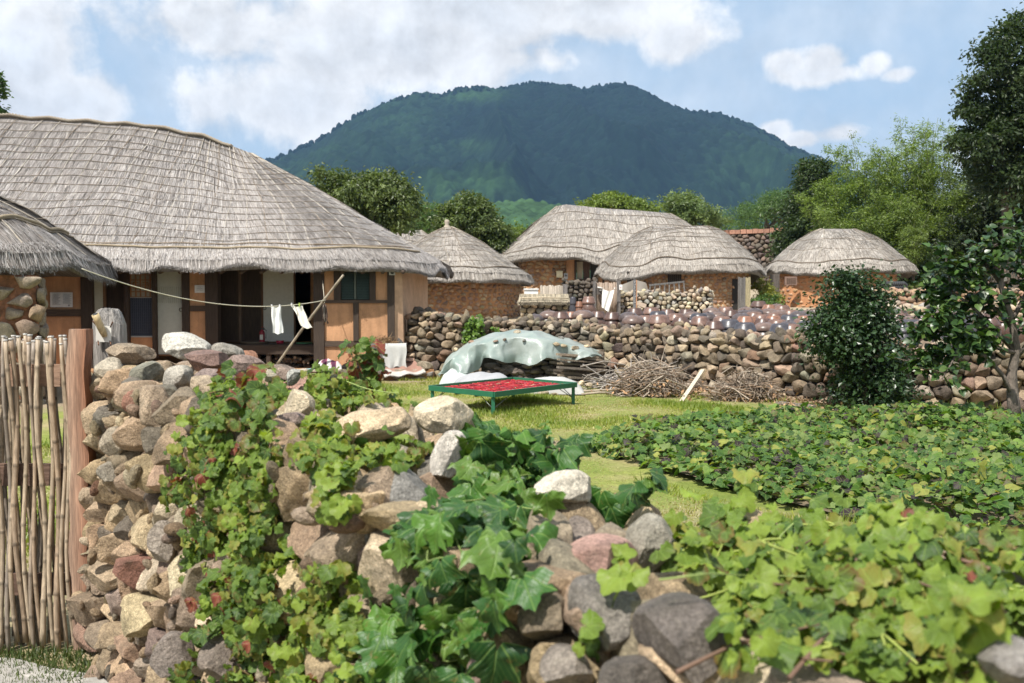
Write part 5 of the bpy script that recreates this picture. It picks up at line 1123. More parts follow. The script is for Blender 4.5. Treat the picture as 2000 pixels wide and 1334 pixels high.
a = at(700, 722, 20.7); tn = thing('rusty_sheet', (a[0], 20.7, .3), 'flat rust stained pale metal sheet over stones at the platform end', 'metal sheet'); n = 16; u, v = np.meshgrid(np.linspace(0, 1, n), np.linspace(0, 1, n))
A, B, Cc, D = at(752, 736, 20.7), at(832, 728, 20.9), at(806, 702, 21.5), at(735, 703, 21.6); S_ = ((1 - u)[..., None] * (1 - v)[..., None] * A + u[..., None] * (1 - v)[..., None] * B + u[..., None] * v[..., None] * Cc + (1 - u)[..., None] * v[..., None] * D); S_[..., 2] += .02 * np.sin(u * 14); S_ = S_.reshape(-1, 3)
kk = np.where((sn(S_, 5, 3, 3) > .5)[:, None], (.30, .17, .13), (.46, .43, .39)); F = np.array([(i * n + j, i * n + j + 1, (i + 1) * n + j + 1, (i + 1) * n + j) for i in range(n - 1) for j in range(n - 1)]); S2 = S_ - (0, 0, .015); obj('sheet', np.vstack([S_, S2]), np.vstack([F, F[:, ::-1] + n * n]), M_PAINT, tn, col=np.vstack([kk, kk]))
for k, (px, py, w, h, dd) in enumerate([(830, 716, 36, 22, 21.2), (766, 706, 18, 9, 21.3), (800, 702, 26, 7, 21.4)]):
    q = thing('loose_stone', at(px, py, dd), ['big pale block at the right end of the house platform', 'small pale stone lying on the rusty sheet', 'thin flat pink stone on the far edge of the rusty sheet'][k], 'stone'); hero(px, py, dd, w, h, .12, 3, [(.36, .30, .22), (.5, .42, .3), (.42, .27, .2)][k], 910 + k, 3, parent=q, name='rock')
q = thing('security_camera', at(766, 530, 21.45), 'small pale security camera under the eave at the house corner', 'camera'); PP(q, 'housing', [(760, 771, 528, 537, 0, .1, (.55, .56, .54))], M_PAINT, 21.4); PP(q, 'bracket', [(764, 767, 522, 528, .02, .04, (.3, .3, .3))], M_PAINT, 21.4)
mb = MB(); c = at(766, 532.5, 21.37); mb.tube([c + (0, .03, 0), c - (0, .02, 0)], .035, 12, (.02, .02, .02)); mb.build('lens', M_GLAZE, q, True)
# ================================================================== DRYING TABLE WITH CHILLIES
GREEN = (.018, .125, .065); TZ = .31
def gpt(px, py, z):
    """ground-plan point at height z seen at a pixel"""
    d1 = at(px, py, 1.0) - CAM; t = (z - CAM[2]) / d1[2]; return CAM + d1 * t
c0, c1_, c2_, c3_ = gpt(844, 757, TZ), gpt(970, 770, TZ), gpt(1114, 750, TZ), gpt(1003, 743, TZ)
ce = (c0 + c1_ + c2_ + c3_) / 4; ux = (c2_ - c1_ + c3_ - c0); ux /= np.linalg.norm(ux); uy = np.array([-ux[1], ux[0], 0]); Lx, Ly = 1.72, 1.12
print('table', c0, c1_, c2_, c3_, np.linalg.norm(c2_ - c1_), np.linalg.norm(c1_ - c0))
Lx = min(2.2, np.linalg.norm(c2_ - c1_)); vy = (c0 - c1_); Ly = np.linalg.norm(vy); vy = vy / Ly; Ly = min(Ly, 2.4)
uy = vy; Tt = lambda a, b, z: ce + ux * a * Lx + uy * b * Ly + np.array([0, 0, z - ce[2]])
tb = thing('drying_table', (ce[0], ce[1], 0), 'low green metal drying table covered with red chillies on the lawn', 'table')
for (A, B) in (((-.5, -.5), (.5, -.5)), ((.5, -.5), (.5, .5)), ((.5, .5), (-.5, .5)), ((-.5, .5), (-.5, -.5))):
    mb = MB(); mb.beam(Tt(*A, TZ), Tt(*B, TZ), .035, .075, GREEN); mb.build('frame_rail', M_PAINT, tb)
for (a, b) in ((-.485, -.47), (.485, -.47), (.485, .47), (-.485, .47)):
    mb = MB(); p = Tt(a, b, TZ - .03); g = Tt(a, b, 0); mb.beam(g, p, .05, .05, GREEN); mb.build('leg', M_PAINT, tb)
    mb = MB(); mb.tube([Tt(a, b, .10), Tt(a * .62, b, TZ - .04)], .006, 5, (.2, .22, .2)); mb.tube([Tt(a, b, .10), Tt(a, b * .62, TZ - .04)], .006, 5, (.2, .22, .2)); mb.build('brace', M_METAL, tb, True)
mb = MB(); V = np.array([Tt(-.49, -.49, TZ - .02), Tt(.49, -.49, TZ - .02), Tt(.49, .49, TZ - .02), Tt(-.49, .49, TZ - .02)]); V = np.vstack([V, V - (0, 0, .012)]); mb.add(V, np.array([(0, 1, 2, 3), (7, 6, 5, 4), (0, 4, 5, 1), (1, 5, 6, 2), (2, 6, 7, 3), (3, 7, 4, 0)]), (.52, .36, .22)); mb.build('tabletop', M_CLOTH, tb)
for b in (-.2, .1): mb = MB(); mb.beam(Tt(-.48, b, TZ - .05), Tt(.48, b, TZ - .05), .03, .03, (.05, .06, .05)); mb.build('cross_bar', M_PAINT, tb)
r = np.random.default_rng(17); mb = MB()
for k in range(900):
    a, b = r.uniform(-.46, .46, 2)
    if r.uniform() < .1: continue
    p = Tt(a, b, TZ - .006 + r.uniform(0, .014)); th = r.uniform(0, 6.28) if r.uniform() < .4 else r.normal(.3, .5); d = np.array([cos(th), sin(th), 0]); l = r.uniform(.04, .06); kx = np.array([-d[1], d[0], 0]) * r.normal() * .012
    mb.tube([p - d * l, p + kx, p + d * l], [.009, .008, .002], 4, np.array(((.36, .012, .022), (.25, .012, .025), (.42, .03, .025))[r.integers(3)]) * r.uniform(.7, 1.2), cap=False)
put_props(mb.build('red_chillies', M_GLAZE, None, True), 'red chillies spread to dry on the green metal table', 'chillies', None, 'stuff')
# ================================================================== WOODPILE UNDER THE TARPAULIN
DPT = 20.0
wp = thing('wood_pile', (at(1100, 740, 19.9)[0], 19.9, 0), 'stack of old planks and timber ends under the plastic sheet', 'wood pile')
r = np.random.default_rng(8)
WC = [(.20, .16, .125), (.30, .235, .17), (.15, .12, .095), (.36, .29, .21), (.24, .2, .165)]
for k in range(34):
    lay_ = k // 4; z = .06 + lay_ * .062; xr = at(1182, 0, 19.6)[0] + r.uniform(-.12, .05) - .02 * max(0, lay_ - 6); L_ = r.uniform(.7, 1.2); y = 19.25 + (k % 4) * .25 + r.uniform(-.05, .05)
    a = np.array([xr, y + .22, z + r.uniform(-.01, .01)]); b = np.array([xr - L_, y - .12 + .1 * r.normal(), z + .09 + r.uniform(-.02, .02)]) ; mb = MB(); mb.beam(a, b, r.uniform(.08, .16), r.uniform(.03, .05), np.array(WC[r.integers(5)]) * r.uniform(.7, 1.2)); mb.build('plank', M_WOODH if k % 3 else M_GREYWOOD, wp)
for k in range(14):
    z = .12 + r.uniform(0, .65); a = np.array([at(1180, 0, 19.7)[0] + r.uniform(-.05, .06), 19.5 + r.uniform(-.2, .5), z]); mb = MB(); mb.tube([a, a + (-.7, r.uniform(-.1, .1), .05)], [r.uniform(.03, .055)] * 2, 8, (.2, .16, .12)); mb.build('log', M_BARK, wp, True)
for k in range(90):
    a = np.array([at(r.uniform(955, 1120), 0, 19.6)[0], 19.45 + r.uniform(0, .25), .06 + r.uniform(0, .42)]); D, F = ico(1); V = D * np.array([.13, .1, .06]) * r.uniform(.6, 1.2) * (1 + .2 * sn(D, 2, k, 2))[:, None] + a; obj('stone_chunk', V, F, M_ROCKFAR, wp, col=np.array((.10, .08, .065)) * r.uniform(.7, 1.5), center=True, smooth=False)
mb = MB(); mb.box(at(940, 0, 20)[0], at(1170, 0, 20)[0], 19.75, 20.3, 0, .62, (.05, .04, .03)); mb.build('inner_stack', M_EARTH, wp)
nu, nv = 150, 46
sil_t = np.array([(858, 722), (866, 705), (880, 689), (915, 668), (965, 652), (1005, 645), (1050, 647), (1100, 658), (1140, 670), (1175, 684)], float)
hem_t = np.array([(858, 730), (885, 731), (912, 730), (938, 722), (945, 700), (985, 708), (1035, 714), (1065, 700), (1110, 711), (1125, 705), (1150, 690), (1175, 700)], float)
V = []
for j in range(nv):
    v = j / (nv - 1)
    for i in range(nu):
        px = 858 + (1176 - 858) * i / (nu - 1); zt = at(px, np.interp(px, sil_t[:, 0], sil_t[:, 1]), 20.0)[2]; zh = at(px, np.interp(px, hem_t[:, 0], hem_t[:, 1]) + 2 * sin(px * .11), 19.2)[2]
        zh = max(zh, .02); x = at(px, 0, 19.7)[0]; f1 = sin(px * .085 + 1.2 * sin(px * .021)) ; f2 = sin(px * .19 + 2)
        if v < .42:
            q = v / .42; y = 20.45 - 1.05 * q; z = zt - .10 * (q - .35) ** 2 * 2.2 - (.12 if q < .05 else 0); z += .018 * f1 * q + .012 * sin(q * 9 + px * .05)
        else:
            q = (v - .42) / .58; z0 = zt - .10 * (.65 ** 2) * 2.2; y = 19.36 - .12 * q ** .7 - .17 * (abs(f1) ** .6 * (1 if f1 > 0 else -1)) * q ** .8 - .05 * f2 * q; z = z0 + (zh - z0) * q
        V.append((x + .02 * sin(v * 12 + px * .06), y, z))
V = np.array(V); V += (.022 * sn(V, 6, 9, 3) - .05 * np.abs(sn(V * np.array([1, .6, .45]), 7, 19, 3)) + .03)[:, None] * np.array([0, -1, .6]); V[:, 2] = np.maximum(V[:, 2], .015)
F = np.array([(j * nu + i, j * nu + i + 1, (j + 1) * nu + i + 1, (j + 1) * nu + i) for j in range(nv - 1) for i in range(nu - 1)])
m, t_, b_, o_ = new_mat('plastic_sheet'); pp = pos(t_); c_ = t_.mix(t_.ramp(t_.noise(pp, 2.2, 4), [(.4, 0), (.65, 1)]), (.38, .42, .39), (.28, .35, .32)); t_.link(c_, b_.inputs['Base Color']); b_.inputs['Roughness'].default_value = .33; b_.inputs['Specular IOR Level'].default_value = .5
bump(t_, b_, t_.noise(pp, 9, 5, .6), .5, .03); tr_ = t_.new('ShaderNodeBsdfTranslucent'); tr_.inputs[0].default_value = (.5, .6, .57, 1); mx_ = t_.new('ShaderNodeMixShader'); mx_.inputs[0].default_value = .25; t_.link(b_.outputs[0], mx_.inputs[1]); t_.link(tr_.outputs[0], mx_.inputs[2]); t_.link(mx_.outputs[0], o_.inputs[0]); M_SHEET = m
tp = obj('plastic_sheet', V, F, M_SHEET, None, center=True); put_props(tp, 'pale greenish plastic sheet draped over the wood pile at the long wall', 'sheet')
BVT = BVHTree.FromPolygons(V.tolist(), F.tolist())
desc = ['pale stone on the left end of the plastic sheet', 'small tan stone near the left slope of the plastic sheet', 'brown wedge of stone on the sheet left of its top', 'thin stone on the sheet just left of the ridge', 'long pale stone at the highest point of the plastic sheet', 'round grey stone under the top fold of the sheet', 'tan brick shaped block on the right part of the sheet, upper one', 'tan brick shaped block on the sheet, lower one of the pair', 'rounded brown stone on the sheet right of the two blocks', 'flat stone on the far right shoulder of the sheet', 'small grey stone behind the ridge of the sheet']
for k, (px, py, w, h, col) in enumerate([(890, 682, 9, 8, TAN), (920, 668, 12, 7, (.42, .27, .19)), (968, 666, 14, 6, BR), (986, 663, 9, 6, BR), (1012, 648, 20, 9, (.40, .34, .25)), (1024, 665, 9, 7, GR), (1086, 672, 19, 8, (.44, .35, .23)), (1101, 675, 16, 7, (.46, .37, .25)), (1123, 679, 23, 10, (.34, .28, .2)), (1146, 676, 14, 6, TAN), (1096, 660, 16, 8, GR)]):
    h_, n_ = ray(BVT, px, py + 1)
    if h_ is None: h_ = at(px, py, 19.9)
    q = thing('weight_stone', h_, desc[k], 'stone'); hero(px, py, h_[1] - .02, w, h, .06, R.uniform(-15, 15), col, 930 + k, 2, parent=q, name='rock', facets=5)
# white covered heaps and bits at the foot
def mound(name, label, px0, px1, pytop, pybot, d, col, seed):
    a = at(px0, pybot, d); b = at(px1, pybot, d); top = at((px0 + px1) / 2, pytop, d + .3)[2]; return heap(name, label, 'sheet', (a[0] + b[0]) / 2, d + .35, .0, (b[0] - a[0]) / 2, .5, max(.12, top), [col, tuple(np.array(col) * .93)], seed, n=44, rough=.10, part='sheet', mat=M_CLOTH)
mound('covered_heap', 'low heap under a greyish cloth behind the green table, left one', 880, 1004, 731, 752, 18.4, (.33, .33, .34), 5)
mound('covered_heap', 'low heap under a white cloth behind the green table, right one', 1018, 1142, 737, 764, 17.8, (.42, .41, .39), 6)
mound('crumpled_sheet', 'crumpled pale plastic lying at the left end of the draped wood pile', 856, 925, 723, 738, 19.0, (.44, .48, .46), 7)
for k, (px, py, w, h, dd, col) in enumerate([(1062, 768, 24, 10, 17.6, (.36, .29, .2)), (1084, 770, 18, 9, 17.5, (.42, .34, .24)), (1136, 749, 14, 13, 18.2, TAN), (1150, 752, 18, 9, 18.3, (.45, .36, .25)), (1118, 766, 12, 6, 17.9, GR)]):
    q = thing('loose_stone', at(px, py, dd), ['tan stone at the foot of the white heap, left of two', 'tan stone at the foot of the white heap, right of two', 'upright tan stone at the end of the white heap', 'flat tan stone between white heap and long wall', 'small grey stone on the skirt of the white heap'][k], 'stone'); hero(px, py, dd, w, h, .07, R.uniform(-10, 10), col, 950 + k, 2, parent=q, name='rock', facets=5)
# brush piles and poles at the foot of the long wall
BRC = [(.32, .26, .20), (.42, .35, .28), (.20, .15, .11), (.26, .18, .12)]
c = at(1290, 790, 17.4); twigs('brush_pile', 'heap of dry branches by the wall right of the wood pile', c[0] - .05, 17.75, 0, .78, .5, .50, 430, BRC, .78, .012, 11, (.6, 0), leaves=260)
c = at(1225, 770, 18.6); twigs('brush_pile', 'loose grey branches reaching left towards the wood pile', c[0] + .1, 18.6, 0, .75, .35, .30, 160, [(.40, .36, .32), (.30, .26, .22)], 1.3, .013, 12, (1.4, .15))
c = at(1465, 790, 16.2); twigs('brush_pile', 'domed heap of fine dry twigs against the wall beside the leafy shrub', c[0], 16.5, 0, .66, .42, .42, 560, BRC, .62, .009, 13, (.1, 0), leaves=200)
q = thing('leaning_board', at(1332, 783, 16.6), 'narrow pale board leaning diagonally on the brush pile', 'board'); mb = MB(); mb.beam(at(1331, 784, 16.5), at(1373, 722, 17.2), .07, .02, (.50, .43, .33)); mb.build('board', M_WOODH, q)
for k, (xa, ya, xb, yb, dd, lab) in enumerate([(1125, 765, 1242, 763, 17.9, 'long thin pole lying on the grass behind the green table'), (1136, 770, 1205, 768, 17.5, 'short thin pole lying on the grass behind the green table'), (1360, 762, 1400, 757, 17.0, 'short stick on the ground between the brush piles')]):
    q = thing('pole', at(xa, ya, dd), lab, 'pole'); A = gpt(xa, ya, .03); B = gpt(xb, yb, .03); mb = MB(); mb.tube([A, (A + B) / 2 + (0, 0, .02), B], [.022, .025, .018], 6, (.34, .28, .21)); mb.build('pole', M_TWIG, q, True)
for k, (xa, ya, xb, yb, lab) in enumerate([(1545, 772, 1632, 774, 'grey pole lying along the foot of the long wall'), (1520, 786, 1590, 794, 'weathered board lying in front of the twig heap')]):
    q = thing('fallen_pole', gpt(xa, ya, .03), lab, 'pole'); A = gpt(xa, ya, .04); B = gpt(xb, yb, .04); mb = MB(); mb.beam(A, B, .10, .035, (.26, .225, .19)); mb.build('board', M_GREYWOOD, q)
# dead leaves under the brush
r = np.random.default_rng(77); m_ = 2200; xx = r.normal(3.2, 1.5, m_); yy = np.minimum(wall_y(xx) - .1, wall_y(xx) - abs(r.normal(0, .9, m_)) - .1); P_ = np.stack([xx, yy, np.full(m_, .03) + r.uniform(0, .04, m_)], 1)
V, F = rhomb(P_, unit(r.normal(size=(m_, 3)) * .5 + (0, 0, 1)), unit(r.normal(size=(m_, 3))), .06 * r.uniform(.5, 1.3, m_), .6); put_props(obj('leaf_litter', V, F, M_TWIG, None, col=np.repeat(np.array([(.34, .22, .13)]) * r.uniform(.5, 1.4, (m_, 1)), 4, 0), smooth=False), 'dead brown leaves strewn along the foot of the wall', 'dead leaves', None, 'stuff')
# ================================================================== JAR YARD
def jar_meshes():
    out = []
    cols = [(.085, .050, .040), (.11, .065, .050), (.072, .056, .054), (.16, .080, .052), (.050, .048, .056), (.10, .068, .056)]
    for i, c in enumerate(cols):
        r = random.Random(i); b = .30 + .02 * (i % 3); H = .60 + .03 * (i % 2)
        mb = MB(); mb.lathe([(0, 0), (.17, 0), (.20, .04), (b * .95, H * .42), (b, H * .62), (b * .96, H * .78), (b * .80, H * .93), (b * .70, H), (b * .73, H + .01), (b * .73, H + .035), (b * .66, H + .04)], (0, 0, 0), 28, c); V = np.vstack(mb.V); body = mesh_np('jar_body', V, np.vstack(mb.F[4]), M_GLAZE, c, smooth=True)
        lc = np.array(c) * (1.45 if i % 2 else 1.15); mb = MB(); s = b * .86
        if i % 3 == 0: pr = [(s, H + .01), (s * 1.03, H + .04), (s * .98, H + .055), (s * .72, H + .185), (s * .68, H + .20), (s * .60, H + .203), (0, H + .205)]
        elif i % 3 == 1: pr = [(s * 1.02, H + .01), (s * 1.04, H + .05), (s * .99, H + .06), (s * .84, H + .17), (s * .74, H + .21), (s * .6, H + .22), (0, H + .222)]
        else: pr = [(s, H + .01), (s * 1.02, H + .045), (s * .95, H + .10), (s * .78, H + .155), (s * .48, H + .205), (s * .15, H + .22), (0, H + .222)]
        mb.lathe(pr, (0, 0, 0), 28, lc); lid = mesh_np('jar_lid', np.vstack(mb.V), np.vstack(mb.F[4]), M_GLAZE, lc, smooth=True)
        mb = MB(); mb.lathe([(.02, H + .21), (.035, H + .235), (.025, H + .25), (0, H + .255)] if i % 3 == 2 else [(s * .62, H + .203 + .012 * (i % 3)), (s * .60, H + .215 + .012 * (i % 3)), (s * .52, H + .215 + .012 * (i % 3)), (s * .50, H + .20 + .012 * (i % 3))], (0, 0, 0), 16, lc); kn = mesh_np('jar_knob', np.vstack(mb.V), np.vstack(mb.F[4]), M_GLAZE, lc, smooth=True)
        out.append((body, lid, kn, H + .21))
    return out
JM = jar_meshes(); TONE = ['dark brown', 'reddish brown', 'slate dark', 'rusty brown', 'blue black', 'mauve brown']
J = [(1044, 614, 20), (1072, 607, 34), (1095, 609, 34), (1116, 609, 26), (1139, 606, 38), (1168, 608, 28), (1196, 610, 32), (1228, 610, 34), (1240, 602, 34), (1237, 616, 38), (1272, 601, 30), (1262, 617, 24), (1285, 609, 28), (1287, 616, 40), (1304, 604, 28), (1320, 613, 26), (1330, 620, 32), (1340, 604, 26), (1352, 609, 24), (1368, 619, 32), (1383, 611, 24), (1390, 601, 26), (1365, 613, 22),
     (1400, 609, 28), (1417, 600, 26), (1395, 627, 32), (1410, 619, 28), (1428, 606, 26), (1425, 625, 32), (1448, 612, 26), (1457, 600, 24), (1454, 606, 22), (1475, 603, 26), (1455, 618, 34), (1455, 631, 34), (1473, 610, 30), (1482, 588, 32), (1502, 595, 26), (1517, 594, 22), (1528, 597, 26), (1502, 603, 26), (1486, 615, 26), (1466, 619, 28), (1490, 622, 28), (1493, 630, 30), (1523, 606, 24), (1513, 612, 26), (1510, 617, 34), (1518, 625, 30), (1543, 606, 24), (1560, 608, 24), (1577, 606, 24), (1592, 604, 20), (1542, 616, 30), (1584, 614, 20), (1540, 628, 28), (1525, 633, 34), (1545, 634, 32), (1570, 617, 28), (1568, 623, 28), (1578, 628, 34), (1600, 618, 26), (1604, 628, 30),
     (1622, 610, 24), (1645, 616, 28), (1668, 610, 24), (1690, 618, 26), (1712, 610, 24), (1728, 616, 28), (1742, 608, 24), (1758, 606, 26), (1752, 613, 28), (1776, 617, 24), (1754, 622, 30), (1779, 625, 26), (1765, 633, 28), (1805, 611, 24), (1800, 618, 30), (1803, 626, 30), (1830, 613, 26), (1828, 622, 28), (1840, 630, 28), (1856, 612, 24), (1870, 618, 26), (1862, 626, 30), (1884, 611, 24), (1900, 618, 28), (1920, 612, 26), (1935, 621, 28), (1960, 615, 26), (1985, 620, 28)]
ORDN = ['first', 'second', 'third', 'fourth', 'fifth', 'sixth', 'seventh', 'eighth', 'ninth', 'tenth', 'eleventh', 'twelfth', 'thirteenth', 'fourteenth', 'fifteenth', 'sixteenth', 'seventeenth', 'eighteenth', 'nineteenth', 'twentieth']
placed = []
for (px, py, w) in J:
    h = .62 + .05 * ((w - 28) / 10); d = min(33.0, (1.96 - h - .04) / (.045 + (py - 590) / 2000))
    P_ = at(px, py, d); dmin = wall_y(P_[0]) + .85; d = max(d, dmin); P_ = at(px, py, d); k = (px * 7 + py) % 6; s = (P_[2] - terr(P_[0], d)) / JM[k][3]; s = min(1.15, max(.6, s)); wd = w * d / FOC / (2 * .27); s2 = min(1.3, max(.78, wd * 1.1))
    placed.append([px, py, d, k, s, s2, P_[0], float(terr(P_[0], d))])
rows = [(637, 624, 'nearest'), (624, 616, 'second nearest'), (616, 610.5, 'middle'), (610.5, 604.5, 'second farthest'), (604.5, 580, 'farthest')]
for hi, lo, rn in rows:
    for side in (0, 1):
        L_ = sorted([p for p in placed if lo <= p[1] < hi and (p[0] > 1680) == bool(side)], key=lambda p: p[0])
        for i, p in enumerate(L_):
            if i < 20: n_ = ORDN[i]
            else: n_ = 'last but %s' % ORDN[len(L_) - i - 1] if len(L_) - i > 1 else 'last'
            p.append('%s jar, %s from left in %s row %s' % (TONE[p[3]], n_, rn, 'beside the shrub' if side else 'behind the wall'))
def make_jar(loc, k, sz, sxy, lab, rz, grp='lidded jars standing in the raised yard'):
    t = thing('earthenware_jar', loc, lab, 'jar', grp); t.scale = (sxy, sxy, sz); t.rotation_euler = (0, 0, rz)
    for nm, me in zip(('body', 'lid', 'knob'), JM[k][:3]):
        o = bpy.data.objects.new(nm, me); C.objects.link(o); o.parent = t
for p in placed: make_jar((p[6], p[2], p[7]), p[3], p[4], p[5], p[8] if len(p) > 8 else 'brown lidded jar in the raised yard', R.uniform(0, 6))
for (px, pt, pb, w, k, lab) in ((1150, 580, 612, 30, 1, 'tall big brown jar with pale lid against the dark mossy wall'), (1131, 589, 612, 20, 3, 'small jar with square label in front of the tall big jar'), (1119, 581, 612, 15, 4, 'narrow dark jar at the left of the group by the mossy wall')):
    d = 29.5; a = at(px, pt, d); g = float(terr(a[0], d)); make_jar((a[0], d, g), k, (a[2] - g) / JM[k][3], w * d / FOC / .62, lab, 0, 'big jars grouped before the dark wall')
# ================================================================== YARD FURNITURE
rg = thing('reed_gate', at(1184, 605, 30), 'upright reed gate panel with dark posts in the yard', 'gate'); d = 30.2; zb = 1.0
for x in np.linspace(1163, 1206, 19):
    mb = MB(); a = at(x, 552 + R.uniform(-1.5, 1.5), d); mb.tube([(a[0], d, zb), (a[0] + R.uniform(-.01, .01), d + R.uniform(-.01, .01), a[2])], .019, 5, np.array((.33, .25, .19)) * R.uniform(.75, 1.25)); mb.build('reed', M_BAMBOO, rg, True)
for (x, w, top) in ((1161, .09, 549), (1208, .11, 548)):
    mb = MB(); a = at(x, top, d); mb.box(a[0] - w / 2, a[0] + w / 2, d - .08, d + .04, zb, a[2], (.17, .155, .145)); mb.build('post', M_GREYWOOD, rg)
mb = MB(); a = at(1161, 560, d); b = at(1208, 560, d); mb.box(a[0], b[0], d + .03, d + .06, a[2] - .03, a[2] + .03, (.2, .15, .11)); mb.build('rail', M_WOODH, rg)
q = thing('hanging_white_cloth', at(1182, 562, 30), 'crumpled white cloth tied across the reed gate', 'cloth'); n = 16; A, B, Cc, D = at(1176, 563, 30), at(1199, 566, 30), at(1189, 610, 29.95), at(1175, 600, 29.95); V = []
for j in range(n):
    for i in range(n): u, v = i / 15, j / 15; p = (A * (1 - u) + B * u) * (1 - v) + (D * (1 - u) + Cc * u) * v; V.append(p + np.array([0, .03 * sin(u * 10 + v * 3) - .08, -.06 * sin(u * pi) * (1 - v)]))
V = np.array(V); F = np.array([(j * n + i, j * n + i + 1, (j + 1) * n + i + 1, (j + 1) * n + i) for j in range(n - 1) for i in range(n - 1)]); obj('cloth', np.vstack([V, V + (0, .02, 0)]), np.vstack([F, F[:, ::-1] + n * n]), M_CLOTH, q, col=(.76, .75, .71)); mb = MB(); mb.tube([at(1167, 561, 29.95), A + (0, -.08, 0)], .02, 5, (.7, .69, .65)); mb.tube([B + (0, -.08, 0), at(1201, 562, 29.9)], .015, 5, (.7, .69, .65)); mb.build('knotted_ends', M_CLOTH, q, True)
q = thing('wooden_letter_box', at(1170, 567, 30), 'small dark wooden box fixed on the left of the reed gate', 'box'); PP(q, 'box', [(1166, 1176, 562, 575, 0, .12, (.10, .085, .075))], M_WOOD, 30.0); PP(q, 'shelf', [(1171, 1177, 566, 568, -.05, .06, (.3, .29, .28))], M_WOOD, 30.0)
q = thing('white_number_plate', at(1212, 560, 30), 'small white square plate on the right post of the reed gate', 'plate'); PP(q, 'plate', [(1209.5, 1215.5, 556, 566, 0, .02, (.72, .72, .70))], M_PAINT, 30.05); PP(q, 'plate_mark', [(1211.5, 1213.5, 560, 563, -.006, .006, (.5, .3, .3))], M_PAINT, 30.05)
q = thing('sign_post', at(1240, 612, 27), 'slim grey wooden sign post with pale vertical lettering among the jars', 'sign'); a = at(1237, 612, 27); b = at(1243.5, 546, 27); mb = MB(); mb.box(a[0], b[0] - .018, 27, 27.08, .7, b[2], (.16, .16, .165)); mb.build('post', M_WOOD, q); mb = MB(); mb.box(b[0] - .016, b[0] + .01, 27.0, 27.08, .7, b[2] - .01, (.42, .22, .12)); mb.build('post_side', M_WOOD, q)
mb = MB()
for i in range(11):
    y = 550 + i * 3.9
    for (u0, u1, v0, v1) in [[(0, 1, .1, .25), (.4, .55, .25, 1), (0, .4, .6, .75)], [(0, .8, .2, .35), (.7, .9, .35, 1), (0, 1, .85, 1)], [(.1, .9, .1, .25), (.1, .25, .25, .8), (.1, .9, .75, .9)]][i % 3]: mb.pbox(1238.2 + u0 * 3, 1238.2 + u1 * 3, y + v0 * 2.6, y + v1 * 2.6, 26.985, .01, (.62, .62, .6))
mb.build('lettering', M_PAINT, q)
q = thing('ladder', at(1300, 585, 34.2), 'grey wooden ladder lying against the domed hut', 'ladder'); d = 34.2; A, B = at(1268, 557, d), at(1337, 550, d); A2, B2 = at(1264, 590, d), at(1341, 585, d); mb = MB(); mb.beam(A, B, .06, .06, (.17, .165, .16)); mb.build('rail', M_GREYWOOD, q); mb = MB(); mb.beam(A2, B2, .06, .06, (.17, .165, .16)); mb.build('rail', M_GREYWOOD, q)
for u in np.linspace(.03, .97, 8): mb = MB(); mb.beam(A + (B - A) * u, A2 + (B2 - A2) * u, .04, .04, (.2, .19, .18)); mb.build('rung', M_GREYWOOD, q)
n = 20; V = []; d = 33.6
for j in range(12):
    for i in range(n): u, v = i / (n - 1), j / 11; px = 1196 + 70 * u; top = np.interp(px, [1196, 1215, 1240, 1262, 1268], [560, 556, 546, 552, 575]); py = top + (592 - top) * v; p = at(px, py, d); V.append(p + np.array([0, .12 * sin(u * 14) * v - .1 * v, 0]))
V = np.array(V); F = np.array([(j * n + i, j * n + i + 1, (j + 1) * n + i + 1, (j + 1) * n + i) for j in range(11) for i in range(n - 1)]); o = obj('grey_netting', np.vstack([V, V + (0, .04, 0)]), np.vstack([F, F[:, ::-1] + len(V)]), M_CLOTH, None, col=(.24, .215, .185), center=True); put_props(o, 'grey brown sheet draped beside the ladder at the domed hut', 'sheet')
q = thing('white_water_tank', at(1037, 575, 31.5), 'long white plastic box behind the thatch capped wall', 'container'); PP(q, 'box', [(1024, 1051, 566, 580, 0, .5, (.80, .80, .78))], M_PAINT, 31.5); PP(q, 'box_lid', [(1023, 1052, 563.5, 566, -.03, .56, (.76, .76, .74))], M_PAINT, 31.5)
q = thing('reed_fence', at(1080, 580, 32), 'short fence of upright reeds behind the thatch capped wall', 'fence')
for x in np.linspace(1056, 1100, 24): mb = MB(); a = at(x, 558 + R.uniform(-1.5, 1.5), 32); mb.tube([(a[0], 32, 1.0), (a[0], 32 + R.uniform(-.02, .02), a[2])], .02, 4, np.array((.36, .31, .25)) * R.uniform(.7, 1.2)); mb.build('reed', M_BAMBOO, q, True)
mb = MB(); a = at(1104, 555, 31.8); mb.box(a[0] - .07, a[0] + .07, 31.8, 31.9, .9, a[2], (.22, .2, .19)); mb.build('post', M_GREYWOOD, q)
# thatch cap on the little wall
q = thing('thatch_wall_cap', at(1065, 588, 30), 'thatch capping laid over the pale stone wall', 'thatch'); r = np.random.default_rng(3); a = at(1016, 590, 30); b = at(1110, 590, 30); n = 2600; xx = r.uniform(a[0], b[0], n); zt = at(0, 576, 30.2)[2]; A = np.stack([xx, np.full(n, 30.25) + r.uniform(-.15, .1, n), zt + r.uniform(-.02, .03, n)], 1); B = np.stack([xx + r.normal(size=n) * .04, 29.75 + r.uniform(-.05, .12, n), zt - .25 + r.uniform(-.06, .05, n)], 1)
V = np.stack([A - (.014, 0, 0), A + (.014, 0, 0), B + (.01, 0, 0), B - (.01, 0, 0)], 1).reshape(-1, 3); obj('straw', V, np.arange(4 * n).reshape(-1, 4), M_STRAW, q, col=np.repeat(np.array([(.34, .29, .21)]) * r.uniform(.4, 1.2, (n, 1)), 4, 0), smooth=False, kind='stuff')
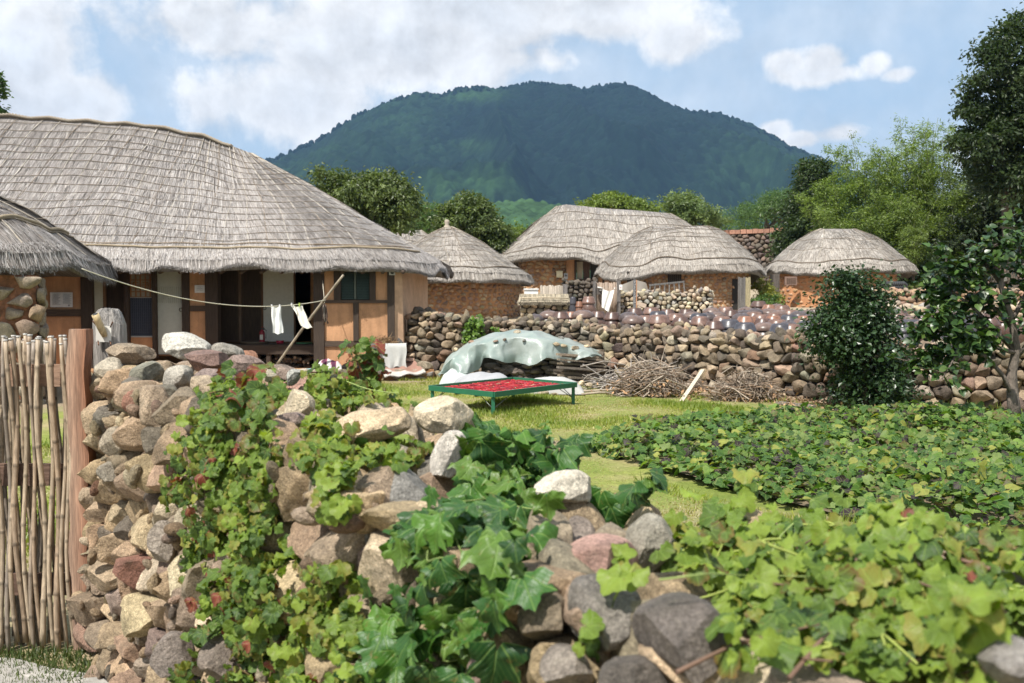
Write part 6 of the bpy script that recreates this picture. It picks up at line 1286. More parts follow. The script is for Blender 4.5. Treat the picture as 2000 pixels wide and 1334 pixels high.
mb = MB(); mb.add(np.array([(a[0], 29.86, zt - .2), (b[0], 29.86, zt - .2), (b[0], 30.2, zt), (a[0], 30.2, zt), (a[0], 30.6, zt - .18), (b[0], 30.6, zt - .18)]), np.array([(0, 1, 2, 3), (3, 2, 5, 4)]), (.3, .25, .19)); mb.build('under_layer', M_STRAW, q); mb = MB(); mb.tube([(a[0], 29.8, zt - .1), ((a[0] + b[0]) / 2, 29.78, zt - .07), (b[0], 29.8, zt - .1)], .02, 5, (.5, .42, .3)); mb.build('binding_pole', M_BAMBOO, q, True)
# boards by the orange hut, roof tiles stack, door leaf of domed hut
q = thing('plank_door', at(1450, 600, 33.5), 'upright grey plank screen between the two right huts', 'door')
for i, x in enumerate(np.arange(1442, 1463, 3.4)): mb = MB(); a = at(x, 541 + (i % 3), 34); b = at(x + 3.1, 600, 34); mb.box(a[0], b[0], 34 - .02 * (i % 2), 34.05, 1.1, a[2], (.17, .16, .15) if i < 4 else (.42, .36, .22)); mb.build('plank', M_GREYWOOD, q)
q = thing('tile_stack', at(1730, 560, 38), 'stack of dark curved roof tiles beside the orange hut', 'tiles')
for k in range(26): mb = MB(); a = at(1715 + (k % 13) * 4, 553 + (k // 13) * 7, 38); mb.tube([a, a + (.16, .1, -.1)], .09, 6, (.045, .047, .05)); mb.build('tile', M_PAINT, q)
q = thing('slate_info_plate', at(1252, 590, 30), 'small tilted brown board on the pale stone wall', 'board'); mb = MB(); M = Matrix.Translation(at(1252, 595, 29.9)) @ Matrix.Rotation(.35, 4, 'Y') @ Matrix.Rotation(-.5, 4, 'X'); mb.box(-.15, .15, -.015, .015, -.07, .07, (.36, .28, .21), M); mb.build('board', M_WOODH, q)
# ================================================================== TREES
def E(px, py, d, rx, ry, rz):
    c = at(px, py, d); return (c[0], c[1], c[2], rx * d / FOC, ry, rz * d / FOC)
OL = (.060, .090, .028); OL2 = (.16, .205, .065); DG = (.025, .045, .018); DG2 = (.06, .095, .03); YG = (.10, .15, .03); YG2 = (.20, .26, .05); MG = (.05, .10, .03); MG2 = (.12, .20, .05)
def T(px, d): a = at(px, 590, d); return (a[0], d, float(terr(a[0], d)))
tree('persimmon_tree', T(715, 36), [E(700, 372, 36, 80, 1.3, 38), (*E(760, 395, 36, 62, 1.2, 42),), E(650, 352, 36, 40, .8, 22), E(790, 430, 35, 28, .6, 36), E(745, 360, 36, 50, 1.0, 26), E(700, 430, 36.5, 100, 1.2, 50)], 21000, .15, OL, 'olive green persimmon tree rising behind the farmhouse roof', 1, .16, .5, OL2, limbs=22, up=.4, droop=.4)
tree('persimmon_tree', T(925, 44), [E(925, 425, 44, 58, 1.5, 40), E(955, 452, 44, 46, 1.3, 38), E(880, 435, 44, 34, 1, 34), E(920, 400, 44, 30, .9, 22), E(975, 470, 44, 30, 1, 22)], 15000, .17, OL, 'olive green persimmon tree behind the conical hut', 2, .16, .5, OL2, limbs=16, up=.4, droop=.4)
tree('pine_tree', T(835, 56), [E(838, 415, 56, 26, 1.2, 18), E(850, 440, 56, 34, 1.3, 22), E(815, 435, 56, 30, 1.2, 30)], 9000, .20, MG, 'bright green pine between the two persimmon trees', 3, .2, .18, MG2, limbs=10)
tree('broadleaf_tree', T(1205, 58), [E(1200, 398, 58, 52, 1.6, 20), E(1250, 412, 58, 34, 1.2, 16), E(1165, 408, 58, 28, 1.2, 16), E(1190, 388, 58, 18, 1, 10)], 11000, .2, YG, 'yellow green tree top behind the highest thatched ridge', 4, .2, .5, YG2, limbs=8)
tree('locust_tree', T(1355, 62), [E(1330, 398, 62, 34, 1.4, 18), E(1370, 412, 62, 56, 1.8, 22), E(1405, 420, 62, 36, 1.4, 20), E(1340, 425, 62, 40, 1.4, 18)], 12000, .2, (.10, .15, .055), 'pale green feathery tree left of the stone rampart', 5, .22, .4, (.20, .26, .10), limbs=14, gap=.5)
tree('pine_tree', T(1500, 78), [E(1450, 425, 78, 60, 2, 20), E(1500, 405, 78, 46, 2, 24), E(1530, 392, 78, 36, 2, 22), E(1560, 410, 78, 40, 2, 30), E(1470, 412, 78, 30, 1.5, 14)], 15000, .26, MG, 'mid green pines above the stone rampart', 6, .25, .18, MG2, limbs=10)
tree('evergreen_tree', T(1585, 54), [E(1588, 340, 54, 28, 1.2, 34), E(1595, 385, 54, 42, 1.5, 46), E(1570, 430, 54, 48, 1.6, 50), E(1560, 480, 53, 50, 1.5, 40), E(1600, 470, 53, 60, 1.6, 60)], 26000, .2, DG, 'dark evergreen tree at the left end of the bamboo', 7, .25, .5, DG2, limbs=12)
tree('tall_dark_tree', T(1985, 40), [E(1995, 120, 40, 50, 1.6, 80), E(1985, 60, 40, 24, 1.0, 34), E(1935, 130, 40, 30, 1.0, 40), E(1925, 195, 40, 44, 1.3, 34), E(1955, 230, 40, 40, 1.4, 40), E(1990, 255, 40, 50, 1.8, 50), E(1950, 80, 40, 26, 1.0, 30), E(1893, 258, 40, 26, .9, 18), E(1878, 275, 40, 18, .6, 10), E(1915, 285, 40, 22, .8, 22), E(1900, 170, 40, 16, .7, 16), E(2060, 160, 40, 90, 2.2, 120), E(1960, 330, 41, 60, 2, 50), E(1930, 290, 40, 50, 1.6, 40), E(1990, 350, 40, 60, 1.8, 60), E(1905, 205, 40, 28, 1, 20), E(2050, 340, 40, 70, 2, 60)], 46000, .19, (.024, .044, .014), 'tall dark tree leaning in at the right edge', 8, .20, .5, (.055, .085, .028), limbs=14, up=.3, droop=.3, gap=.55, clump=.22, per=34)
tree('shade_tree', T(1950, 46), [E(1955, 395, 46, 50, 2, 55), E(1990, 440, 46, 70, 2.2, 70), E(1900, 450, 47, 60, 2, 70), E(1850, 500, 47, 60, 1.6, 50)], 26000, .2, (.022, .036, .016), 'dark shaded tree under the tall tree on the right', 9, .3, .5, (.045, .065, .026), limbs=12)
tree('garden_tree', T(-8, 42), [E(-12, 175, 42, 18, 1, 40), E(-30, 220, 42, 40, 1.2, 30)], 3500, .18, MG, 'green tree top poking over the roof at the left edge', 10, .2, .5, MG2)
for k, (px, py, rx, rz, lab) in enumerate([(1010, 462, 34, 22, 'yellow green bush between the conical hut and the ridged house'), (1760, 520, 60, 40, 'dark bush behind the orange hut'), (1850, 545, 60, 30, 'low shady bush right of the orange hut'), (1780, 560, 34, 18, 'brownish bush by the stack of tiles')]):
    d = 46 if k < 1 else 44; tree('bush', (at(px, 590, d)[0], d, float(terr(0, d))), [E(px, py, d, rx, 1.2, rz), E(px + rx * .5, py + 6, d, rx * .6, 1, rz * .8)], 5000, .13, [YG, DG, DG, OL][k], lab, 20 + k, .08, .5, [YG2, DG2, DG2, OL2][k], cat='bush')
tree('bamboo_shrub', (at(1785, 590, 43)[0], 43, float(terr(0, 43))), [E(1785, 465, 43, 26, .6, 22), E(1778, 500, 43, 18, .5, 22)], 4500, .14, (.09, .13, .03), 'light green bamboo tuft lit against the dark grove', 30, .05, .2, (.18, .24, .05), cat='bush')
tree('yellowish_weed', (at(1490, 590, 37)[0], 37, 1.3), [E(1488, 562, 37, 22, .5, 14), E(1500, 580, 36, 26, .5, 16)], 2500, .10, (.14, .17, .03), 'yellow green weeds between the domed hut and orange hut', 31, .03, .4, (.26, .24, .05), cat='plant')
tree('dark_shrub', (at(1495, 590, 35)[0], 35.5, 1.25), [E(1493, 588, 35, 24, .5, 12)], 1800, .09, MG, 'dark low shrub behind the big jar', 32, .03, .5, MG2, cat='bush')
# bamboo grove
def bamboo(px, top, d, w, label, seed, col, col2, n=9000, lean=0):
    base = np.array(T(px, d)); t = thing('bamboo_clump', base, label, 'bamboo', 'bamboo clumps of the grove'); r = np.random.default_rng(seed); mb = MB(); H = (at(px, top, d)[2] - base[2]) * 1.07; W_ = w * d / FOC; Pn = []; D_ = []
    for i in range(16):
        a = r.uniform(0, 6.28); b0 = base + np.array([cos(a), sin(a) * .8, 0]) * r.uniform(0, W_ * .45); h = H * r.uniform(.72, 1.06); ln_ = np.array([cos(a) * W_ * .55 + lean, sin(a) * .8, 0]) * r.uniform(.3, 1.1); q = np.linspace(0, 1, 10)
        pts = np.array([b0 + ln_ * s ** 2.2 + np.array([0, 0, h * (s - .09 * s ** 4)]) for s in q]); mb.tube(pts, np.linspace(.045, .008, 10), 5, (.12, .14, .05))
        for s in np.concatenate([r.uniform(.22, 1.0, 26)]):
            k = s * 9; j = int(min(8, k)); p = pts[j] + (pts[j + 1] - pts[j]) * (k - j); th = r.uniform(0, 6.28); dr = np.array([cos(th), sin(th), .35]); l = W_ * .34 * (1.15 - s * .75) * r.uniform(.6, 1.2)
            m_ = max(4, int(n / (16 * 26))); u = r.uniform(.1, 1, m_)[:, None]; Pn.append(p + dr * l * u + np.array([0, 0, -1]) * (u * l) ** 2 * .25 + r.normal(size=(m_, 3)) * .10); D_.append(np.tile(dr, (m_, 1)))
    Pn = np.vstack(Pn); D_ = np.vstack(D_); N_ = len(Pn); V, F = rhomb(Pn, unit(r.normal(size=(N_, 3)) * .6 + (0, 0, .7)), unit(D_ * .6 + r.normal(size=(N_, 3)) * .4 + (0, 0, -.45)), .175 * r.uniform(.6, 1.3, N_), .22)
    q = r.uniform(0, 1, (N_, 1)); K = (np.array(col) * (1 - q) + np.array(col2) * q) * r.uniform(.7, 1.25, (N_, 1)); obj('foliage', V, F, M_LEAF, t, col=np.repeat(K, 4, 0), smooth=False); mb.build('culms', M_BAMBOO, t, True)
BGL = (.075, .12, .028); BGH = (.25, .34, .07)
for k, (px, top, d, w, lab) in enumerate([(1640, 335, 50, 80, 'leftmost bamboo clump, next to the dark evergreen'), (1690, 262, 50, 100, 'pale bamboo clump with tips over the left part of the grove'), (1735, 285, 51, 100, 'bamboo clump in the left centre of the grove, lower than its neighbours'), (1780, 236, 51, 80, 'bamboo clump with the single tallest pointed tip'), (1825, 246, 50, 90, 'bamboo clump with feathery tips right of the tallest tip'), (1870, 300, 49, 90, 'bamboo clump darker and lower, beside the tall dark tree'), (1660, 400, 47, 90, 'low bamboo clump in front on the left above the orange hut'), (1740, 385, 47, 110, 'low bamboo clump in front at the centre of the grove'), (1830, 375, 47, 110, 'low bamboo clump in front on the right of the grove'), (1910, 380, 47, 90, 'low dark bamboo clump below the tall dark tree')]):
    dk = .62 if k in (5, 9) else (.8 if k >= 6 else 1); bamboo(px, top, d, w, lab, 60 + k, np.array(BGL) * dk, np.array(BGH) * dk, 15000)
# far wood closing the view between the trees
els = []
r = np.random.default_rng(44)
for px in np.arange(560, 2100, 34): els.append(E(px, 474 + r.uniform(-8, 8), 88, 30, 3, 22 + r.uniform(-4, 8)))
V, F, K, _ = crown(els, 60000, .38, MG, 45, .5, .9, 30, .3, MG2); put_props(obj('far_woods', V, F, M_LEAF, None, col=K, smooth=False), 'dense green wood filling the gaps behind the village', 'wood', None, 'stuff')
els = [E(px, 540, 66, 36, 2, 60) for px in np.arange(1600, 2150, 40)]; V, F, K, _ = crown(els, 36000, .3, DG, 46, .5, .8, 30, .3, DG2); put_props(obj('grove_undergrowth', V, F, M_LEAF, None, col=K, smooth=False), 'dark undergrowth behind the bamboo grove', 'undergrowth', None, 'stuff')
# ================================================================== SHRUB AND YOUNG PERSIMMON BY THE LONG WALL
d = 15.2
tree('camellia_shrub', (at(1690, 800, d)[0], d, 0), [E(1660, 640, d, 62, .42, 62), E(1700, 690, d, 58, .42, 60), E(1655, 570, d, 26, .22, 36), E(1652, 540, d, 12, .12, 18), E(1704, 558, d, 9, .10, 26), E(1690, 590, d, 34, .25, 26), E(1700, 755, d, 60, .45, 42), E(1735, 765, d, 42, .4, 38), E(1620, 650, d, 34, .3, 44), E(1690, 640, d, 50, .4, 50)], 17000, .075, (.022, .050, .018), 'dense dark glossy shrub standing against the long wall', 50, .05, .62, (.045, .085, .026), mat=M_GLOSSY, cat='shrub', clump=.13, limbs=12, per=26, shell=.6, gap=.38)
# young persimmon tree at the right with large leaves
KP = [(0, 1.0), (25, .62), (60, .46), (100, .44), (140, .46), (170, .4), (180, .38)]
PL = [leaf_mesh('persimmon_leaf_mesh', KP, c, M_GLOSSY, N=10, rings=1, droop=.25, fold=.18, wav=.05, seed=i) for i, c in enumerate([(.028, .062, .018), (.035, .075, .02), (.05, .10, .022), (.025, .055, .02), (.07, .12, .025)])]
yp = thing('young_persimmon_tree', (at(1985, 820, 12.6)[0], 12.6, 0), 'small persimmon tree with large glossy leaves at the right edge', 'tree'); mb = MB(); BK = (.17, .14, .115)
tk = [at(1985, 830, 12.6), at(1978, 780, 12.6), at(1976, 730, 12.6), at(1985, 680, 12.6), at(1975, 620, 12.5), at(1955, 560, 12.5), at(1960, 500, 12.5)]
mb.tube(tk, [.085, .072, .06, .05, .04, .03, .015], 9, BK); mb.build('trunk', M_BARK, yp, True)
limbs_ = [[(1985, 790), (1960, 735), (1930, 700), (1900, 685), (1880, 660), (1850, 620), (1830, 600)], [(1985, 690), (1940, 640), (1900, 600), (1860, 570), (1850, 520), (1845, 480)], [(1978, 640), (1930, 590), (1900, 540), (1890, 500)], [(1960, 560), (1930, 520), (1940, 480), (1985, 460)], [(1900, 690), (1850, 690), (1800, 700), (1765, 705)], [(1980, 620), (2010, 560), (1995, 500), (1980, 455)], [(1985, 700), (2030, 640), (2050, 580), (2040, 520)], [(1900, 640), (1860, 650), (1820, 640), (1795, 665)], [(1880, 600), (1840, 580), (1825, 560), (1820, 590)], [(1985, 690), (1950, 680), (1900, 650), (1870, 690), (1840, 740)]]
r = np.random.default_rng(71); LPt = []; LDir = []
for L_ in limbs_:
    dd = 12.6 + r.uniform(-.7, .7); Q = [at(x, y, 12.6 + (dd - 12.6) * i / len(L_)) for i, (x, y) in enumerate(L_)]; q = MB(); q.tube(Q, np.linspace(.032, .007, len(Q)), 6, BK); q.build('branch', M_BARK, yp, True)
    tt = np.linspace(0, len(Q) - 1, 40); Q = np.array(Q); Q2 = np.stack([np.interp(tt, np.arange(len(Q)), Q[:, i]) for i in range(3)], 1)
    for i in range(34):
        p = Q2[r.integers(10, 40)]; dr = unit(r.normal(size=3) * (1, 1, .6) + (0, 0, .25)); ln_ = r.uniform(.12, .36); q = MB(); q.tube([p, p + dr * ln_ * .5, p + dr * ln_ + (0, 0, -.02)], [.006, .004, .003], 4, (.14, .11, .08), cap=False)
        mbv = q; 
        if i % 4 == 0: mbv.build('twig', M_BARK, yp, True)
        for j in range(9): s = r.uniform(.2, 1.05); LPt.append(p + dr * ln_ * s + r.normal(size=3) * .02); LDir.append(unit(dr + r.normal(size=3) * .7 + (0, 0, -.3)))
LPt = np.array(LPt); LDir = np.array(LDir); n = len(LPt)
plant_leaves(yp, PL, LPt, unit(r.normal(size=(n, 3)) * .5 + (0, -.25, .8)), LDir, .098 * r.uniform(.6, 1.25, n), 72, 300)
for k in range(7): p = LPt[r.integers(n)]; D_, F_ = ico(2); obj('fruit', D_ * (.028, .028, .024) + p + (0, -.05, -.03), F_, M_GLOSSY, yp, col=(.16, .22, .05), center=True)
# creeper on the far wall
cv = thing('wall_creeper', at(925, 640, 21.1), 'bright green creeper hanging on the long wall left of the draped pile', 'creeper'); r = np.random.default_rng(81); CW = [leaf_mesh('wall_leaf_mesh', KP, c, M_LEAF, N=8, rings=1, seed=i) for i, c in enumerate([(.10, .18, .025), (.14, .24, .03), (.06, .12, .02)])]
pts = []
for poly, m_ in (([(905, 640), (925, 612), (945, 612), (945, 640), (955, 665), (930, 668), (905, 668)], 520), ([(962, 640), (978, 640), (975, 652), (962, 652)], 30), ([(930, 668), (962, 668), (950, 700), (936, 700)], 60), ([(1430, 636), (1450, 634), (1450, 642), (1430, 642)], 40)):
    k = 0
    while k < m_:
        px, py = r.uniform(min(p[0] for p in poly), max(p[0] for p in poly)), r.uniform(min(p[1] for p in poly), max(p[1] for p in poly)); k += 1
        if not inpoly(px, py, poly): continue
        h_, n_ = ray(BVB, px, py)
        if h_ is not None: pts.append(h_ + np.array([0, -1, .2]) * r.uniform(.01, .14))
pts = np.array(pts); n = len(pts); plant_leaves(cv, CW, pts, unit(r.normal(size=(n, 3)) * .5 + (0, -.8, .6)), unit(r.normal(size=(n, 3)) * .5 + (0, 0, -1)), .07 * r.uniform(.6, 1.3, n), 82, 150)
# ================================================================== SWEET POTATO BED
KS = [(0, 1.0), (18, .74), (40, .66), (60, .72), (100, .66), (140, .66), (168, .5), (180, .22)]
SP = [leaf_mesh('potato_leaf_mesh', KS, c, M_CREEPER, N=14, rings=1, droop=.30, fold=.22, wav=.10, seed=i, edge=e) for i, (c, e) in enumerate([((.085, .165, .028), None), ((.14, .235, .045), (.19, .25, .05)), ((.045, .105, .022), None), ((.17, .23, .07), None), ((.032, .075, .018), None), ((.09, .145, .03), (.14, .07, .045)), ((.035, .018, .028), None), ((.26, .27, .06), None)])]
bed = [(.80, 10.9), (1.05, 11.7), (1.7, 12.5), (2.6, 13.1), (4.0, 13.5), (6.5, 13.3), (9, 13.2), (9, 5.6), (5.2, 5.4), (3.9, 5.9), (3.0, 6.7), (2.45, 7.4), (2.1, 8.1), (1.75, 8.9), (1.35, 9.7), (.95, 10.3)]
sb = thing('sweet_potato_bed', (4, 9.5, 0), 'wide bed of leafy sweet potato vines on the right of the lawn', 'vegetable bed'); r = np.random.default_rng(91); P_ = []
while len(P_) < 18000:
    x, y = r.uniform(.7, 8), r.uniform(5.4, 13.6)
    if not inpoly(x, y, bed): continue
    e = min(np.hypot(x - a, y - b) for a, b in bed); edge = min(1, e / .55 + .15); hgt = (.17 + .08 * float(sn(np.array([[x, y]]), 2.2, 92, 2)[0])) * edge; P_.append((x, y, max(.02, hgt * r.uniform(.45, 1.12) + .02)))
P_ = np.array(P_); n = len(P_); pk = SP
plant_leaves(sb, [SP[i] for i in (0, 1, 2, 3, 4, 0, 1, 2, 3, 5, 0, 6, 2, 7)], P_, unit(r.normal(size=(n, 3)) * .38 + (-.1, -.25, 1)), unit(r.normal(size=(n, 3)) * (1, 1, .2)), .072 * r.uniform(.55, 1.4, n), 93, 300)
mb = MB()
for k in range(500):
    i = r.integers(n); p = P_[i]; mb.tube([(p[0] + r.uniform(-.1, .1), p[1] + r.uniform(-.1, .1), 0), p + (0, 0, -.01)], .003, 3, (.14, .14, .05), cap=False)
mb.build('stems', M_TWIG, sb, True, kind='stuff')
xb = np.array(bed); cxy = xb.mean(0); xb = cxy + (xb - cxy) * .955; V = np.vstack([[(cxy[0], cxy[1], .05)], np.stack([xb[:, 0], xb[:, 1], np.full(len(xb), .012)], 1)]); F = np.array([(0, 1 + i, 1 + (i + 1) % len(xb)) for i in range(len(xb))]); obj('bed_soil', V, F[:, ::-1], mat_plain('bed_soil', (.17, .13, .085), .95, 9, .6, 1.3, 20, .8, .03), sb, smooth=False)
# ================================================================== GRASS
def grass(name, label, poly, n, h, seed, cols, w=.006):
    r = np.random.default_rng(seed); xa = [p[0] for p in poly]; ya = [p[1] for p in poly]; X_ = r.uniform(min(xa), max(xa), n * 3); Y_ = r.uniform(min(ya), max(ya), n * 3); ins = np.zeros(len(X_), bool)
    j = len(poly) - 1
    for i in range(len(poly)):
        xi, yi = poly[i]; xj, yj = poly[j]; c = ((yi > Y_) != (yj > Y_)) & (X_ < (xj - xi) * (Y_ - yi) / (yj - yi + 1e-9) + xi); ins ^= c; j = i
    X_, Y_ = X_[ins][:n], Y_[ins][:n]; n = len(X_); g = sn(np.stack([X_, Y_], -1), 1.7, seed + 1, 3); hh = h * r.uniform(.4, 1.3, n) * np.clip(.8 + .5 * g, .25, 1.5); Z_ = .035 * sn(np.stack([X_, Y_], -1), .7, 3, 3)
    P0 = np.stack([X_, Y_, Z_ - .004], 1); d = unit(r.normal(size=(n, 3)) * (.5, .5, 0) + (0, 0, 1)); sd = unit(np.stack([r.normal(size=n), r.normal(size=n) * .4, np.zeros(n)], 1)) * w * r.uniform(.6, 1.6, (n, 1))
    V = np.stack([P0 - sd, P0 + sd, P0 + d * hh[:, None]], 1).reshape(-1, 3); cols = np.array(cols); k = np.clip((g * .5 + .45 + r.normal(size=n) * .25), 0, .999) * len(cols); K = cols[k.astype(int)] * r.uniform(.75, 1.2, (n, 1))
    put_props(obj(name, V, np.arange(3 * n).reshape(-1, 3), M_LEAF, None, col=np.repeat(K, 3, 0), smooth=False), label, 'grass', None, 'stuff')
lawn = [(-3.2, 20.6), (-1.0, 20.2), (1.4, 18.6), (2.6, 16.2), (4.2, 14.6), (6.5, 14.0), (6.5, 13.2), (2.4, 13.0), (1.2, 11.9), (.7, 10.9), (1.0, 9.9), (1.5, 8.8), (1.9, 7.7), (2.5, 6.6), (3.4, 5.4), (2.4, 3.0), (.6, 2.8), (-1.2, 5.4), (-3.4, 6.0), (-6, 9), (-5, 14)]
GC = [(.38, .33, .17), (.34, .33, .11), (.28, .31, .06), (.22, .27, .045), (.17, .23, .035)]
grass('lawn_grass', 'short bright green lawn with dry patches', lawn, 150000, .055, 3, GC, .007)
grass('grass_tufts', 'longer grass tufts along the foot of the long wall', [(-2.3, 21.3), (1.5, 19.9), (3.3, 17.6), (4.7, 15.9), (7.5, 14.6), (7.5, 14.2), (4.5, 15.4), (2.9, 17.2), (1.2, 19.3), (-2.3, 20.7)], 9000, .16, 7, GC[2:], .009)
grass('bed_edge_grass', 'thin grass at the edge of the sweet potato bed', [(2.4, 7.2), (1.9, 8.2), (1.3, 9.3), (1.1, 9.1), (1.7, 8.0), (2.2, 7.0), (3.4, 5.7), (3.6, 5.9)], 3500, .13, 9, GC[2:], .005)
grass('verge_grass', 'low weeds below the bamboo gate', [(-3.6, 4.05), (-1.75, 4.05), (-1.75, 4.55), (-3.6, 4.55)], 7000, .05, 11, [(.09, .12, .03), (.06, .09, .025)], .004)
mb = MB(); V = []; n = 24
for i in range(n): V.append((-4 + 2.45 * i / (n - 1), float(np.interp(-4 + 2.45 * i / (n - 1), [-4, -2.24, -1.87, -1.5], [4.6, 4.45, 4.28, 4.1])) + .012 * sin(i * 1.9), .04))
V = np.array(V); V2 = V.copy(); V2[:, 1] = 2.2; V3 = V.copy(); V3[:, 2] = -.05; mb.add(np.vstack([V2, V, V3]), np.array([(i, i + 1, n + i + 1, n + i) for i in range(n - 1)] + [(n + i, n + i + 1, 2 * n + i + 1, 2 * n + i) for i in range(n - 1)]), (.36, .34, .31)); put_props(mb.build('path', M_ROCKFAR, None, False), kind='structure')
# ================================================================== CREEPERS ON THE NEAR WALL
KI = [(0, 1.0), (8, .88), (14, .80), (22, .70), (30, .60), (36, .66), (44, .84), (49, .90), (55, .80), (64, .66), (74, .54), (84, .58), (96, .72), (103, .76), (112, .66), (128, .54), (145, .46), (165, .36), (180, .16)]
KC = [(0, .92), (12, .86), (24, .74), (34, .76), (46, .84), (58, .80), (75, .68), (95, .72), (115, .72), (135, .64), (155, .52), (170, .38), (180, .14)]
IV = [leaf_mesh('ivy_leaf_mesh', KI, c, M_IVY, N=44, rings=3, droop=(.2, .5, .35, .65, .3, .45, .1, .55)[i], fold=(.16, .3, .05, .22, -.05, .35, .2, .12)[i], wav=.22, seed=i + 3, tooth=.035) for i, c in enumerate([(.030, .088, .016), (.026, .072, .018), (.085, .16, .022), (.024, .078, .014), (.034, .10, .016), (.018, .058, .015), (.050, .13, .018), (.075, .17, .022)])]
CR = [leaf_mesh('creeper_leaf_mesh', KC, c, M_CREEPER, N=26, rings=2, droop=(.2, .5, .35, .3, .6, .4, .7)[i % 7], fold=(.16, .3, .05, .25, .1, .3, .4)[i % 7], wav=.22, seed=i + 13, tooth=.045, edge=e) for i, (c, e) in enumerate([((.13, .20, .028), None), ((.19, .26, .038), None), ((.085, .145, .026), None), ((.05, .095, .022), None), ((.23, .26, .05), (.32, .24, .06)), ((.09, .14, .03), (.20, .06, .03)), ((.26, .06, .045), (.14, .04, .03))])]
CRd = [CR[i] for i in (3, 3, 2, 3, 2, 0, 3, 5, 0, 1, 3, 2, 4, 0, 6, 1, 2, 4, 5)]; CRr = [CR[i] for i in (0, 1, 2, 0, 1, 4, 0, 1, 2, 3, 1, 0, 5, 4)]; CRred = [CR[i] for i in (5, 6, 3, 3, 5, 2)]
EXC = [(583, 790, 40, 32), (568, 838, 38, 34), (735, 832, 82, 36), (868, 812, 68, 34), (873, 888, 34, 50), (765, 990, 82, 76), (602, 975, 44, 62), (640, 1062, 46, 42), (697, 1072, 30, 30), (745, 1098, 40, 36), (575, 1135, 38, 30), (695, 1150, 26, 34), (840, 930, 30, 40), (1105, 960, 62, 34), (1075, 1062, 44, 76), (1140, 1050, 34, 40), (1185, 1105, 74, 56), (1280, 1062, 34, 44), (1070, 1200, 56, 56), (1170, 1195, 66, 60), (1320, 1248, 96, 66), (1110, 1310, 50, 50), (430, 1290, 46, 40), (490, 800, 26, 14), (465, 850, 20, 18), (885, 1240, 26, 26), (1480, 1030, 30, 12), (1590, 1000, 24, 12), (1750, 1120, 40, 16), (1990, 1290, 50, 50), (620, 1290, 30, 26)]
def creep(parent, polys, meshes, size, seed, limit, offmax=.06, hang=.8, upb=.5, name='leaf', nbias=.6, raised=0, over=False, thin=None):
    r = np.random.default_rng(seed); P = []; N_ = []
    for poly, m_ in polys:
        xs_ = [p[0] for p in poly]; ys_ = [p[1] for p in poly]; k = 0; tries = 0
        while k < m_ and tries < m_ * 8:
            tries += 1; px, py = r.uniform(min(xs_), max(xs_)), r.uniform(min(ys_), max(ys_))
            if not inpoly(px, py, poly): continue
            h_, n_ = ray(BVN, px, py)
            if h_ is None or h_[1] > 6: continue
            k += 1
            if not over and any(((px - a) / b) ** 2 + ((py - c) / d) ** 2 < 1 for a, c, b, d in EXC): continue
            if thin and sn(np.array([h_]), 9, 5, 2)[0] < thin: continue
            if n_ @ (CAM - h_) < 0: n_ = -n_
            P.append(h_ + n_ * r.uniform(.008, offmax) + np.array([0, 0, raised * r.uniform(0, 1)])); N_.append(n_)
    P = np.array(P); N_ = np.array(N_); n = len(P); nrm = unit(N_ * nbias + r.normal(size=(n, 3)) * .32 + np.array([-.15, -.25, upb])); tip = unit(r.normal(size=(n, 3)) * .45 + np.array([-.1, -.2, -hang]))
    plant_leaves(parent, meshes, P, nrm, tip, size * r.uniform(.42, 1.3, n), seed + 1, limit, name); return P
lc = thing('wall_creeper', (-.9, 3.2, .9), 'small leaved green and reddish creeper cascading down the left part of the near wall', 'creeper')
A1 = [(340, 900), (372, 800), (430, 750), (500, 745), (548, 775), (555, 850), (548, 905), (540, 960), (560, 1030), (545, 1080), (600, 1150), (650, 1210), (640, 1334), (330, 1334), (350, 1180), (368, 1040), (345, 980)]
Pv = creep(lc, [(A1, 1500), ([(400, 1000), (545, 960), (560, 1100), (520, 1334), (350, 1334), (380, 1150)], 700)], CRd, .030, 101, 300, .07, 1.0, .25, thin=-.45)
lc2 = thing('wall_creeper', (-.6, 3.0, 1.1), 'yellow green creeper tendrils spilling over the middle of the near wall', 'creeper')
creep(lc2, [([(395, 860), (470, 790), (560, 905), (540, 960), (555, 1040), (470, 1200), (430, 1180), (480, 1050), (440, 960), (380, 930)], 520), ([(590, 850), (640, 800), (660, 850), (700, 880), (640, 930), (720, 960), (740, 1010), (690, 1010), (620, 960), (585, 900)], 420),
            ([(700, 870), (800, 850), (830, 900), (870, 860), (880, 880), (770, 930), (815, 965), (790, 985), (740, 930), (690, 910)], 240), ([(500, 1050), (600, 1090), (690, 1090), (720, 1150), (700, 1334), (560, 1334), (590, 1200)], 420), ([(395, 760), (480, 735), (560, 745), (545, 790), (430, 800)], 240),
            ([(615, 735), (700, 725), (790, 745), (760, 790), (650, 800), (600, 780)], 300), ([(560, 1250), (700, 1200), (760, 1334), (560, 1334)], 120), ([(800, 780), (850, 790), (845, 830), (800, 840)], 32), ([(500, 1000), (640, 985), (650, 1005), (510, 1030)], 24)], CRr, .031, 103, 300, .06, .8, .5)
lc3 = thing('wall_creeper', (-.7, 3.9, 1.35), 'reddish leaved creeper tuft standing up at the back of the near wall', 'creeper')
creep(lc3, [([(690, 735), (740, 720), (790, 735), (785, 770), (690, 770)], 70), ([(440, 790), (540, 800), (545, 900), (470, 900)], 60)], CRred, .040, 105, 300, .07, .5, .5, raised=.16)
bl = thing('ivy_plant', (0, 2.1, .9), 'large leaved dark green ivy in the middle of the near wall', 'ivy')
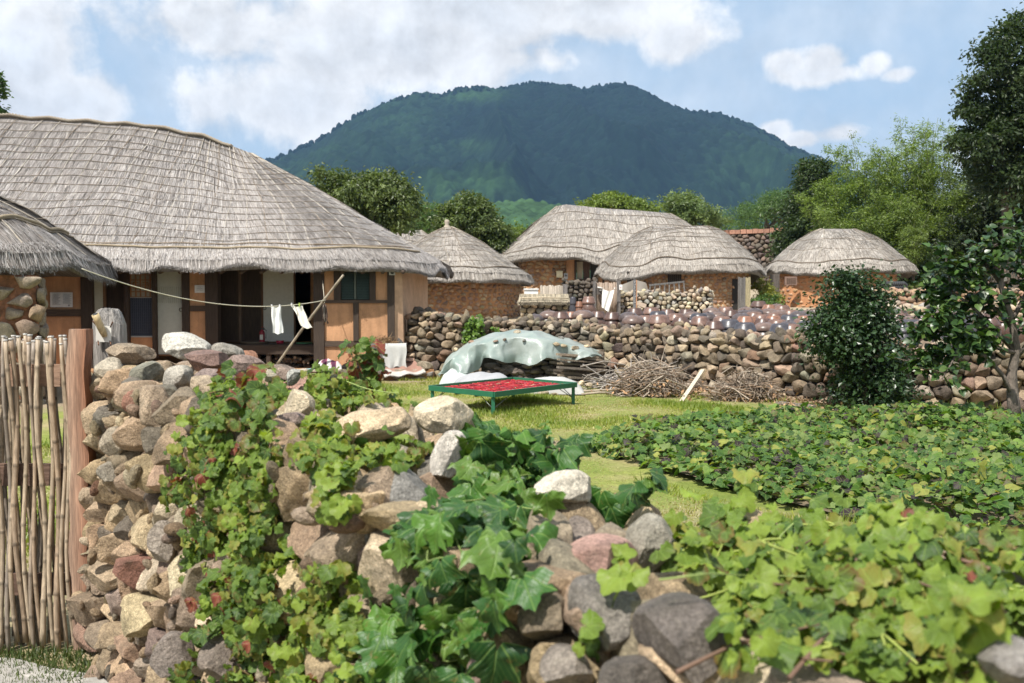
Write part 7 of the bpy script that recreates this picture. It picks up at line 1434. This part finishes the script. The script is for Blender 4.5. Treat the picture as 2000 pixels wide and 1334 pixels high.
BI = [([(885, 860), (950, 835), (1050, 830), (1110, 850), (1130, 900), (1050, 935), (900, 930)], 80), ([(880, 930), (1030, 935), (1040, 1010), (1020, 1080), (860, 1060), (780, 1080), (830, 980)], 72), ([(700, 1130), (800, 1040), (1030, 1060), (1060, 1150), (1000, 1200), (820, 1220), (760, 1230)], 70), ([(800, 1200), (990, 1190), (970, 1334), (820, 1334)], 36), ([(1150, 965), (1290, 975), (1270, 1030), (1180, 1020)], 12), ([(665, 820), (740, 870), (700, 900)], 5), ([(700, 1230), (760, 1260), (790, 1334), (700, 1334)], 8)]
Pb = creep(bl, BI, IV, .074, 107, 300, .06, 1.1, .15, nbias=.9, raised=.04)
rc = thing('wall_creeper', (.7, 1.6, 1.2), 'bright yellow green creeper covering the nearest part of the wall on the right', 'creeper')
RCP = [([(1300, 1000), (1420, 965), (1700, 965), (2010, 965), (2010, 1334), (1580, 1334), (1540, 1260), (1430, 1190), (1290, 1130), (1270, 1100), (1330, 1050)], 900), ([(1230, 1150), (1260, 1130), (1240, 1190), (1200, 1230), (1180, 1290), (1150, 1334), (1170, 1240), (1200, 1180)], 46), ([(1440, 1190), (1600, 1200), (1700, 1334), (1440, 1334)], 40)]
Pr = creep(rc, RCP, CRr, .036, 109, 300, .045, .35, .7, raised=.05, thin=-.42)
r = np.random.default_rng(133)
for k in range(26):
    h_, n_ = ray(BVN, r.uniform(1350, 1980), r.uniform(1010, 1320))
    if h_ is None or h_[1] > 5: continue
    a_ = r.uniform(0, 6.28); d_ = np.array([cos(a_), sin(a_), .12]); l_ = r.uniform(.05, .14); mb = MB(); mb.tube([h_ - d_ * l_ + (0, 0, .02), h_ + r.normal(size=3) * .012 + (0, 0, .025), h_ + d_ * l_ + (0, 0, .03)], [.0035, .003, .0015], 5, (.16, .10, .07), cap=False); mb.build('dry_twig', M_TWIG, rc, True)
creep(rc, [([(1525, 965), (1590, 965), (1590, 1000), (1525, 1000)], 4), ([(1830, 975), (1880, 975), (1880, 1000), (1830, 1000)], 3), ([(1650, 1060), (1960, 1060), (1960, 1300), (1650, 1300)], 12)], [CR[6], CR[5]], .036, 111, 40, .05, .2, .8, raised=.06)
# stems
r = np.random.default_rng(120)
for par, PQ, m_, col in ((lc, Pv, 34, (.16, .11, .05)), (bl, Pb, 10, (.15, .2, .06)), (rc, Pr, 26, (.28, .33, .08))):
    for k in range(m_):
        i = r.integers(len(PQ)); dd_ = np.linalg.norm(PQ - PQ[i], axis=1); nb = np.argsort(dd_)[3:40:9]; pts = [PQ[i]] + [PQ[j] for j in nb[:3]]; pts = np.array(pts); tt = np.linspace(0, len(pts) - 1, 12); q = np.stack([np.interp(tt, np.arange(len(pts)), pts[:, a]) for a in range(3)], 1)
        for _ in range(2): q[1:-1] = (q[:-2] + 2 * q[1:-1] + q[2:]) / 4
        mb = MB(); mb.tube(q, .0022, 4, col, cap=False); mb.build('stem', M_TWIG, par, True)
for pts, rad, nm in (([(1600, 1150), (1660, 1175), (1720, 1190), (1790, 1196), (1860, 1198), (1930, 1204), (1995, 1212)], .0022, 'runner'), ([(1285, 1205), (1330, 1200), (1390, 1190), (1450, 1188), (1520, 1190), (1600, 1196)], .0014, 'tendril'), ([(560, 770), (610, 750), (660, 760), (720, 790), (780, 800)], .0022, 'runner'), ([(905, 1020), (960, 1010), (1010, 1030), (1060, 1040)], .0016, 'tendril'), ([(1560, 1060), (1520, 1100), (1500, 1150), (1490, 1200)], .0016, 'tendril')):
    Q = []
    for p in pts:
        h_, n_ = ray(BVN, *p)
        if h_ is not None and h_[1] < 5: Q.append(h_ + (0, -.01, .055 if p[0] > 1200 else .045))
    if len(Q) < 3: continue
    Q = np.array(Q); tt = np.linspace(0, len(Q) - 1, 30); q = np.stack([np.interp(tt, np.arange(len(Q)), Q[:, a]) for a in range(3)], 1)
    for _ in range(14): q[1:-1] = (q[:-2] + 2 * q[1:-1] + q[2:]) / 4
    mb = MB(); mb.tube(q, np.linspace(rad, rad * .6, 30), 6, (.30, .38, .12)); mb.build(nm, M_TWIG, rc if pts[0][0] > 1200 else (bl if pts[0][0] > 800 else lc2), True)
